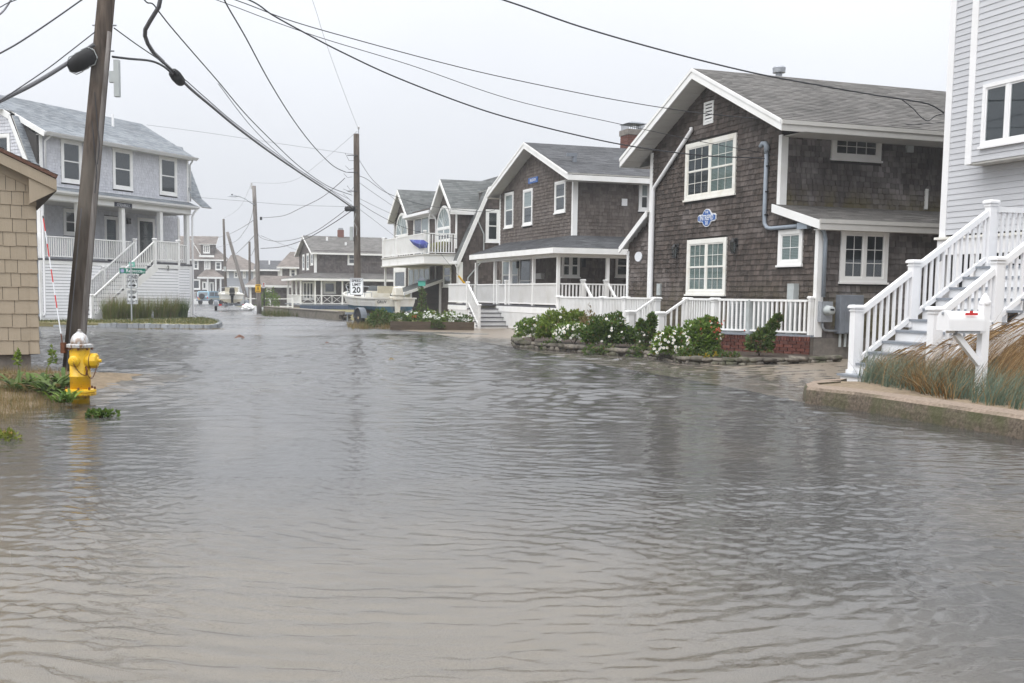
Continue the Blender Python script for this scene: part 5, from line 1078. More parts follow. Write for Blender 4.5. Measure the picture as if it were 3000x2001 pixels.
for yy in (0., -W_):
    MB().hexa([(.02, yy-.02, -.08), (.4, yy-.02, -.08), (xe+.3, yy-.02, zl-.3), (xe, yy-.02, zl-.04), (.02, yy+.015, -.08), (.4, yy+.015, -.08), (xe+.3, yy+.015, zl-.3), (xe, yy+.015, zl-.04)]).build('stringer', 'white_vinyl', hs)
    P = [(.27, .178), (1.36, .178*5+.04), (2.86, zl)]
    for x, z in P: post(hs, (x, yy, z-.0), 1.06, .135, 'white_vinyl', base=True)
    for (xa, za), (xb, zb) in zip(P, P[1:]): railing(hs, (xa+.06, yy, za+(.04 if xa < 1 else .05)), (xb-.06, yy, zb-.04), .94, .17, .118, .04, 'white_vinyl', .085, .09)
    post(hs, (4.3, yy, zl), 1.06, .135, 'white_vinyl', base=True); railing(hs, (2.93, yy, zl), (4.22, yy, zl), .96, .1, .118, .04, 'white_vinyl', .085, .09)
for x in (2.9, 4.6): post(hs, (x, -.1, 0), zl-.3, .14, 'white_vinyl', cap=False); post(hs, (x, -W_+.1, 0), zl-.3, .14, 'white_vinyl', cap=False)
# mailbox on a bracketed post
mp_ = atd(2822, 13.6, .19); ml = thing('mailbox', 'white domed mailbox with red flag on a white bracketed post', 'mailbox', mp_, radians(12))
k = F_PX/13.6; wdt = (2905-2770)/k; zc = EYE+(872-962)/k
arch = lambda x0, x1, rad, zb, hh: [(rad*cos(pi*q/14), zb+hh+rad*sin(pi*q/14)) for q in range(15)]+[(-rad, zb), (rad, zb)]
z0 = zc-.19
MB().prism([(p[0], p[1]) for p in arch(0, 0, .115, z0, .13)], -.30, .16, 'x').build('box', 'white_vinyl', ml, smooth=False)
MB().prism([(p[0]*1.04, z0+(p[1]-z0)*1.02) for p in arch(0, 0, .115, z0, .13)], -.345, -.30, 'x').build('door', 'white_vinyl', ml); MB().box((-.36, -.015, z0+.2), (-.345, .015, z0+.23)).build('latch', 'galvanised', ml)
MB().box((-.12, -.132, z0+.195), (.05, -.118, z0+.225)).box((-.06, -.133, z0+.22), (-.02, -.117, z0+.25)).build('flag', 'sign_red', ml)
MB().box((.19, -.05, -.1), (.29, .05, z0+.33)).lathe([(.07, z0+.33), (.075, z0+.36), (.06, z0+.38), (.045, z0+.42), (.01, z0+.47)], (.24, 0, 0), 8).build('post', 'white_vinyl', ml)
MB().box((-.26, -.05, z0-.035), (.24, .05, z0)).build('arm', 'white_vinyl', ml); MB().beam((-.16, 0, z0-.04), (.2, 0, z0-.42), .07, .07).build('brace', 'white_vinyl', ml)
MB().box((-.2, -.1, z0-.035), (.12, .1, z0-.002)).build('tray', 'galvanised', ml)
# ------------------------------------------------------------------ fire hydrant
t = NT('hydrant_yellow'); n1 = t.noise(40, 4); c = t.mix(t.mr(n1, .62, .72, 0, .8), (.72, .44, .012), (.22, .09, .03))
g = t.n('ShaderNodeNewGeometry'); sp = t.n('ShaderNodeSeparateXYZ'); t.l(g.outputs['Position'], sp.inputs[0])
c = t.mix(t.math('MULTIPLY', t.mr(t.noise(28, 4), .42, .6, 0, 1), t.math('MAXIMUM', t.mr(sp.outputs[2], .64, .69, 0, 1), t.math('MULTIPLY', t.mr(sp.outputs[2], .05, .09, 0, 1), t.mr(sp.outputs[2], .1, .16, 1, 0)))), c, (.16, .065, .02)); t.bsdf(c, .38, n1, .002, .5)
t = NT('hydrant_silver'); n1 = t.noise(22, 5, (1, 1, .5)); g = t.n('ShaderNodeNewGeometry'); sp = t.n('ShaderNodeSeparateXYZ'); t.l(g.outputs['Position'], sp.inputs[0])
c = t.mix(t.math('MULTIPLY', t.mr(n1, .48, .62, 0, .95), t.mr(sp.outputs[2], .72, .86, 1, .35)), (.58, .59, .60), (.23, .11, .035)); t.bsdf(c, .4, n1, .002, .5, .35)
plain('rust', (.13, .05, .025), .85, .4, 30)
hp = gz(237, 1182); hy = thing('fire_hydrant', 'yellow fire hydrant with rusty silver bonnet standing in floodwater', 'hydrant', hp)
MB().lathe([(.106, -.25), (.106, .10), (.125, .105)], n=28).build('standpipe', 'hydrant_yellow', hy, smooth=True)
MB().lathe([(.15, .098), (.182, .105), (.186, .13), (.176, .138)], n=32).build('break_flange', 'hydrant_yellow', hy); MB().lathe([(.178, .142), (.186, .15), (.182, .175), (.15, .182), (.13, .185)], n=32).build('break_flange', 'hydrant_yellow', hy)
MB().lathe([(.122, .18), (.122, .325), (.129, .33), (.129, .345), (.122, .35), (.12, .66), (.124, .69)], n=32).build('barrel', 'hydrant_yellow', hy, smooth=True)
MB().lathe([(.13, .685), (.155, .692), (.158, .706), (.15, .712)], n=32).build('bonnet_flange', 'hydrant_silver', hy); MB().lathe([(.15, .712), (.158, .718), (.156, .73), (.13, .736), (.105, .74)], n=32).build('bonnet_flange', 'hydrant_silver', hy)
MB().lathe([(.108, .735), (.108, .76), (.102, .79), (.088, .825), (.065, .852), (.045, .866), (.04, .872), (.036, .873)], n=40, wob=lambda a, h: 1+.035*max(0, cos(a*8))**3).build('bonnet', 'hydrant_silver', hy, smooth=True)
MB().lathe([(.036, .868), (.036, .884), (.022, .886), (.022, .912), (.01, .915)], n=6).build('operating_nut', 'hydrant_silver', hy)
bo = unit('hydrant_bolt', 'rust', lambda b: b.lathe([(.014, 0), (.014, .018), (.008, .03)], n=6))
for k in range(8):
    a = k*pi/4+.2; piece('bolt', bo, hy, Matrix.Translation((.168*cos(a), .168*sin(a), .18))); piece('bolt', bo, hy, Matrix.Translation((.143*cos(a), .143*sin(a), .69)) @ Matrix.Rotation(pi, 4, 'X'))
n_ = MB().lathe([(.10, .08), (.092, .125), (.094, .13)], (0, 0, .53), 24, 'x').build('pumper_nozzle', 'hydrant_yellow', hy, smooth=True)
MB().lathe([(.088, .13), (.088, .142)], (0, 0, .53), 24, 'x').build('gasket', 'rust', n_); MB().lathe([(.092, .142), (.094, .155), (.09, .205), (.075, .215), (.045, .22), (.04, .228), (.022, .23), (.02, .262)], (0, 0, .53), 20, 'x', wob=lambda a, h: 1+.02*cos(a*10)).build('cap', 'hydrant_yellow', n_, smooth=False)
n2 = MB().lathe([(.07, -.10), (.066, -.14)], (-.02, 0, .53), 22, 'y').build('hose_nozzle', 'hydrant_yellow', hy, smooth=True)
MB().lathe([(.066, -.14), (.066, -.165), (.055, -.175), (.04, -.18), (.038, -.195), (.02, -.197), (.018, -.215)], (-.02, 0, .53), 18, 'y').build('cap', 'hydrant_yellow', n2)
def chain(parent, pts, r=.0045, step=.018):
    L = [0]; 
    for a, b in zip(pts, pts[1:]): L.append(L[-1]+(Vector(b)-Vector(a)).length)
    mb = MB(); s = 0; k = 0
    while s < L[-1]:
        i = max(j for j in range(len(pts)-1) if L[j] <= s); p = Vector(pts[i]).lerp(Vector(pts[i+1]), (s-L[i])/(L[i+1]-L[i])); d = (Vector(pts[i+1])-Vector(pts[i])).normalized(); o = d.orthogonal().normalized(); b = d.cross(o)
        if k % 2: o = b
        ring_ = [p+d*(.013*cos(q*pi/3))+o*(.007*sin(q*pi/3)) for q in range(7)]; mb.tube(ring_, r*.6, 4, False); s += step; k += 1
    return mb.build('chain', 'rust', parent, kind='stuff')
def drape(a, b, s): return [tuple(Vector(a).lerp(Vector(b), k/12)-Vector((0, 0, 4*s*(k/12)*(1-k/12)))) for k in range(13)]
chain(hy, drape((-.0, -.20, .49), (.115, -.09, .36), .045)); chain(hy, drape((.105, -.09, .42), (.225, -.05, .48), .13)); MB().tube([(.1, -.085, .46), (.12, -.1, .42), (.11, -.1, .36)], .012, 6).build('chain_hook', 'rust', hy)
q0 = Vector((-.195, -.03, .70)); q1 = O+ray(127, 640)*(13.2/ray(127, 640).dot(FW))-hp
MB().box((-.215, -.06, .62), (-.165, .0, .75)).build('marker_bracket', 'rust', hy); rd = q1-q0; nseg = 10
for k in range(nseg):
    a, b = q0+rd*(k/nseg), q0+rd*((k+1)/nseg)
    m_ = 'rust' if k == 0 else ('sign_white' if k in (1, 2) or k % 2 == 0 else 'sign_red')
    MB().tube([a, b], .0075, 6).build('marker_rod', m_ if k < nseg-1 else 'sign_red', hy)
MB().tube([q1, q1+rd*.02], .009, 6).build('marker_tip', 'black_metal', hy)
# ------------------------------------------------------------------ utility poles
t = NT('pole_wood'); w1 = t.noise(14, 5, (1, 1, .05), .65); w2 = t.noise(1.6, 3, (1, 1, .4)); c = t.mix(t.mr(w1, .3, .7, 0, 1), (.035, .026, .021), (.125, .098, .078)); c = t.mix(t.mr(w2, .45, .65, 0, .55), c, (.16, .145, .125)); t.bsdf(c, .85, w1, .012, .2)
t = NT('pole_grey'); w1 = t.noise(16, 5, (1, 1, .05), .65); t.bsdf(t.mix(t.mr(w1, .3, .7, 0, 1), (.11, .095, .085), (.27, .25, .235)), .85, w1, .012, .2)
plain('insulator', (.5, .5, .5), .3, .1, 10)
def at(px, py, depth): d = ray(px, py); return O+d*(depth/d.dot(FW))
LP0 = gz(213, 1086); LD = (LP0-O).dot(FW); LP1 = at(311, 0, LD+.25); LPd = (LP1-LP0); LP0 = LP0-LPd*.03; LPT = LP0+LPd*1.62
lp = thing('leaning_utility_pole', 'big leaning weathered utility pole standing in the flooded street behind the hydrant', 'utility pole', LP0)
def LPz(z): k = (z-LP0.z)/LPd.z; return LP0+LPd*k
L0 = lambda P: Vector(P)-LP0
nn = 26; vs = []; mb = MB(); ptsL = [LPd*(1.62*k/14) for k in range(15)]
mb.tube(ptsL, [.172-.04*k/14 for k in range(15)], nn); pm = mb.build('shaft', 'pole_wood', lp, smooth=True)
off_ = Vector((.10, -.03, 0)); MB().tube([p+off_+Vector((0, 0, .1)) for p in ptsL[:9]], [.088-.03*k/9 for k in range(9)], 12).build('split_face', 'pole_grey', lp, smooth=True)
MB().tube([ptsL[k]+Vector((-.045, -.172+.012*k/3, 0)) for k in range(0, 5)], .011, 6).build('ground_wire_cover', 'cable_grey', lp)
for (za, xo) in ((3.4, .14), (3.9, .12)): MB().tube([L0(LPz(za+.9))+Vector((.0, -.15, 0)), L0(LPz(za+.4))+Vector((.09, -.16, 0)), L0(LPz(za))+Vector((.16, -.14, 0)), L0(LPz(za-.35))+Vector((.16, -.15, 0))], .008, 5).build('loose_wire', 'cable_black', lp)
bx = at(343, 230, LD); b0 = L0(bx); MB().box((b0.x-.045, b0.y-.05, b0.z-.31), (b0.x+.045, b0.y+.05, b0.z+.31)).build('power_supply', 'box_light', lp); MB().box((b0.x-.13, b0.y-.04, b0.z-.07), (b0.x-.045, b0.y+.04, b0.z+.12)).build('supply_bracket', 'box_light', lp)
for z in (6.0, 5.55): q = L0(LPz(z)); MB().tube([q-Vector((.2, 0, 0)), q+Vector((.22, 0, 0))], .014, 6).build('through_bolt', 'galvanised', lp)
# pole in the middle distance with the speed sign
def pole(name, label, base, top, r0, r1, m='pole_wood'):
    p = thing(name, label, 'utility pole', base); d = Vector(top)-Vector(base)
    MB().tube([d*(k/8)-(Vector((0, 0, .15)) if k == 0 else Vector()) for k in range(9)], [r0+(r1-r0)*k/8 for k in range(9)], 14).build('shaft', m, p, smooth=True); return p, d
MP = gz(1048, 949); MP.z = 0; MPT = at(1044, 393, 48.0); mp_, md = pole('dark_utility_pole', 'dark utility pole carrying the speed limit sign beside the boat trailer', MP, MPT, .165, .13)
def mq(px, py): return at(px, py, 47.85)-MP
MB().tube([md+Vector((.08, 0, -.7)), md+Vector((.1, 0, .28))], .02, 6).build('top_pin', 'galvanised', mp_); MB().lathe([(.03, 0), (.06, .03), (.03, .06), (.06, .09), (.03, .13)], tuple(md+Vector((.1, 0, .22))), 10).build('insulator', 'insulator', mp_)
for py in (455, 505, 560, 605, 615): q = mq(1040, py); MB().tube([q+Vector((-.35, 0, 0)), q+Vector((.12, 0, 0))], .018, 5).build('bracket', 'black_metal', mp_)
MB().lathe([(.03, -.24), (.11, -.2), (.12, .2), (.03, .24)], tuple(mq(1025, 612)), 10, 'x').build('splice_closure', 'dark_rubber', mp_)
q = mq(1031, 683); MB().box((q.x-.09, q.y-.1, q.z-.32), (q.x+.05, q.y+.1, q.z+.28)).build('power_supply', 'box_light', mp_)
MB().tube([mq(1042, 625), mq(1036, 650), mq(1046, 668), mq(1044, 690)], .012, 5).build('loose_wire', 'box_light', mp_); q = mq(1041, 890); MB().box((q.x-.03, -.2, q.z-.14), (q.x+.03, -.165, q.z+.14)).build('reflector', 'sign_white', mp_)
for k in range(7):
    q = mq(1041+rnd.uniform(-12, 4), 470+k*24); MB().tube([q, q+Vector((-.2, -.05, rnd.uniform(-.3, .2))), q+Vector((-.38, 0, rnd.uniform(-.2, .35)))], .01, 4).build('jumper_wire', 'cable_black', mp_)
FP = gz(760, 918); FPT = at(744, 545, 68.5); fp, fd = pole('street_lamp_pole', 'grey utility pole with a curved street lamp arm and a yellow warning sign', FP, FPT, .16, .12, 'pole_grey')
def fq(px, py): return at(px, py, 68.4)-FP
arm = MB().tube([fq(746, 600), fq(735, 594), fq(718, 582), fq(700, 575), fq(690, 575)], .035, 6).build('lamp_arm', 'galvanised', fp, smooth=True); q = fq(680, 575); MB().hexa([(q.x-.28, q.y-.1, q.z-.02), (q.x+.25, q.y-.1, q.z-.06), (q.x+.25, q.y+.1, q.z-.06), (q.x-.28, q.y+.1, q.z-.02), (q.x-.28, q.y-.08, q.z+.03), (q.x+.25, q.y-.08, q.z+.07), (q.x+.25, q.y+.08, q.z+.07), (q.x-.28, q.y+.08, q.z+.03)]).build('lamp_head', 'galvanised', arm); MB().lathe([(.05, .06), (.05, .14)], tuple(q), 8).build('photocell', 'black_metal', arm)
MB().box((fd.x-.2, fd.y-.05, fd.z-.2), (fd.x-.1, fd.y+.05, fd.z+.2)).build('insulator', 'insulator', fp); q = fq(764, 640); MB().box((q.x-.05, q.y-.05, q.z-.1), (q.x+.08, q.y+.05, q.z+.1)).build('bracket', 'black_metal', fp)
fp2, _ = pole('distant_utility_pole', 'thin grey utility pole rising in front of the brown house with the porch', atd(663, 118, -.28), at(655, 642, 118), .17, .12); q = at(661, 788, 117.7)-atd(663, 118, -.28); MB().box((q.x-.12, -.35, q.z-.25), (q.x+.12, -.2, q.z+.25)).build('meter_cabinet', 'box_light', fp2)
pole('tilted_pole_stub', 'strongly tilted grey pole stub leaning beside the distant boat', atd(729, 108, -.22), at(666, 680, 108), .2, .15, 'pole_grey'); pole('short_utility_pole', 'short dark utility pole behind the yellow warning sign', atd(732, 124, -.34), at(731, 708, 124), .16, .12)
# ------------------------------------------------------------------ signs
def sign_plate(parent, q, wd, ht, m, border=None, M4=None, name='sign_plate', r=.03):
    """q: centre; plate faces -y in the parent's axes"""
    P = [(-wd/2+r, -ht/2), (wd/2-r, -ht/2), (wd/2, -ht/2+r), (wd/2, ht/2-r), (wd/2-r, ht/2), (-wd/2+r, ht/2), (-wd/2, ht/2-r), (-wd/2, -ht/2+r)]
    B = Matrix.Translation(q) @ (M4 or Matrix.Identity(4)); o = MB(B).prism(P, -.004, .004, 'y').build(name, m, parent)
    if border:
        sx, sz = (wd-.03)/wd, (ht-.03)/ht; s2x, s2z = (wd-.055)/wd, (ht-.055)/ht; mb = MB(B)
        for k in range(8):
            a, b = P[k], P[(k+1) % 8]; mb.hexa([(a[0]*sx, -.007, a[1]*sz), (b[0]*sx, -.007, b[1]*sz), (b[0]*sx, -.004, b[1]*sz), (a[0]*sx, -.004, a[1]*sz), (a[0]*s2x, -.007, a[1]*s2z), (b[0]*s2x, -.007, b[1]*s2z), (b[0]*s2x, -.004, b[1]*s2z), (a[0]*s2x, -.004, a[1]*s2z)])
        mb.build('border', border, o, merge=True)
    return o
def TXT(q, dz=0., dx=0., M4=None): return Matrix.Translation(q) @ (M4 or Matrix.Identity(4)) @ Matrix.Translation((dx, -.0065, dz)) @ Matrix(((1, 0, 0, 0), (0, 0, -1, 0), (0, 1, 0, 0), (0, 0, 0, 1)))
sgn = thing('speed_limit_sign', 'white speed limit 20 sign fixed to the dark utility pole', 'sign', at(1044, 870, 47.55)); sgn.location.z = sgn.location.z; q = at(1044.5, 839.5, 47.62)-sgn.location
o = sign_plate(sgn, q, .60, .75, 'sign_white', 'sign_black'); lettering('SPEED', .165, 'sign_black', o, TXT(q, .25), bold=.004); lettering('LIMIT', .165, 'sign_black', o, TXT(q, .085), bold=.004); lettering('20', .36, 'sign_black', o, TXT(q, -.16), bold=.01)
SB = atd(386, 42.6, .15); st = thing('street_sign_post', 'steel post with green street names above one way and keep right signs', 'sign', SB, radians(6))
Ri = Matrix.Rotation(radians(-6), 4, 'Z')
def sq(px, py): return Ri @ (at(px, py, 42.55)-SB)
MB().box((-.025, -.02, -.1), (.025, .02, sq(386, 764).z)).build('post', 'galvanised', st)
def arrow(parent, q): 
    B = Matrix.Translation(q); return MB(B).prism([(-.14, -.028), (.04, -.028), (.04, -.075), (.15, 0), (.04, .075), (.04, .028), (-.14, .028)], -.007, -.0045, 'y').build('arrow', 'sign_black', parent)
q = sq(388, 825); o = sign_plate(st, q, .42, .55, 'sign_white', 'sign_black'); lettering('ONE', .17, 'sign_black', o, TXT(q, .17), bold=.003); lettering('WAY', .17, 'sign_black', o, TXT(q, .01), bold=.003); arrow(o, q+Vector((0, 0, -.15)))
q = sq(388, 870.5); o = sign_plate(st, q, .42, .55, 'sign_white', 'sign_black'); lettering('KEEP', .145, 'sign_black', o, TXT(q, .18), bold=.002); lettering('RIGHT', .135, 'sign_black', o, TXT(q, -.18), bold=.002); arrow(o, q+Vector((0, 0, .0)))
q = sq(388, 793.5); o = sign_plate(st, q, 1.0, .205, 'sign_green', r=.008); lettering('Rebecca', .185, 'sign_white', o, TXT(q, .0, .06), bold=.003); lettering('Rd', .085, 'sign_white', o, TXT(q, -.03, .42), bold=.001); MB(Matrix.Translation(q+Vector((-.39, 0, 0)))).lathe([(.075, -.0065), (.075, -.004)], n=20, axis='y').build('town_seal', 'lilac_seal', o)
q = sq(386, 775); Rr = Matrix.Rotation(radians(-64), 4, 'Z'); o = sign_plate(st, q, .86, .19, 'sign_green_pale', M4=Rr, r=.008); lettering('Lighthouse', .14, 'sign_white', o, TXT(q, 0, -.02, Rr), bold=.002)
ys = thing('warning_sign', 'yellow pedestrian warning sign on the street lamp pole', 'sign', at(756, 856, 68.15)); q = at(756, 845, 68.15)-ys.location; o = sign_plate(ys, q, .36, .50, 'stop_yellow')
B = Matrix.Translation(q); mb = MB(B); mb.lathe([(.001, -.0), (.028, -.0)], (0, -.006, .1), 10, 'y').box((-.03, -.008, -.03), (.03, -.004, .065)).beam((-.02, -.006, -.02), (-.05, -.006, -.12), .02, .02, (0, 1, 0)).beam((.02, -.006, -.02), (.05, -.006, -.12), .02, .02, (0, 1, 0)); mb.build('walking_figure', 'sign_black', o); MB(B).box((-.13, -.007, .16), (.13, -.004, .20)).build('printed_line', 'sign_black', o); MB(B).box((-.13, -.007, -.20), (.13, -.004, -.165)).build('printed_line', 'sign_black', o)
nb_ = atd(774, 69, .0); np_ = thing('no_parking_sign', 'small white parking sign with red print on a dark post by the wall', 'sign', nb_); MB().box((-.03, -.03, -.1), (.03, .03, (at(773, 845, 69)-nb_).z)).build('post', 'dark_rubber', np_); q = at(772.5, 836, 68.9)-nb_; o = sign_plate(np_, q, .21, .36, 'sign_white'); MB(Matrix.Translation(q)).lathe([(.05, -.006), (.05, -.004)], (0, 0, .09), 12, 'y').build('red_disc', 'sign_red', o); MB(Matrix.Translation(q)).box((-.06, -.006, -.06), (.06, -.004, -.02)).build('red_print', 'sign_red', o)
# ------------------------------------------------------------------ wires
def wire(name, pts, r, m, label, group=None, n=5): return path_tube(name, pts, r, m, label, 'cable', group, n)
LPq = lambda z, dx=0.: LPz(z)+Vector((dx, 0, 0))
mpw = lambda px, py: at(px, py, 47.85)
def through(a, b, pix, pd, n=30, ext=0):                    # wire from a to b hanging so that it passes the pixel at depth pd
    mid = at(pix[0], pix[1], pd); k = (mid-a).dot(b-a)/(b-a).length_squared; s = (a.lerp(b, k).z-mid.z)/(4*k*(1-k)); return sag(a, b, s, n)
# trunk cable between the two poles with its splice closure
ca = at(440, 0, LD+1.5); tr1 = [at(480, -60, LD+1), at(465, 20, LD+1.1), at(440, 60, LD+1.3), at(426, 85, LD+1.5), at(425, 105, LD+1.7), at(434, 130, LD+2), at(450, 155, LD+2.4), at(478, 182, LD+3)]
wire('trunk_cable', tr1, .042, 'cable_grey', 'thick grey trunk cable curling down to the splice by the leaning pole')
e1 = mpw(1035, 608); a1 = at(478, 182, LD+3)
def curve_px(ctrl, n=8):                                    # smooth curve through points given as (px, py, depth)
    P = [at(*c) for c in ctrl]; out = []
    for i in range(len(P)-1):
        p0, p1, p2, p3 = P[max(i-1, 0)], P[i], P[i+1], P[min(i+2, len(P)-1)]
        for k in range(n):
            s = k/n; out.append(.5*((2*p1)+(p2-p0)*s+(2*p0-5*p1+4*p2-p3)*s*s+(3*p1-p0-3*p2+p3)*s**3))
    return out+[P[-1]]
D0 = LD
wire('trunk_cable', curve_px([(478, 182, D0+3), (520, 222, D0+4), (560, 262, D0+5.2), (620, 312, D0+7.2), (700, 378, 28.5), (800, 452, 33.5), (900, 520, 39.5), (980, 572, 45), (1034, 610, 47.8)]), .034, 'cable_grey', 'thick trunk cable sagging from the splice to the dark pole')
wire('trunk_cable', curve_px([(330, 166, D0), (380, 172, D0+.7), (440, 178, D0+1.7), (475, 192, D0+2.5), (500, 212, D0+3.3)]), .022, 'cable_black', 'thin black cable running from the leaning pole to the splice')
wire('support_strand', curve_px([(334, 82, D0), (400, 130, D0+1.2), (470, 178, D0+2.6), (540, 232, D0+4.4), (600, 285, D0+6.3), (700, 370, 28), (850, 480, 36), (960, 552, 43), (1034, 604, 47.8)]), .011, 'cable_black', 'thin steel strand stretched above the thick trunk cable')
cl = at(520, 228, D0+4); clo = thing('splice_closure', 'black cable splice closure hanging right of the leaning pole', 'cable gear', cl); d = (at(545, 255, D0+4.6)-at(498, 200, D0+3.4)).normalized(); MB().tube([d*-.32, d*-.28, d*-.1, d*.2, d*.27, d*.33], [.05, .105, .12, .11, .09, .03], 12).build('shell', 'dark_rubber', clo, smooth=True); MB().tube([d*-.36, d*.38], .035, 8).build('cable_core', 'cable_grey', clo)
cl = at(240, 178, D0); clo = thing('splice_closure', 'black ribbed splice closure strapped left of the leaning pole', 'cable gear', cl); d = (at(275, 150, D0)-at(200, 195, D0)).normalized(); MB().tube([d*-.26, d*-.2, d*-.05, d*.15, d*.24], [.06, .12, .15, .14, .11], 14).build('shell', 'dark_rubber', clo, smooth=True)
for k in range(3): MB().tube([d*(-.12+.12*k)+Vector((.16*sin(q*pi/4), -.02*cos(q*pi/4), .165*cos(q*pi/4))) for q in range(9)], .01, 5).build('strap', 'box_light', clo)
wire('trunk_cable', curve_px([(276, 130, D0), (240, 155, D0), (205, 180, D0), (150, 215, D0-.4), (90, 250, D0-.8), (30, 280, D0-1.2), (-60, 325, D0-1.8)]), .038, 'cable_grey', 'thick cable bundle running down to the left from the leaning pole'); wire('support_strand', curve_px([(278, 94, D0), (200, 155, D0-.3), (130, 208, D0-.7), (0, 295, D0-1.5), (-60, 330, D0-1.9)]), .01, 'cable_black', 'thin strand above the thick cable bundle left of the leaning pole')
wire('overhead_wire', curve_px([(244, -4, D0+.2), (150, 62, D0-.8), (60, 122, D0-1.6), (0, 156, D0-2.2), (-70, 192, D0-3)]), .014, 'cable_black', 'overhead wire crossing the top left corner'); wire('overhead_wire', curve_px([(56, -4, D0-1), (20, 10, D0-1.3), (0, 21, D0-1.5), (-40, 36, D0-1.8)]), .009, 'cable_black', 'thin wire clipping the top left corner'); wire('overhead_wire', curve_px([(39, -12, D0-1), (18, 22, D0-1.2), (0, 42, D0-1.4), (-50, 80, D0-1.8)]), .016, 'cable_grey', 'steep cable clipping the top left corner')
wire('overhead_wire', curve_px([(423, 0, D0+1.4), (432, 8, D0+1.5), (448, 12, D0+1.7), (470, 40, D0+2.1), (500, 78, D0+2.9), (560, 148, D0+4.6), (640, 240, D0+7.5), (720, 335, 29.5), (800, 416, 34), (880, 490, 39.5), (960, 545, 44.5), (1032, 572, 47.8)]), .014, 'cable_black', 'lashed telephone wire sagging from the leaning pole to the dark pole')
wire('overhead_wire', curve_px([(640, 246, D0+7.5), (740, 375, 31), (840, 470, 37), (940, 540, 43.5), (1020, 582, 47.8)]), .009, 'cable_black', 'thin wire beneath the lashed telephone wire')
wire('secondary_wire', curve_px([(560, -180, D0+1), (640, -40, D0+3), (665, 15, D0+4.3), (720, 110, D0+7.2), (790, 240, 30), (860, 352, 36), (920, 430, 41), (975, 485, 45), (1015, 505, 47.8)]), .017, 'cable_black', 'twisted black wire dropping steeply to the dark pole')
wire('primary_wire', curve_px([(790, -330, 22), (915, 0, 32), (950, 110, 36), (1000, 250, 42), (1048, 374, 47.9)]), .006, 'cable_grey', 'thin primary wire rising steeply from the top of the dark pole')
IM = FI.w((-.14, 2.14, 4.95))
def drop(a, b, pix, pd): return through(a, b, pix, pd)
wire('service_wire', curve_px([(420, -120, D0), (560, -60, D0+.3), (730, 0, D0+.8), (800, 45, D0+1), (900, 100, D0+1.4), (1000, 152, D0+1.7), (1150, 222, D0+2.2), (1350, 300, D0+3), (1500, 348, D0+3.6), (1700, 398, D0+4.4), (1860, 430, D0+5), (2050, 455, D0+5.6), (2200, 462, 24.6), (2240, 464, 24.7)]), .014, 'cable_black', 'thick black service wire ending at the brown gable house mast')
wire('service_wire', curve_px([(420, -90, D0), (690, 0, D0+.8), (850, 60, D0+1.2), (1050, 118, D0+1.9), (1300, 185, D0+2.8), (1500, 232, D0+3.6), (1800, 292, D0+4.6), (2060, 332, 24.3), (2290, 352, 25.2), (2500, 362, 25.6), (2650, 365, 25.6), (2770, 358, 25)]), .009, 'cable_black', 'thin wire crossing above the brown house gable')
wire('service_wire', curve_px([(400, -80, D0), (635, 0, D0+.6), (800, 62, D0+1.1), (950, 114, D0+1.6), (1200, 190, D0+2.4), (1500, 292, D0+3.6), (1800, 360, D0+4.6), (2040, 412, 24.2), (2190, 440, 24.6), (2275, 456, 25)]), .007, 'cable_black', 'hair-thin wire strung below the gable crossing wire')
wire('service_wire', curve_px([(1000, -130, D0), (1200, -80, D0+.2), (1475, 0, D0+.6), (1700, 78, D0+1.2), (1950, 150, D0+1.8), (2200, 212, D0+2.3), (2400, 250, D0+2.6), (2560, 278, 21.6), (2640, 290, 21.7), (2720, 305, 21.8), (2765, 330, 21.9)]), .015, 'cable_black', 'heavy service wire dropping to the grey clapboard house')
wire('service_wire', curve_px([(2640, 290, 21.7), (2675, 318, 21.75), (2695, 340, 21.8), (2718, 354, 21.8), (2740, 340, 21.85), (2765, 333, 21.9)]), .010, 'cable_black', 'loose loop of wire by the grey clapboard house corner')
wire('house_wire', curve_px([(430, 366, 50), (600, 388, 49), (800, 418, 48.4), (1035, 452, 48)]), .007, 'cable_grey', 'fine wire from the grey house roof to the dark pole'); wire('house_wire', curve_px([(565, 577, 53), (700, 588, 51), (850, 600, 49), (1035, 606, 48)]), .007, 'cable_grey', 'fine wire from the grey house eave to the dark pole')
for i, (c, r, lb) in enumerate([
    ([(1050, 465, 48), (1090, 525, 50), (1140, 570, 53), (1180, 605, 55.5), (1166, 600, 55)][:4], .010, 'wire sloping from the dark pole to the left dormer'),
    ([(1050, 515, 48), (1075, 525, 49), (1140, 568, 52), (1250, 602, 54), (1400, 620, 53), (1450, 615, 52.8)], .012, 'wire from the dark pole past both dormers'),
    ([(1050, 533, 48), (1090, 562, 50), (1150, 603, 53.5)], .009, 'wire meeting the left dormer eave'),
    ([(1050, 580, 48), (1100, 605, 50), (1150, 628, 53.5)], .008, 'wire below the left dormer eave'),
    ([(1052, 594, 48), (1110, 630, 50), (1200, 672, 53), (1340, 700, 53.5)], .011, 'wire passing in front of the balcony'),
    ([(1052, 612, 48), (1105, 652, 50), (1160, 695, 53)], .008, 'wire running down to the balcony rail')]): wire('house_wire', curve_px(c), r, 'cable_black', lb)
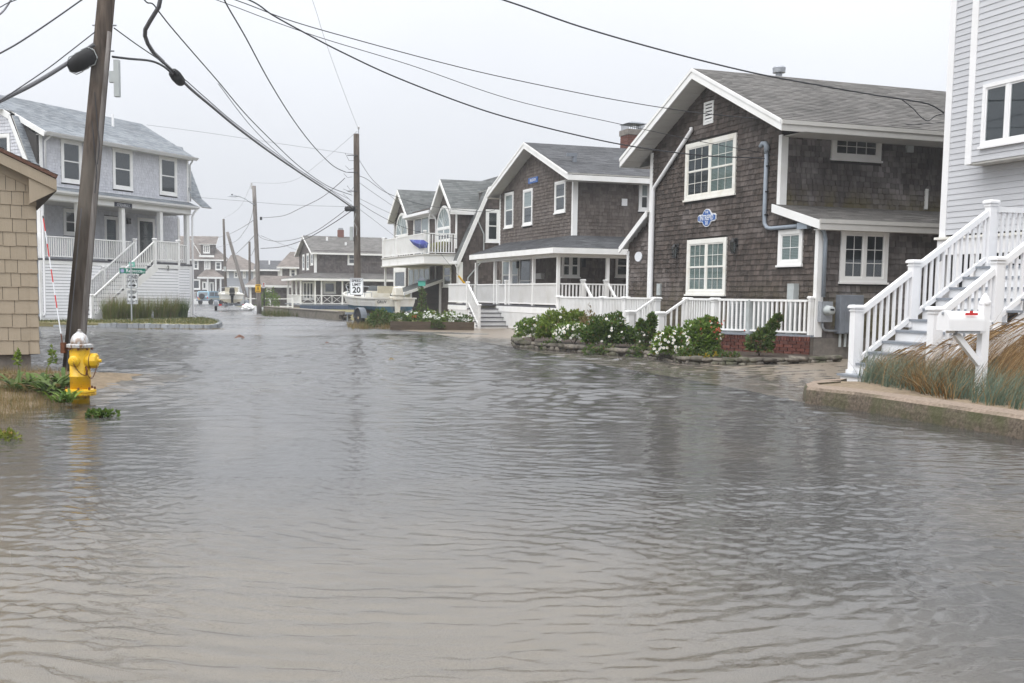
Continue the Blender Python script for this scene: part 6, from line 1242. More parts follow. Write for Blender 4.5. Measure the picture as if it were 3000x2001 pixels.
for c, r, lb in [
    ([(1010, 522, 47.8), (985, 545, 49), (940, 580, 52), (880, 610, 57), (830, 632, 62), (768, 638, 68.3)], .016, 'twisted wire from the dark pole to the street lamp pole'),
    ([(1030, 600, 47.8), (980, 640, 51), (920, 680, 56), (860, 702, 61), (800, 706, 65), (758, 690, 68.3), (752, 640, 68.5)], .016, 'sagging wire between dark pole and street lamp pole'),
    ([(1034, 615, 47.8), (970, 658, 52), (900, 698, 58), (830, 722, 63), (764, 728, 68.3)], .022, 'lowest cable between dark pole and street lamp pole'),
    ([(738, 535, 68.5), (850, 532, 58), (945, 470, 52), (1046, 385, 48)], .006, 'fine top wire between dark pole and street lamp pole'),
    ([(737, 537, 68.5), (700, 610, 90), (655, 640, 118)], .007, 'fine top wire running on from the street lamp pole'),
    ([(742, 646, 68.5), (700, 672, 90), (660, 690, 118), (600, 706, 118), (560, 720, 118)], .018, 'upper cable receding from the street lamp pole'),
    ([(742, 608, 68.5), (735, 640, 72), (718, 675, 80), (680, 712, 100), (590, 735, 118)], .014, 'looping wire receding behind the tilted stub'),
    ([(745, 690, 68.5), (715, 722, 85), (690, 745, 105)], .02, 'short cable falling away from the street lamp pole'),
    ([(748, 722, 68.5), (738, 745, 95), (732, 752, 124)], .02, 'cable reaching the short utility pole'),
    ([(764, 690, 68.5), (800, 705, 72), (875, 735, 95)], .012, 'wire from the street lamp pole to the house with crossed rails')]: wire('overhead_wire', curve_px(c), r, 'cable_grey', lb)
gy = thing('guy_wire', 'guy wire with a yellow plastic guard beside the gambrel house', 'cable', at(1390, 868, 50.5)); g0 = gy.location; MB().tube([at(1343, 808, 50.2)-g0, at(1388, 864, 50.5)-g0], .045, 8).build('guard', 'stop_yellow', gy); MB().tube([at(1290, 742, 49.8)-g0, at(1343, 808, 50.2)-g0], .008, 5).build('strand', 'cable_black', gy)
# ------------------------------------------------------------------ concrete street wall and garden planter
cw0, cw1, cw2 = gz(772, 918), gz(880, 929), gz(992, 940)
mb = MB(); pl = [Vector((p.x, p.y, 0)) for p in (cw0, cw1, cw2)]; pi_ = off(pl, -.4)
pi_ = [p+Vector((.28, .28, 0)) for p in pl]
swl = thing('street_wall', 'low grey concrete wall along the far street below the house with crossed rails', 'wall', pl[0])
for a, b, c, d in zip(pl, pl[1:], pi_, pi_[1:]): MB().hexa([a-pl[0]-Vector((0, 0, .2)), b-pl[0]-Vector((0, 0, .2)), d-pl[0]-Vector((0, 0, .2)), c-pl[0]-Vector((0, 0, .2)), a-pl[0]+Vector((0, 0, .42)), b-pl[0]+Vector((0, 0, .42)), d-pl[0]+Vector((0, 0, .42)), c-pl[0]+Vector((0, 0, .42))]).build('wall_section', 'concrete_old', swl); 
for a, b, c, d in zip(pl, pl[1:], pi_, pi_[1:]): MB().hexa([a-pl[0]+Vector((-.03, -.03, .42)), b-pl[0]+Vector((-.03, -.03, .42)), d-pl[0]+Vector((.03, .03, .42)), c-pl[0]+Vector((.03, .03, .42)), a-pl[0]+Vector((-.03, -.03, .47)), b-pl[0]+Vector((-.03, -.03, .47)), d-pl[0]+Vector((.03, .03, .47)), c-pl[0]+Vector((.03, .03, .47))]).build('wall_cap', 'driveway_concrete', swl)
for k in range(9): c = pl[2]-pl[0]+Vector((.1+.2*(k % 3), .08+.1*(k % 2), .02+.14*(k//3))); MB().lathe([(.02, -.07), (.1, -.05), (.12, .02), (.06, .08), (.01, .09)], tuple(c), 7, wob=lambda a, h, k=k: 1+.2*sin(a*2+k)).build('rubble_stone', 'field_stone', swl)
pb = atd(1262, 41.6); pf = Frame(gz(1143, 968), 3.0); L = (gz(1384, 969)-gz(1143, 968)).length
plr = thing('timber_planter', 'long dark timber planter with flowers beside the porch house steps', 'planter', pf.o, pf.a)
for k in range(2): MB().box((0, 0, -.05+k*.2), (L, .07, .14+k*.2)).build('timber', 'timber_old', plr); MB().box((0, .07, -.05+k*.2), (.07, 1.6, .14+k*.2)).build('timber', 'timber_old', plr); MB().box((L-.07, .07, -.05+k*.2), (L, 1.6, .14+k*.2)).build('timber', 'timber_old', plr)
MB().box((.07, .07, 0), (L-.07, 1.6, .26)).build('soil', 'mulch', plr)
# ------------------------------------------------------------------ far houses, each with walls, roof and windows
def house(name, label, px0, px1, depth, z0, ang=8.):
    o = atd(px0, depth, z0); fr = Frame(o, ang); return fr, thing(name, label, 'house', o, radians(ang))
def px_face(fr, depth): return Face(fr, 'y', 0., -1)
def box_house(fr, h, w_, d_, e, wallm, sh=True, ex=.16):
    MB().box((.02, .02, -.3), (w_-.02, d_, e)).build('wall', 'house_core' if sh else wallm, h); f = Face(fr, 'y', 0., -1)
    return f
# house with the crossed-rail porch
FX = Frame(atd(881, 95, -.3), 19.0); hx = thing('crossed_rail_house', 'grey-brown shingled house with crossed white porch rails and dark blue skirt', 'house', FX.o, FX.a)
GX = Face(FX, 'x', 1.6, -1); SX = Face(FX, 'y', 1.8, -1)
XW, XE_, XR_ = 9.0, 5.35, 6.95; xl = FX.on_x(877, 740, 1.6).y; xm = (1.8+xl)/2
MB().prism([(1.82, 0), (xl, 0), (xl, XE_), (xm, XR_-.1), (1.82, XE_)], 1.615, XW, 'x').build('wall', 'house_core', hx)
sx_ = Shingles(hx, FX, 'shingle_far'); uwx = SX.rect(1018, 741, 1042, 776); lwx = SX.rect(947, 824, 984, 860); dwx = SX.rect(886, 825, 920, 878); ocx = SX.rect(1013, 826, 1033, 850)
gws = [GX.rect(887, 746, 893, 790), GX.rect(899, 743, 906, 790), GX.rect(911, 741, 918, 776)]
sx_.face(SX, [(1.6, .5), (XW, .5), (XW, XE_), (1.6, XE_)], [hole(uwx), hole(lwx), hole(dwx)], e=.15, w0=.12, w1=.25); sx_.face(GX, [(1.8, .5), (xl, .5), (xl, XE_), (xm, XR_-.1), (1.8, XE_)], [hole(q) for q in gws], e=.15, w0=.12, w1=.25); sx_.finish()
window(hx, SX, *uwx, 1, casing=.14); window(hx, SX, *lwx, 1, 'fixed', casing=.16); window(hx, SX, *dwx, 3, 'fixed', casing=.12)
for q in gws: window(hx, GX, *q, 1, casing=.16)
ca, cz = (ocx[0]+ocx[1])/2, (ocx[2]+ocx[3])/2; o = SX.mb().prism([(ca+.36*cos(pi/8+k*pi/4), cz+.36*sin(pi/8+k*pi/4)) for k in range(8)], .0, .05).build('octagon_window', 'white_paint', hx); SX.mb().prism([(ca+.27*cos(pi/8+k*pi/4), cz+.27*sin(pi/8+k*pi/4)) for k in range(8)], .05, .06).build('pane', 'interior_dark', o)
for s_ in (-1, 1):
    ye = xm+s_*(xl-1.8)/2+s_*.4; ze = XE_-.1; roof_slab(hx, (1.2, ye, ze), (XW+.3, ye, ze), (XW+.3, xm, XR_), (1.2, xm, XR_), 'roof_grey', th=.06, ex=.16, tab=.35); gable_boards(hx, 1.2, ye, ze, xm, XR_, .2); MB().box((1.2, min(ye, ye+s_*.04), ze-.16), (XW+.3, max(ye, ye+s_*.04), ze-.02)).build('eave_fascia', 'white_paint', hx)
MB().box((1.56, 1.76, 3.2), (1.6, 1.95, XE_)).build('corner_board', 'white_paint', hx); MB().box((1.6, 1.76, 3.2), (1.78, 1.8, XE_)).build('corner_board', 'white_paint', hx)
PD, PT = .62, 2.8
roof_slab(hx, (-.4, -.4, PT+.1), (XW+1, -.4, PT+.1), (XW+1, 1.8, 3.45), (1.6, 1.8, 3.45), 'roof_grey', th=.04, ex=.16, tab=.35, name='porch_roof'); roof_slab(hx, (-.4, 8, PT+.1), (-.4, -.4, PT+.1), (1.6, 1.8, 3.45), (1.6, 8, 3.45), 'roof_grey', th=.04, ex=.16, tab=.35, name='porch_roof')
MB().box((-.42, -.43, PT-.08), (XW+1, -.4, PT+.09)).build('porch_fascia', 'white_paint', hx); MB().box((-.43, -.4, PT-.08), (-.4, 8, PT+.09)).build('porch_fascia', 'white_paint', hx); MB().box((-.3, -.3, PT-.1), (XW+1, 8, PT-.08)).build('porch_ceiling', 'soffit_white', hx); MB().box((-.1, -.1, PD-.1), (XW+1, 8, PD)).build('porch_deck', 'grey_tread', hx)
xps = [0]+[FX.on_y(p, 850, 0).x for p in (923, 942, 1003, 1060)]
for x in xps: post(hx, (x, 0, PD), PT-PD, .13, cap=False)
for y in (2.2, 4.4, 6.6): post(hx, (0, y, PD), PT-PD, .13, cap=False)
for a, b in zip(xps, xps[1:]):
    n_ = max(1, round((b-a)/.95)); r_ = MB().box((a+.06, -.04, PD+.05), (b-.06, .04, PD+.11)).build('bottom_rail', 'white_paint', hx); MB().box((a+.06, -.045, PD+.76), (b-.06, .045, PD+.83)).build('top_rail', 'white_paint', hx)
    for k in range(n_):
        u, v_ = a+.06+(b-a-.12)*k/n_, a+.06+(b-a-.12)*(k+1)/n_; MB().beam((u, -.012, PD+.1), (v_, -.012, PD+.78), .03, .05, (0, 1, 0)).build('cross_bar', 'white_paint', hx); MB().beam((u, .022, PD+.78), (v_, .022, PD+.1), .03, .05, (0, 1, 0)).build('cross_bar', 'white_paint', hx)
        if k: MB().box((u-.025, -.03, PD+.1), (u+.025, .03, PD+.77)).build('rail_post', 'white_paint', hx)
railing(hx, (0, .1, PD), (0, 6.5, PD), .8, .08, .2, .05)
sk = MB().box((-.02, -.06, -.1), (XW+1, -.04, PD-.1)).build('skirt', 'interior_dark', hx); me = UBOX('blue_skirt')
for k in range(52): piece('skirt_board', me, sk, TRS((k*.19, -.075, -.1), .165, .02, PD))
q = FX.on_y(998, 690, xm); ch = MB().box((q.x-.26, xm-.25, XR_-.5), (q.x+.26, xm+.25, XR_+.62)).build('chimney', 'chimney_brick', hx); MB().box((q.x-.2, xm-.2, XR_+.62), (q.x+.2, xm+.2, XR_+.8)).build('chimney_pot', 'galvanised', ch)
for p, dy in ((958, 1.2), (1013, 2.3)): q = FX.on_y(p, 715, xm-dy); z = XR_-dy*.45; MB().lathe([(.09, z-.3), (.09, z+.42)], (q.x, xm-dy, 0), 8).build('vent_pipe', 'white_vinyl', hx)
def hip(h, w_, d_, e, rz_, ov, m, ridge, yo=0.):
    a, b = -ov, w_+ov; y0, y1 = yo-ov, d_+ov; r0, r1 = ridge; ym_ = (y0+y1)/2
    roof_slab(h, (a, y0, e), (b, y0, e), (r1, ym_, rz_), (r0, ym_, rz_), m, th=.07, ex=.2, tab=.45); roof_slab(h, (a, y1, e), (b, y1, e), (r1, ym_, rz_), (r0, ym_, rz_), m, th=.07, tabs=False)
    for x, r in ((a, r0), (b, r1)): MB().add([(x, y0, e), (x, y1, e), (r, ym_, rz_)], [(0, 1, 2)]).build('hip_end', m, h, recalc=False)
    MB().box((a, y0-.03, e-.18), (b, y0, e-.0)).build('eave_fascia', 'white_paint', h)
# hip-roofed cottage
def Zc(py, depth, px=900): return EYE+(856-py)*depth/F_PX if False else at(px, py, depth).z
fr, h = house('hip_roof_cottage', 'small brown cottage with steep hip roof behind the shed with a square window', 822, 905, 118, -.3); w_ = 85*118/F_PX
f = Face(fr, 'y', 0, -1); e = Zc(783, 118)-fr.o.z; MB().box((.02, .02, -.3), (w_, 6, e)).build('wall', 'house_core', h); w1 = f.rect(848, 785, 869, 813); s_ = Shingles(h, fr, 'shingle_far', 40); s_.face(f, [(0, 0), (w_, 0), (w_, e), (0, e)], [hole(w1)], e=.17, w0=.15, w1=.3); s_.finish(); window(h, f, *w1, 1, casing=.18); hip(h, w_, 5, e, Zc(736, 118)-fr.o.z, .4, 'roof_brown', (w_*.32, w_*.9)); MB().box((-.05, -.05, 0), (.2, .0, e)).build('corner_board', 'white_paint', h)
# low garage with a square window
fr, h = house('shingled_garage', 'low brown shingled garage with one small square window behind the street lamp pole', 731, 842, 104, -.2); w_ = 112*104/F_PX; f = Face(fr, 'y', 0, -1); e = Zc(836, 104, 780)-fr.o.z; MB().box((.02, .02, -.3), (w_, 5, e)).build('wall', 'house_core', h); w1 = f.rect(780, 841, 796, 854); s_ = Shingles(h, fr, 'shingle_far', 60); s_.face(f, [(0, 0), (w_, 0), (w_, e), (0, e)], [hole(w1)], e=.16, w0=.15, w1=.28); s_.finish(); window(h, f, *w1, 1, 'fixed', casing=.14)
roof_slab(h, (-.4, -.4, e), (w_+.4, -.4, e), (w_+.2, 2.6, Zc(808, 104)-fr.o.z), (.6, 2.6, Zc(808, 104)-fr.o.z), 'roof_brown', th=.06, ex=.18, tab=.4); MB().box((-.4, -.44, e-.2), (w_+.4, -.4, e+.02)).build('eave_fascia', 'white_paint', h)
for x in (0, w_-.14): MB().box((x, -.04, 0), (x+.2, .0, e-.15)).build('corner_board', 'white_paint', h)
# dark flat-fronted house with long grey roof
fr, h = house('dark_shingled_house', 'dark shingled house with long plain grey roof behind the garage', 752, 818, 130, -.38); w_ = 66*130/F_PX; f = Face(fr, 'y', 0, -1); e = Zc(790, 130, 790)-fr.o.z; MB().box((.02, .02, -.3), (w_, 8, e)).build('wall', 'house_core', h); s_ = Shingles(h, fr, 'shingle_gambrel', 40); s_.face(f, [(0, 0), (w_, 0), (w_, e), (0, e)], [], e=.17, w0=.15, w1=.3); s_.finish()
roof_slab(h, (-.3, -.4, e), (w_+.5, -.4, e), (w_+1.5, 4, Zc(762, 130)-fr.o.z), (-.3, 4, Zc(762, 130)-fr.o.z), 'roof_dark', th=.06, ex=.2, tab=.45); MB().box((-.3, -.44, e-.18), (w_+.5, -.4, e)).build('eave_fascia', 'white_paint', h); MB().box((w_-.2, -.05, 0), (w_+.05, .0, e)).build('corner_board', 'white_paint', h); q = fr.on_y(789, 775, 2); MB().lathe([(.1, q.z-.6), (.1, q.z+.5)], (q.x, 2, 0), 8).build('vent_pipe', 'white_vinyl', h)
# blue-grey hip house
fr, h = house('blue_grey_house', 'pale blue-grey clapboard house with brown hip roof behind the tilted stub', 664, 770, 142, -.48); w_ = 106*142/F_PX; f = Face(fr, 'y', 0, -1); e = Zc(791, 142, 715)-fr.o.z; plain('pale_clap', (.36, .38, .42), .7, .05, 2, rv=.04); MB().box((.02, .02, -.3), (w_, 8, e)).build('wall', 'pale_clap', h)
ws_ = [f.rect(663, 796, 671, 814), f.rect(685, 795, 698, 814), f.rect(711, 794, 720, 815), f.rect(742, 795, 750, 816)]; dr_ = [f.rect(672, 839, 702, 868)]
boards(h, f, 0, w_, 0, e, .19, 'pale_clap', holes=[hole(q) for q in ws_+dr_])
for q in ws_: window(h, f, *q, 1, casing=.14)
window(h, f, *dr_[0], 2, 'fixed', casing=.2); hip(h, w_, 8, e, Zc(747, 142)-fr.o.z, .5, 'roof_brown', (w_*.06, w_*.25))
# brown house with porch and dormer by the parked truck
fr, h = house('brown_porch_house', 'brown shingled house with dormer and white-posted porch behind the parked truck', 500, 660, 152, -.52); w_ = 160*152/F_PX; f = Face(fr, 'y', 0, -1); e = Zc(760, 152, 600)-fr.o.z; rz_ = Zc(692, 152)-fr.o.z; MB().box((.02, .02, -.3), (w_, 8, e)).build('wall', 'house_core', h)
ws_ = [f.rect(566, 761, 582, 789), f.rect(598, 762, 617, 791), f.rect(630, 766, 649, 791), f.rect(563, 818, 587, 848), f.rect(592, 825, 606, 848), f.rect(613, 826, 627, 868)]
s_ = Shingles(h, fr, 'shingle_far', 60); s_.face(f, [(0, 0), (w_, 0), (w_, e), (0, e)], [hole(q) for q in ws_], e=.18, w0=.16, w1=.32)
for i, q in enumerate(ws_): window(h, f, *q, 3 if i == 1 else 1, 'hung' if i in (0, 2) else 'fixed', casing=.17)
x1 = f.uv(587, 691)[0]; roof_slab(h, (-.3, -.3, e), (w_+.1, -.3, e), (x1, 4, rz_), (-.3, 4, rz_), 'roof_brown', th=.06, ex=.2, tab=.45)
MB().add([(w_+.1, -.3, e), (w_+.1, 8, e), (x1, 4, rz_)], [(0, 1, 2)]).build('roof_end', 'roof_brown', h, recalc=False); MB().box((-.3, -.36, e-.2), (w_+.1, -.3, e)).build('eave_fascia', 'white_paint', h)
xa, xb = f.uv(588, 720)[0], f.uv(627, 720)[0]; za, zb = Zc(748, 152, 600)-fr.o.z, Zc(715, 152, 600)-fr.o.z
FD = Face(fr, 'y', .5, -1); MB().box((xa, .52, za), (xb, 3, zb)).build('dormer', 'house_core', h); s_.face(FD, [(xa, za), (xb, za), (xb, zb), (xa, zb)], [], e=.18, w0=.16, w1=.32); s_.finish(); dwr = FD.rect(595, 717, 615, 742); window(h, FD, *dwr, 3, 'fixed', casing=.14); roof_slab(h, (xa-.3, .1, zb+.02), (xb+.3, .1, zb+.02), (xb+.3, 4, rz_+.02), (xa-.3, 4, rz_+.02), 'roof_brown', th=.1, ex=.2, tab=.45, under='white_paint')
g0 = f.uv(560, 700); g1 = f.uv(589, 748); MB().beam((g0[0], -.4, g0[1]), (g1[0], -.4, g1[1]), .08, .3, (0, 1, 0)).build('rake_board', 'white_paint', h); MB().box((f.uv(584, 752)[0], -.5, Zc(757, 152)-fr.o.z), (f.uv(628, 752)[0], -.3, Zc(751, 152)-fr.o.z)).build('belt_board', 'white_paint', h)
pz, p0, p1 = Zc(815, 152)-fr.o.z, f.uv(587, 815)[0], f.uv(657, 815)[0]; roof_slab(h, (p0-.2, -2.2, pz), (p1+.2, -2.2, pz), (p1-1.5, 0, pz+1.1), (p0+.8, 0, pz+1.1), 'roof_brown', th=.05, ex=.2, tab=.45, name='porch_roof'); MB().box((p0-.2, -2.24, pz-.25), (p1+.2, -2.2, pz)).build('porch_fascia', 'white_paint', h)
for p in (613, 636, 650): post(h, (f.uv(p, 840)[0], -2, .6), pz-.8, .22, cap=False)
MB().box((p0-1, -2.2, 0), (p1+.2, 0, .8)).build('porch_base', 'white_paint', h); railing(h, (p0-1, -2.1, .8), (p1, -2.1, .8), .9, .1, .3, .08)
# white rail fence by the bay
wf = thing('white_rail_fence', 'white rail fence running in front of the low garage', 'fence', atd(722, 78, .0)); f0 = wf.location
P = [atd(722, 78, 0)-f0, atd(791, 77.5, 0)-f0, atd(857, 77, 0)-f0]
for a, b in zip(P, P[1:]): MB().beam(a+Vector((0, 0, .86)), b+Vector((0, 0, .9)), .05, .06).build('rail', 'white_paint', wf); MB().beam(a+Vector((0, 0, .35)), b+Vector((0, 0, .35)), .05, .06).build('rail', 'white_paint', wf)
for a in P: MB().box((a.x-.06, a.y-.06, -.1), (a.x+.06, a.y+.06, .95)).build('post', 'white_paint', wf)
# ------------------------------------------------------------------ boats on trailers
t = NT('boat_white'); n1 = t.noise(3, 5); c = t.mix(t.mr(n1, .5, .7, 0, .5), (.74, .73, .68), (.55, .5, .38)); t.bsdf(c, .35, None, .01, .5)
plain('boat_blue', (.05, .12, .17), .6, .3, 5, dirt=(.2, .19, .16), damt=.5, dscale=4); plain('boat_tan', (.5, .46, .36), .6, .15, 8); plain('rim_cream', (.62, .5, .3), .5, .2, 10); plain('smoke_glass', (.16, .18, .2), .15, .1, 5, spec=.6); plain('aged_white', (.7, .68, .6), .45, .1, 6, dirt=(.35, .2, .08), damt=.5, dscale=6)
def loft(secs, close=True):
    mb = MB(); n = len(secs[0])
    for s in secs: mb.v += [tuple(p) for p in s]
    for i in range(len(secs)-1):
        for k in range(n-1): mb.f.append((i*n+k, i*n+k+1, (i+1)*n+k+1, (i+1)*n+k))
    return mb, n
def boat(name, label, loc, rz, L=5.2, B=1.95, black_motor=False, canvas=True):
    h = thing(name, label, 'boat', loc, rz, 'boats parked on trailers'); zk, zs = .52, 1.16
    xs = [0, .15, 1.2, 2.4, 3.4, 4.3, 4.9, L]; bw_ = [.93, .95, .98, .98, .9, .62, .28, .02]; kz = [0, 0, 0, .0, .04, .16, .34, .6]; sz = [0, 0, .0, .03, .08, .15, .21, .25]
    def sec(i, full=True):
        b = bw_[i]*B/2; z0 = zk+kz[i]; z1 = zs+sz[i]; zc = z0+.16+(.1 if i > 4 else 0); zm = z0+.30+(.06 if i > 4 else 0)
        return [Vector((xs[i], 0, z0)), Vector((xs[i], b*.80, zc)), Vector((xs[i], b*.9, zm)), Vector((xs[i], b*.97, (zm+z1)/2)), Vector((xs[i], b, z1))]
    S = [sec(i) for i in range(len(xs))]
    def side(rng_, nm, m):
        secs = [[p for p in s[rng_[0]:rng_[1]]] for s in S]; full = [[Vector((p.x, -p.y, p.z)) for p in reversed(s)]+s[(1 if rng_[0] == 0 else 0):] for s in secs]
        mb = MB(); 
        if rng_[0] == 0:
            m2, n = loft(full); m2.f.append(tuple(range(n))); return m2.build(nm, m, h, smooth=False)
        o = None
        for sg_ in (1, -1):
            m2, n = loft([[Vector((p.x, sg_*p.y, p.z)) for p in s] for s in secs]); mb.add(m2.v, m2.f)
        a = secs[0]; mb.add([(0, -p.y, p.z) for p in reversed(a)]+[(0, p.y, p.z) for p in a], [tuple(range(2*len(a)))]); return mb.build(nm, m, h, merge=True)
    side((0, 3), 'hull_bottom', 'boat_blue' if not black_motor else 'boat_tan'); side((2, 5), 'hull', 'boat_white')
    mb = MB(); pts = [(xs[i], bw_[i]*B/2+.03, zs+sz[i]) for i in range(len(xs))]
    for sg_ in (1, -1):
        for a, b in zip(pts, pts[1:]): mb.beam((a[0], sg_*a[1], a[2]), (b[0], sg_*b[1], b[2]), .07, .06)
    mb.beam((0, -pts[0][1], zs), (0, -.3, zs), .07, .06).beam((0, pts[0][1], zs), (0, .3, zs), .07, .06); mb.build('gunwale', 'boat_white', h)
    m2 = MB(); m2.v = [(xs[i], s_*bw_[i]*B/2*.92, zs+sz[i]-.06) for i in range(3, len(xs)) for s_ in (-1, 1)]; m2.f = [(2*i, 2*i+1, 2*i+3, 2*i+2) for i in range(len(xs)-4)]; m2.build('foredeck', 'boat_white', h); MB().box((.05, -.8, zk+.25), (2.6, .8, zk+.3)).build('cockpit_floor', 'boat_tan', h)
    c = MB().box((1.5, -.42, zk+.3), (2.1, .42, zs+.3)).hexa([(2.1, -.42, zk+.3), (2.5, -.35, zk+.3), (2.5, .35, zk+.3), (2.1, .42, zk+.3), (2.1, -.42, zs+.3), (2.3, -.35, zs+.25), (2.3, .35, zs+.25), (2.1, .42, zs+.3)]).build('console', 'boat_white', h)
    MB().hexa([(2.0, -.4, zs+.3), (2.03, -.4, zs+.3), (2.03, .4, zs+.3), (2.0, .4, zs+.3), (1.85, -.36, zs+.52), (1.88, -.36, zs+.52), (1.88, .36, zs+.52), (1.85, .36, zs+.52)]).build('windscreen', 'smoke_glass', c)
    st = MB().box((.8, -.4, zk+.3), (1.2, .4, zs+.02)).build('seat', 'boat_tan', h); MB().box((.78, -.45, zs+.2), (.86, .45, zs+.5)).build('seat_back', 'boat_tan', st)
    for s_ in (-1, 1): MB().tube([(.4, s_*.9, zs), (.4, s_*.9, zs+.22), (1.1, s_*.92, zs+.22), (1.1, s_*.92, zs)], .015, 6).build('grab_rail', 'galvanised', h); MB().tube([(3.3, s_*.82, zs+.08), (3.4, s_*.8, zs+.38), (4.3, s_*.5, zs+.5), (4.9, s_*.15, zs+.55)], .018, 6).build('bow_rail', 'galvanised', h)
    mm = 'dark_rubber' if black_motor else 'aged_white'
    e = MB().hexa([(-.42, -.2, zs+.1), (-.02, -.2, zs+.1), (-.02, .2, zs+.1), (-.42, .2, zs+.1), (-.38, -.16, zs+.45), (-.06, -.16, zs+.48), (-.06, .16, zs+.48), (-.38, .16, zs+.45)]).box((-.4, -.18, zs-.08), (-.05, .18, zs+.09)).build('outboard_cowl', mm, h, bevel=.04)
    MB().hexa([(-.3, -.06, zk-.1), (-.1, -.05, zk-.1), (-.1, .05, zk-.1), (-.3, .06, zk-.1), (-.34, -.1, zs-.08), (-.1, -.1, zs-.08), (-.1, .1, zs-.08), (-.34, .1, zs-.08)]).build('outboard_leg', mm, h); MB().box((-.42, -.11, zk+.06), (-.06, .11, zk+.08)).build('cavitation_plate', mm, h); MB().lathe([(.01, -.42), (.05, -.36), (.055, -.1), (.02, .0)], (0, 0, zk-.08), 10, 'x').build('gearcase', mm, h)
    for k in range(3): MB().hexa([tuple(Matrix.Rotation(k*2*pi/3, 4, 'X') @ Vector(p)+Vector((-.4, 0, zk-.08))) for p in ((-.02, -.03, .03), (.02, .03, .03), (.02, .06, .16), (-.02, -.02, .16), (-.012, -.03, .03), (.028, .03, .03), (.028, .06, .16), (-.012, -.02, .16))]).build('propeller_blade', 'galvanised', h)
    return h
def trailer(label, loc, rz):
    h = thing('boat_trailer', label, 'trailer', loc, rz, 'trailers under the boats'); mb = MB()
    f = MB().beam((-.1, -.5, .46), (3.2, -.42, .46), .08, .1).beam((-.1, .5, .46), (3.2, .42, .46), .08, .1).beam((3.2, -.42, .46), (5.6, 0, .42), .08, .1).beam((3.2, .42, .46), (5.6, 0, .42), .08, .1).beam((-.05, -1.0, .42), (-.05, 1.0, .42), .1, .1).beam((1.2, -.95, .38), (1.2, .95, .38), .08, .08).beam((2.4, -.5, .45), (2.4, .5, .45), .07, .07).build('frame', 'panel_grey', h, merge=False); f['kind'] = 'stuff'
    for s_ in (-1, 1):
        t_ = MB().lathe([(.2, -.09), (.3, -.09), (.32, -.06), (.32, .06), (.3, .09), (.2, .09)], (1.2, s_*1.08, .32), 22, 'y').build('wheel', 'dark_rubber', h); MB().lathe([(.03, -.1), (.12, -.07), (.2, -.085), (.2, .085), (.12, .07), (.03, .1)], (1.2, s_*1.08, .32), 16, 'y').build('rim', 'rim_cream', t_)
        mb = MB(); arc = [(1.2+.44*cos(pi*k/10), .32+.42*sin(pi*k/10)) for k in range(11)]
        for (xa, za), (xb, zb) in zip(arc, arc[1:]): mb.hexa([(xa, s_*1.08-.14, za), (xb, s_*1.08-.14, zb), (xb, s_*1.08+.14, zb), (xa, s_*1.08+.14, za), (xa, s_*1.08-.14, za+.02), (xb, s_*1.08-.14, zb+.02), (xb, s_*1.08+.14, zb+.02), (xa, s_*1.08+.14, za+.02)])
        mb.build('fender', 'panel_grey', h, merge=True); MB().box((-.14, s_*.82-.1, .36), (-.1, s_*.82+.1, .48)).build('tail_light', 'sign_red', h); MB().beam((0, s_*.55, .56), (3, s_*.5, .58), .06, .1).build('bunk', 'timber_old', h)
    MB().tube([(5.4, 0, .42), (5.4, 0, .02)], .03, 6).build('jack', 'galvanised', h)
    return h
b0 = atd(1158, 44.6, .02); trailer('rusty boat trailer with cream rims beside the dark utility pole', b0, radians(118)); bh = boat('motor_boat', 'white motor boat with weathered blue bottom and cream outboard by the dark pole', b0, radians(118))
lettering('GRUV', .16, 'sign_black', bh, Matrix.Translation((-.012, .62, 1.0)) @ Matrix(((0, 0, -1, 0), (-1, 0, 0, 0), (0, 1, 0, 0), (0, 0, 0, 1))))
b1 = atd(680, 76, .0); trailer('dark boat trailer parked on the distant street verge', b1, radians(105)); boat('motor_boat', 'white motor boat with black outboard parked far down the street', b1, radians(105), B=1.7, black_motor=True)
tp = atd(726, 75, .0); wc = thing('tarp_heap', 'heap of white tarpaulin and crates beside the far boat', 'tarp', tp)
mb = MB(); rr = random.Random(2)
bm = bmesh.new(); bmesh.ops.create_icosphere(bm, subdivisions=3, radius=1)
for v in bm.verts: k = 1+.35*noise.noise(v.co*2.2); v.co = Vector((v.co.x*.42*k, v.co.y*.4*k, max(-.05, .25+v.co.z*.3*k)))
me = bpy.data.meshes.new('tarp'); bm.to_mesh(me); bm.free(); me.materials.append(MATS['white_paint']); o = bpy.data.objects.new('tarp', me); col.objects.link(o); o.parent = wc
for k in range(2): MB().box((.5+k*.45, -.2, 0), (.9+k*.45, .3, .4-.1*k)).build('crate', 'white_vinyl', wc)
# ------------------------------------------------------------------ pale blue truck
plain('truck_blue', (.30, .50, .62), .35, .05, 4, spec=.5); plain('truck_cream', (.62, .62, .55), .4, .05, 4, spec=.5)
tb = atd(594, 143, -.46); tk = thing('parked_truck', 'pale blue two-tone off-road truck with spare wheel on its tailgate', 'truck', tb, radians(90-17))
def body(y0, y1): pass
MB().prism([(0, .62), (0, 1.06), (.02, 1.1), (4.45, 1.1), (4.5, .95), (4.5, .6), (3.9, .55), (3.75, .85), (3.3, .95), (2.95, .85), (2.8, .5), (1.3, .5), (1.15, .85), (.75, .95), (.35, .85), (.2, .6)], -.92, .92, 'y').build('body', 'truck_blue', tk)
MB().prism([(.02, 1.1), (.18, 1.78), (2.0, 1.82), (2.75, 1.78), (3.15, 1.1)], -.84, .84, 'y').build('cab', 'truck_blue', tk); MB().box((.0, -.925, .7), (4.4, .925, .95)).build('side_band', 'truck_cream', tk)
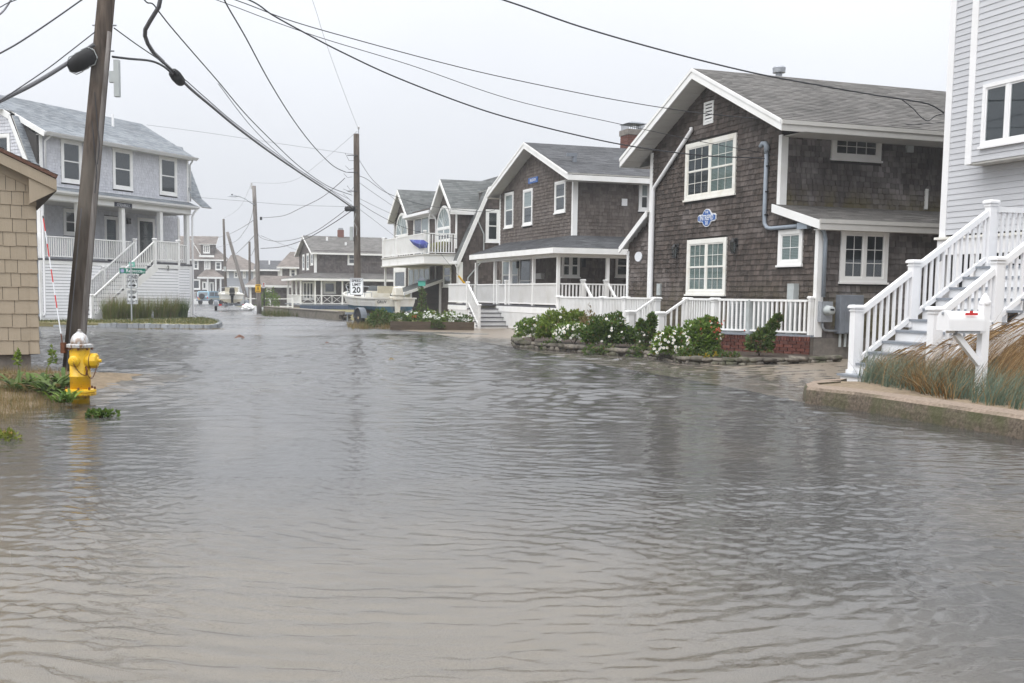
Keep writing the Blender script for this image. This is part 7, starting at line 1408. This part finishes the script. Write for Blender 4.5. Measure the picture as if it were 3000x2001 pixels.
MB().hexa([(.035, -.72, 1.18), (.05, -.72, 1.18), (.05, .72, 1.18), (.035, .72, 1.18), (.15, -.7, 1.66), (.17, -.7, 1.66), (.17, .7, 1.66), (.15, .7, 1.66)]).build('rear_window', 'smoke_glass', tk)
for s_ in (-1, 1):
    y = s_*.845; MB().prism([(.35, 1.16), (.42, 1.66), (1.5, 1.68), (1.5, 1.16)], min(y, y+s_*.01), max(y, y+s_*.01), 'y').build('side_window', 'smoke_glass', tk); MB().prism([(1.65, 1.16), (1.65, 1.68), (2.55, 1.66), (2.9, 1.16)], min(y, y+s_*.01), max(y, y+s_*.01), 'y').build('side_window', 'smoke_glass', tk); MB().box((-.02, s_*.72-.08, .82), (.0, s_*.72+.08, 1.08)).build('tail_light', 'sign_red', tk)
    for x in (.72, 3.35): w_ = MB().lathe([(.22, -.13), (.38, -.13), (.4, -.09), (.4, .09), (.38, .13), (.22, .13)], (x, s_*.8, .40), 20, 'y').build('wheel', 'dark_rubber', tk); MB().lathe([(.03, -.1), (.22, -.12), (.22, .12), (.03, .1)], (x, s_*.8, .40), 14, 'y').build('rim', 'galvanised', w_)
sw = MB().lathe([(.2, -.12), (.36, -.12), (.38, -.08), (.38, .08), (.36, .12), (.2, .12)], (-.16, .05, 1.12), 22, 'x').build('spare_wheel', 'dark_rubber', tk); MB().lathe([(.03, -.1), (.2, -.08), (.2, .1), (.03, .1)], (-.16, .05, 1.12), 14, 'x').build('rim', 'galvanised', sw); MB().box((-.12, -.9, .5), (.0, .9, .66)).build('bumper', 'panel_grey', tk); MB().box((-.13, .3, .68), (-.12, .62, .84)).build('number_plate', 'stop_yellow', tk)
# ------------------------------------------------------------------ stone planter walls, bricks, stones
smesh = []
for q in range(6):
    bm = bmesh.new(); bmesh.ops.create_cube(bm, size=1); bmesh.ops.subdivide_edges(bm, edges=bm.edges, cuts=1, use_grid_fill=True)
    for v in bm.verts: v.co = v.co*(1-.16*(v.co.length-.5)) + Vector((noise.noise(v.co*1.7+Vector((q*7, 0, 0))), noise.noise(v.co*1.7+Vector((0, q*5, 3))), noise.noise(v.co*1.7+Vector((3, 0, q*9)))))*.16
    me = bpy.data.meshes.new('stone'); bm.to_mesh(me); bm.free(); me.materials.append(MATS['field_stone']); smesh.append(me)
    for p in me.polygons: p.use_smooth = True
def stone_wall(label, path, h, courses=2):
    pl = [Vector((p.x, p.y, 0)) for p in path]; w_ = thing('stone_wall', label, 'wall', pl[0]); jit = random.Random(len(label)); seg = [(b-a).length for a, b in zip(pl, pl[1:])]; T = sum(seg)
    def al(s):
        for k, L in enumerate(seg):
            if s <= L or k == len(seg)-1: return pl[k].lerp(pl[k+1], min(1, s/L)), (pl[k+1]-pl[k]).normalized()
            s -= L
    ch = h/courses
    for c in range(courses):
        s = -jit.random()*.2
        while s < T:
            L = jit.uniform(.15, .34) if c else jit.uniform(.13, .26); p, d = al(max(0, min(T, s+L/2))); q = p-pl[0]+Vector((-d.y, d.x, 0))*jit.uniform(-.02, .03); hh = ch*jit.uniform(.75, 1.2)
            piece('stone', jit.choice(smesh), w_, Matrix.Translation((q.x, q.y, c*ch+hh*.46-.02)) @ Matrix.Rotation(atan2(d.y, d.x)+jit.uniform(-.15, .15), 4, 'Z') @ Matrix.Rotation(jit.uniform(-.08, .08), 4, 'Y') @ Matrix.Diagonal((L*jit.uniform(.95, 1.12), jit.uniform(.2, .3), hh*1.15, 1))); s += L
    return w_
wl = [gz(1512, 1006), gz(1520, 1018), gz(1570, 1022), gz(1650, 1029), gz(1725, 1036), gz(1855, 1046)]; wr_ = [gz(1872, 1044), gz(1930, 1053), gz(2010, 1066), gz(2150, 1070), gz(2300, 1068), gz(2440, 1063)]
stone_wall('mossy fieldstone wall edging the daisy bed left of the porch steps', wl, .2); stone_wall('mossy fieldstone wall edging the brick porch bed right of the steps', wr_, .17)
def bed_sheet(name, pts, z, m):
    o = MB().add([(p[0], p[1], z) for p in pts], [tuple(range(len(pts)))]).build(name, m, recalc=False); o['kind'] = 'structure'
    bm = bmesh.new(); bm.from_mesh(o.data); bmesh.ops.triangulate(bm, faces=bm.faces)
    for f in bm.faces:
        if f.normal.z < 0: f.normal_flip()
    bm.to_mesh(o.data); bm.free()
I_ = lambda x, y: FI.w((x, y, 0))
bed_sheet('garden_bed', [(p.x, p.y) for p in wl]+[tuple(I_(-1.2, 5.4).xy), tuple(I_(-1.05, 11.4).xy)], .15, 'mulch'); bed_sheet('garden_bed', [(p.x, p.y) for p in wr_]+[tuple(I_(-.1, .0).xy), tuple(I_(-1.1, 2.1).xy), tuple(I_(-1.1, 3.5).xy)], .125, 'mulch')
# ------------------------------------------------------------------ bushes and flowers
def leaves(mb, c, rad, n, size, rr, shell=.55, lump=.28, flat=.0):
    c = Vector(c); sd_ = Vector((rr.random()*50, rr.random()*50, 0))
    for _ in range(n):
        while True:
            d = Vector((rr.gauss(0, 1), rr.gauss(0, 1), rr.gauss(0, 1))).normalized()
            if d.z > -.35: break
        k = (shell+(1-shell)*rr.random()**.5)*(1+lump*noise.noise(d*2.3+sd_)*1.6+.5*lump*noise.noise(d*5+sd_)); p = c+Vector((d.x*rad[0]*k, d.y*rad[1]*k, d.z*rad[2]*k)); s = size*rr.uniform(.6, 1.35)
        u = (d+Vector((rr.gauss(0, .7), rr.gauss(0, .7), rr.gauss(.25, .6)))).normalized(); v = u.orthogonal().normalized(); v = Matrix.Rotation(rr.uniform(0, 6.28), 3, u) @ v; wv = v*s*.27
        mb.add([p, p+u*s*.5+wv, p+u*s, p+u*s*.5-wv], [(0, 1, 2, 3)])
def _daisy(b):
    for k in range(12):
        a = 2*pi*k/12; ca, sa = cos(a), sin(a); ta, tb_ = cos(a+.2), sin(a+.2); tc_, td = cos(a-.2), sin(a-.2); b.add([(.22*ca, .22*sa, .05), (.8*ta, .8*tb_, .0), (1.0*ca, 1.0*sa, -.06), (.8*tc_, .8*td, .0)], [(0, 1, 2, 3)])
DA = unit('daisy_petals', 'petal', _daisy); DE_ = unit('daisy_eye', 'daisy_eye', lambda b: b.lathe([(.27, .0), (.25, .1), (.12, .17), (.01, .18)], n=8))
def bush(name, label, px, depth, z, rad, n, size, m, daisies=0, seed=1, low=False, extra=None, side=None):
    rr = random.Random(seed); P = atd(px, depth, z); h = thing(name, label, 'bush', P); mb = MB(); leaves(mb, (0, 0, rad[2]*.62), rad, n, size, rr); 
    for (dx, dy, dz_, k) in extra or []: leaves(mb, (dx, dy, dz_), [q*k for q in rad], int(n*k), size, rr)
    mb.build('foliage', m, h, kind='stuff', recalc=False)
    tw = MB()
    for k in range(5): a = rr.uniform(0, 6.28); tw.tube([(0, 0, -.05), (.3*rad[0]*cos(a), .3*rad[1]*sin(a), rad[2]*.5), (.7*rad[0]*cos(a), .7*rad[1]*sin(a), rad[2]*1.1)], [.012, .009, .004], 4)
    tw.build('stems', 'twig', h, kind='stuff'); toc = (O-P).normalized()
    for k in range(daisies):
        for _ in range(40):
            d = Vector((rr.gauss(0, 1), rr.gauss(0, 1), rr.gauss(-.1 if low else .3, .8))).normalized()
            if d.dot(toc) > .1 and d.z > -.3: break
        p = Vector((d.x*rad[0], d.y*rad[1], rad[2]*.62+d.z*rad[2]))*1.0; p.x *= 1.06; p.y *= 1.06; nrm = (d*.7+Vector((0, 0, .35))+toc*.5+Vector((rr.gauss(0, .25), rr.gauss(0, .25), 0))).normalized(); s = rr.uniform(.026, .042)
        M4 = Matrix.Translation(p) @ nrm.to_track_quat('Z', 'Y').to_matrix().to_4x4() @ Matrix.Diagonal((s, s, s, 1)); o = piece('daisy', DA, h, M4); piece('daisy_eye', DE_, o, Matrix.Identity(4))
    return h
bush('daisy_bush', 'rounded daisy bush at the left end of the fieldstone wall', 1562, 28.3, .2, (.46, .42, .36), 2100, .075, 'leaf_mid', 34, 1)
bush('lime_shrub', 'tall yellow-green shrub rising behind the daisies at the porch rail', 1632, 27.9, .2, (.44, .4, .48), 2300, .085, 'leaf_lime', 5, 2, extra=[(.5, .1, .5, .55), (-.3, -.3, .2, .5)])
bush('daisy_bush', 'sprawling daisy clump thick with white flowers spilling on the fieldstone wall', 1680, 27.0, .2, (.5, .42, .30), 2200, .075, 'leaf_mid', 78, 3)
bush('dark_shrub', 'dense dark green shrub between daisy clump and porch step post', 1785, 26.0, .1, (.52, .5, .50), 3400, .075, 'leaf_dark', 20, 4, True, extra=[(-.35, -.1, .3, .6), (.32, -.15, .25, .55)])
bush('brown_seedhead_plant', 'thin brownish plant with dry seed heads between two bushes', 1722, 27.2, .2, (.22, .2, .5), 450, .07, 'dry_grass', 0, 41)
bush('step_shrub', 'slender green shrub growing through the stair balusters', 1893, 24.9, .15, (.17, .2, .40), 1100, .075, 'leaf_dark', 8, 5, extra=[(.12, .0, .6, .5), (-.14, 0, .5, .45)])
bush('daisy_bush', 'large daisy bush overhanging the wall right of the steps', 1968, 23.2, .06, (.42, .42, .38), 2600, .075, 'leaf_mid', 52, 6)
bush('berry_shrub', 'tall glossy shrub with red berries in front of the short railing', 2050, 23.5, .15, (.42, .42, .46), 2700, .075, 'leaf_mid', 10, 7, extra=[(.2, .1, .55, .5), (-.3, 0, .2, .5), (.12, -.15, .1, .6)])
bs = bpy.data.objects['berry_shrub']; rr = random.Random(9); bu_ = unit('berry', 'bloom_red', lambda b: b.lathe([(.005, -.02), (.02, 0), (.005, .02)], n=6))
for _ in range(26): piece('berry', bu_, bs, Matrix.Translation((.3+rr.gauss(0, .16), -.32+rr.uniform(-.1, .1), .55+rr.gauss(0, .2))))
bush('goldenrod_clump', 'leafy goldenrod clump leaning before the red brick base', 2225, 23.3, .15, (.26, .22, .30), 700, .09, 'leaf_weed', 0, 8, extra=[(.16, 0, .42, .5), (.28, 0, .62, .36), (.36, 0, .78, .24)])
for i, (px, dp, n, hh, lb) in enumerate([(2040, 22.6, 7, .22, 'yellow goldenrod sprigs drooping over the wall by the daisy bush'), (2150, 22.75, 6, .16, 'low green weed rooted at the foot of the fieldstone wall'), (1590, 27.3, 7, .15, 'green weeds at the foot of the left fieldstone wall'), (1765, 25.2, 8, .16, 'straggling weeds below the dark shrub'), (1880, 24.4, 6, .18, 'tuft of weeds beside the porch steps')]):
    P = atd(px, dp, 0); h = thing('wall_weed', lb, 'weed', P); mb = MB(); rr = random.Random(50+i)
    for k in range(n): leaves(mb, (rr.uniform(-.4, .4), rr.uniform(-.05, .05), hh*.4), (.14, .1, hh), 60, .07, rr)
    mb.build('foliage', 'leaf_weed', h, kind='stuff', recalc=False)
    if i == 0:
        mb = MB()
        for k in range(5): leaves(mb, (-.35+.17*k+.05, -.06, .05+.02*k), (.05, .05, .1), 40, .035, rr)
        mb.build('blossom', 'goldenrod', h, kind='stuff', recalc=False)
# planter flowers
rr = random.Random(21)
for i, (u, wd, ht, fl, m_, lb) in enumerate([(.35, .35, .3, 0, 'leaf_weed', 'pale green foliage mound at the planter left end'), (.95, .45, .33, 8, 'leaf_mid', 'green foliage mound in the middle of the timber planter'), (1.55, .35, .35, 40, 'leaf_mid', 'white flowering clump behind the planter edge'), (1.75, .25, .2, 0, 'leaf_weed', 'foliage trailing over the timber planter front'), (2.25, .4, .35, 14, 'leaf_mid', 'flower clump near the planter right end'), (2.8, .3, .26, 10, 'leaf_weed', 'small mixed flower clump beside the porch steps')]):
    P = pf.w((u, .5 if i != 3 else .02, .22 if i != 3 else .08)); h = thing('planter_plant', lb, 'plant', P); mb = MB(); leaves(mb, (0, 0, ht*.5), (wd, .4 if i != 3 else .12, ht), 700, .075, rr); mb.build('foliage', m_, h, kind='stuff', recalc=False)
    for k in range(fl): piece('flower', DA, h, Matrix.Translation((rr.uniform(-wd, wd)*.9, -.3+rr.uniform(-.15, .3), ht*rr.uniform(.6, 1.45))) @ Matrix.Rotation(rr.uniform(.3, 1.4), 4, 'X') @ Matrix.Scale(rr.uniform(.035, .05), 4))
P = pf.w((1.18, .9, .2)); h = thing('birdhouse', 'weathered pale green birdhouse on a dark pole among the planter flowers', 'birdhouse', P); zt_ = at(1230, 838, (P-O).dot(FW)).z-P.z; MB().box((-.03, -.03, 0), (.03, .03, zt_)).build('pole', 'timber_old', h); MB().box((-.14, -.12, zt_), (.14, .12, zt_+.2)).build('box', 'sign_green_pale', h); MB().prism([(-.2, zt_+.2), (.2, zt_+.2), (0, zt_+.36)], -.16, .16, 'y').build('roof', 'panel_grey', h)
mb = MB(); 
for k in range(14): leaves(mb, (rr.uniform(-.06, .06), rr.uniform(-.1, 0), .1+zt_*.9*k/14), (.2-.008*k, .16, .12), 45, .07, rr)
mb.build('climbing_vine', 'leaf_weed', h, kind='stuff', recalc=False)
# ------------------------------------------------------------------ ornamental grasses before the white skirt
for i, px in enumerate((322, 352, 388, 424, 470, 503, 531)):
    P = FL_.w((0, 0, 0)); q = FL_.on_y(px, 930, -1.85); P = FL_.w((q.x, -1.85, .15)); last = i == 6
    h = thing('ornamental_grass', 'dark rounded grass clump at the end of the row by the skirt corner' if last else 'upright ornamental grass clump in the row before the white skirt', 'grass', P, 0, 'ornamental grasses in a row'); mb = MB(); blades(mb, (0, 0), 420, .28, .55, .98, .012, .022, spread=.62, segs=3, rr=random.Random(i), curl=.9); mb.build('leaf_tuft', 'leaf_dark' if last else 'ornamental', h, kind='stuff', recalc=False); mb = MB(); blades(mb, (0, 0), 60, .2, .9, 1.25, .008, .014, spread=.5, segs=3, rr=random.Random(i+9)); mb.build('seed_heads', 'dry_grass', h, kind='stuff', recalc=False)
# ------------------------------------------------------------------ beach grass on the sandy bed
rr = random.Random(33); ga, gb = MB(), MB()
def on_bed(px, py): return gz(px, py, .195)
for k in range(520):
    px = rr.uniform(2530, 3140); lim = 1122+(px-2530)*.185; py = rr.uniform(1078, lim); c = on_bed(px, py); blades(ga, c, 12, .08, .2, .5, .006, .012, lean=(.38, -.12), spread=1.05, segs=4, rr=rr, z0=.19, curl=.6)
for k in range(420):
    px = rr.uniform(2550, 3150); py = rr.uniform(1070, 1112+(px-2550)*.14); c = on_bed(px, py); tall = .5+.68*min(1, (px-2550)/260); blades(gb, c, 10, .09, .45*tall, .98*tall, .004, .008, lean=(.62, -.05), spread=.4, segs=6, rr=rr, z0=.19, curl=1.0)
for k in range(170):
    px = rr.uniform(2590, 2790); py = rr.uniform(1100, 1120+(px-2590)*.26); c = on_bed(px, py); blades(gb, c, 9, .12, .2, .48, .008, .017, lean=(-.45, -.6), spread=1.3, segs=4, rr=rr, z0=.19, curl=.3)
o = ga.build('beach_grass', 'beach_green', recalc=False, kind='stuff'); tag(o, 'blue-green beach grass sprawling over the sandy bed by the mailbox', 'grass'); o = gb.build('dry_beach_grass', 'beach_tan', recalc=False, kind='stuff'); tag(o, 'tan seed stems of beach grass bent over by the wind', 'grass')
mb = MB()
for k in range(420):
    px = rr.uniform(2560, 3150); py = rr.uniform(1075, 1115+(px-2560)*.12); c = on_bed(px, py); h_ = (.5+.68*min(1, (px-2560)/260))*rr.uniform(.8, 1.1); a = rr.uniform(-.2, .2); p = [Vector((c.x+.68*h_*(s**1.7)*cos(a), c.y-.08*h_*s+.2*h_*(s**1.9)*sin(a), .19+h_*(s-.2*s*s))) for s in (0, .3, .55, .75, .9, 1.0, 1.08)]; p[-1].z -= .06*h_; mb.tube(p, [.0022, .0022, .002, .002, .006, .0085, .002], 4, False)
o = mb.build('seed_stems', 'beach_tan', recalc=False, kind='stuff'); tag(o, 'feathery seed heads nodding above the beach grass', 'grass')
# ------------------------------------------------------------------ weeds and dry grass round the hydrant
rr = random.Random(14)
for i, (px, py, sc_, n_, m_, lb) in enumerate([(150, 1160, 1.3, 70, 'leaf_weed', 'broad-leaved green weed beside the hydrant'), (58, 1150, 1.2, 60, 'leaf_weed', 'pale leafy weed under the beige shed corner'), (192, 1182, .85, 50, 'leaf_mid', 'small toothed weed at the water edge by the hydrant'), (108, 1142, 1.25, 70, 'leaf_dark', 'dark green weed between shed footing and hydrant'), (12, 1128, 1.0, 50, 'dry_grass', 'reddish dry weed against the block footing'), (170, 1140, 1.2, 60, 'leaf_dark', 'tall dark weed behind the hydrant standpipe')]):
    P = gz(px, py, .05); h = thing('weed_plant', lb, 'weed', P); mb = MB()
    for k in range(n_):
        a = rr.uniform(0, 6.28); L = rr.uniform(.13, .33)*sc_; up = rr.uniform(.35, 1.7); wd = rr.uniform(.014, .026)*sc_; d = Vector((cos(a), sin(a), 0)); s_ = Vector((-sin(a), cos(a), 0))*wd; o_ = Vector((rr.gauss(0, .06), rr.gauss(0, .06), 0)); vs = []
        for j in range(7): u = j/6; c = o_+d*L*u+Vector((0, 0, L*up*(u-.6*u*u)+.01)); wv_ = s_*(sin(pi*min(1, u*.92+.06))**.7)*(1+.12*(j % 2)); vs += [c-wv_, c+wv_]
        mb.add(vs, [(2*j, 2*j+1, 2*j+3, 2*j+2) for j in range(6)])
    mb.build('leaf_rosette', m_, h, kind='stuff', recalc=False)
    if i in (1, 3):
        mb = MB(); x0_ = .12 if i == 3 else -.02; mb.tube([(x0_, 0, 0), (x0_+.02, 0, .28), (x0_+(.12 if i == 3 else .0), 0, .48)], .005, 5); leaves(mb, (x0_+(.1 if i == 3 else 0), 0, .40), (.025, .025, .15), 80, .05, rr); mb.build('flower_stalk', 'leaf_lime', h, kind='stuff', recalc=False)
mb = MB()
for k in range(1500):
    px, py = rr.uniform(-60, 225), rr.uniform(1105, 1236); c = gz(px, py, .04)
    if py < 1246-px*.27: blades(mb, c, 5, .05, .04, .16, .003, .006, spread=1.1, segs=2, rr=rr, z0=bank_z(c.x, c.y), curl=.2)
o = mb.build('dry_bank_grass', 'dry_grass', recalc=False, kind='stuff'); tag(o, 'dry straw-coloured grass on the sandy bank by the hydrant', 'grass')
def seaweed(label, px, py, n, L, m_='leaf_dark'):
    P = gz(px, py); h = thing('seaweed_clump', label, 'seaweed', P); mb = MB()
    for k in range(n): leaves(mb, (rr.uniform(-L, L), rr.uniform(-.05, .05), .015), (.06, .05, .05), 26, .05, rr)
    mb.build('fronds', m_, h, kind='stuff', recalc=False)
seaweed('clump of dark seaweed drifting right of the hydrant', 308, 1222, 12, .17); seaweed('small yellowish weed tuft in the shallows', 25, 1288, 5, .1, 'vine')
def litter(label, px, py, s, m_):
    P = gz(px, py); P.z = max(.012, road_z(P.x, P.y)+.01); o = MB().add([(-.5*s, -.2*s, 0), (0, -.34*s, .12*s), (.5*s, -.1*s, .04*s), (.35*s, .3*s, .18*s), (-.2*s, .3*s, .32*s), (0, 0, .38*s)], [(0, 1, 5), (1, 2, 5), (2, 3, 5), (3, 4, 5), (4, 0, 5)]).build('floating_leaf', m_, recalc=False); o.location = P; tag(o, label, 'leaf')
litter('curled brown leaf lying on the flooded street', 1147, 1056, .13, 'dry_grass'); litter('dark scrap of seaweed on the far wet street', 702, 993, .32, 'copper_brown'); litter('small dark scrap on the wet street', 958, 1007, .12, 'copper_brown')
# verge weeds by the poles and wall
def weeds(label, px0, px1, py0, py1, n, h0, h1, m_, z0=.0, name='verge_weeds'):
    mb = MB()
    for k in range(n): c = gz(rr.uniform(px0, px1), rr.uniform(py0, py1)); blades(mb, c, 9, .12, h0, h1, .012, .03, spread=.9, segs=2, rr=rr, z0=z0, curl=.3)
    o = mb.build(name, m_, recalc=False, kind='stuff'); tag(o, label, 'weeds')
weeds('dry and green weeds round the foot of the dark utility pole', 1022, 1145, 950, 966, 160, .08, .28, 'dry_grass'); weeds('greener weeds between the dark pole and timber planter', 1060, 1145, 946, 962, 130, .1, .35, 'turf'); weeds('yellowing weeds along the foot of the street wall', 770, 880, 917, 929, 150, .12, .5, 'turf'); weeds('sparse seaweed line below the granite kerb', 380, 650, 964, 967, 60, .02, .07, 'dry_grass')
for label, px, dp, rad, m_, sd_ in (('round green shrub behind the parking sign', 786, 71, (.7, .6, .9), 'leaf_mid', 61), ('grey-green shrub at the left end of the timber planter', 1118, 42.6, (.5, .5, .42), 'leaf_weed', 62)): bush('verge_shrub', label, px, dp, .0, rad, 1300, .11, m_, 0, sd_)
# blue printed flag over the balcony rail
B0 = FG.w((bx0, 0, 0)); fl = [FG.on_x(p, q, bx0-.06) for p, q in ((1199, 702), (1240, 703), (1254, 712), (1250, 726), (1228, 728), (1210, 716))]; fw_ = [FG.w(p) for p in fl]; c = fw_[0].copy()
cen = sum((p-c for p in fw_), Vector())/6; mb = MB(); mb.add([p-c for p in fw_]+[cen-FG.x*.12]+[p-c+FG.x*.02 for p in fw_], [(i, (i+1) % 6, 6) for i in range(6)]+[tuple(range(12, 6, -1))]); plain('flag_blue', (.03, .045, .27), .6, .3, 9, dirt=(.3, .42, .6), damt=.7, dscale=3.5); o = mb.build('beach_flag', 'flag_blue', recalc=False); o.location = c; tag(o, 'blue and white printed flag tied over the balcony railing', 'flag')
# ------------------------------------------------------------------ sea mist
hz = MB().box((-230, -70, -1.8), (230, 260, 14)).build('haze', 'white_paint'); hz['kind'] = 'stuff'; hz.data.materials.clear(); hm = bpy.data.materials.new('mist'); hm.use_nodes = True; hm.node_tree.nodes.clear(); ho = hm.node_tree.nodes.new('ShaderNodeOutputMaterial'); pv = hm.node_tree.nodes.new('ShaderNodeVolumePrincipled'); pv.inputs['Color'].default_value = (.93, .95, .98, 1); pv.inputs['Density'].default_value = .0012; pv.inputs['Anisotropy'].default_value = .3; hm.node_tree.links.new(pv.outputs[0], ho.inputs['Volume']); hz.data.materials.append(hm); tag(hz, 'thin pale sea mist over the whole street', 'mist')
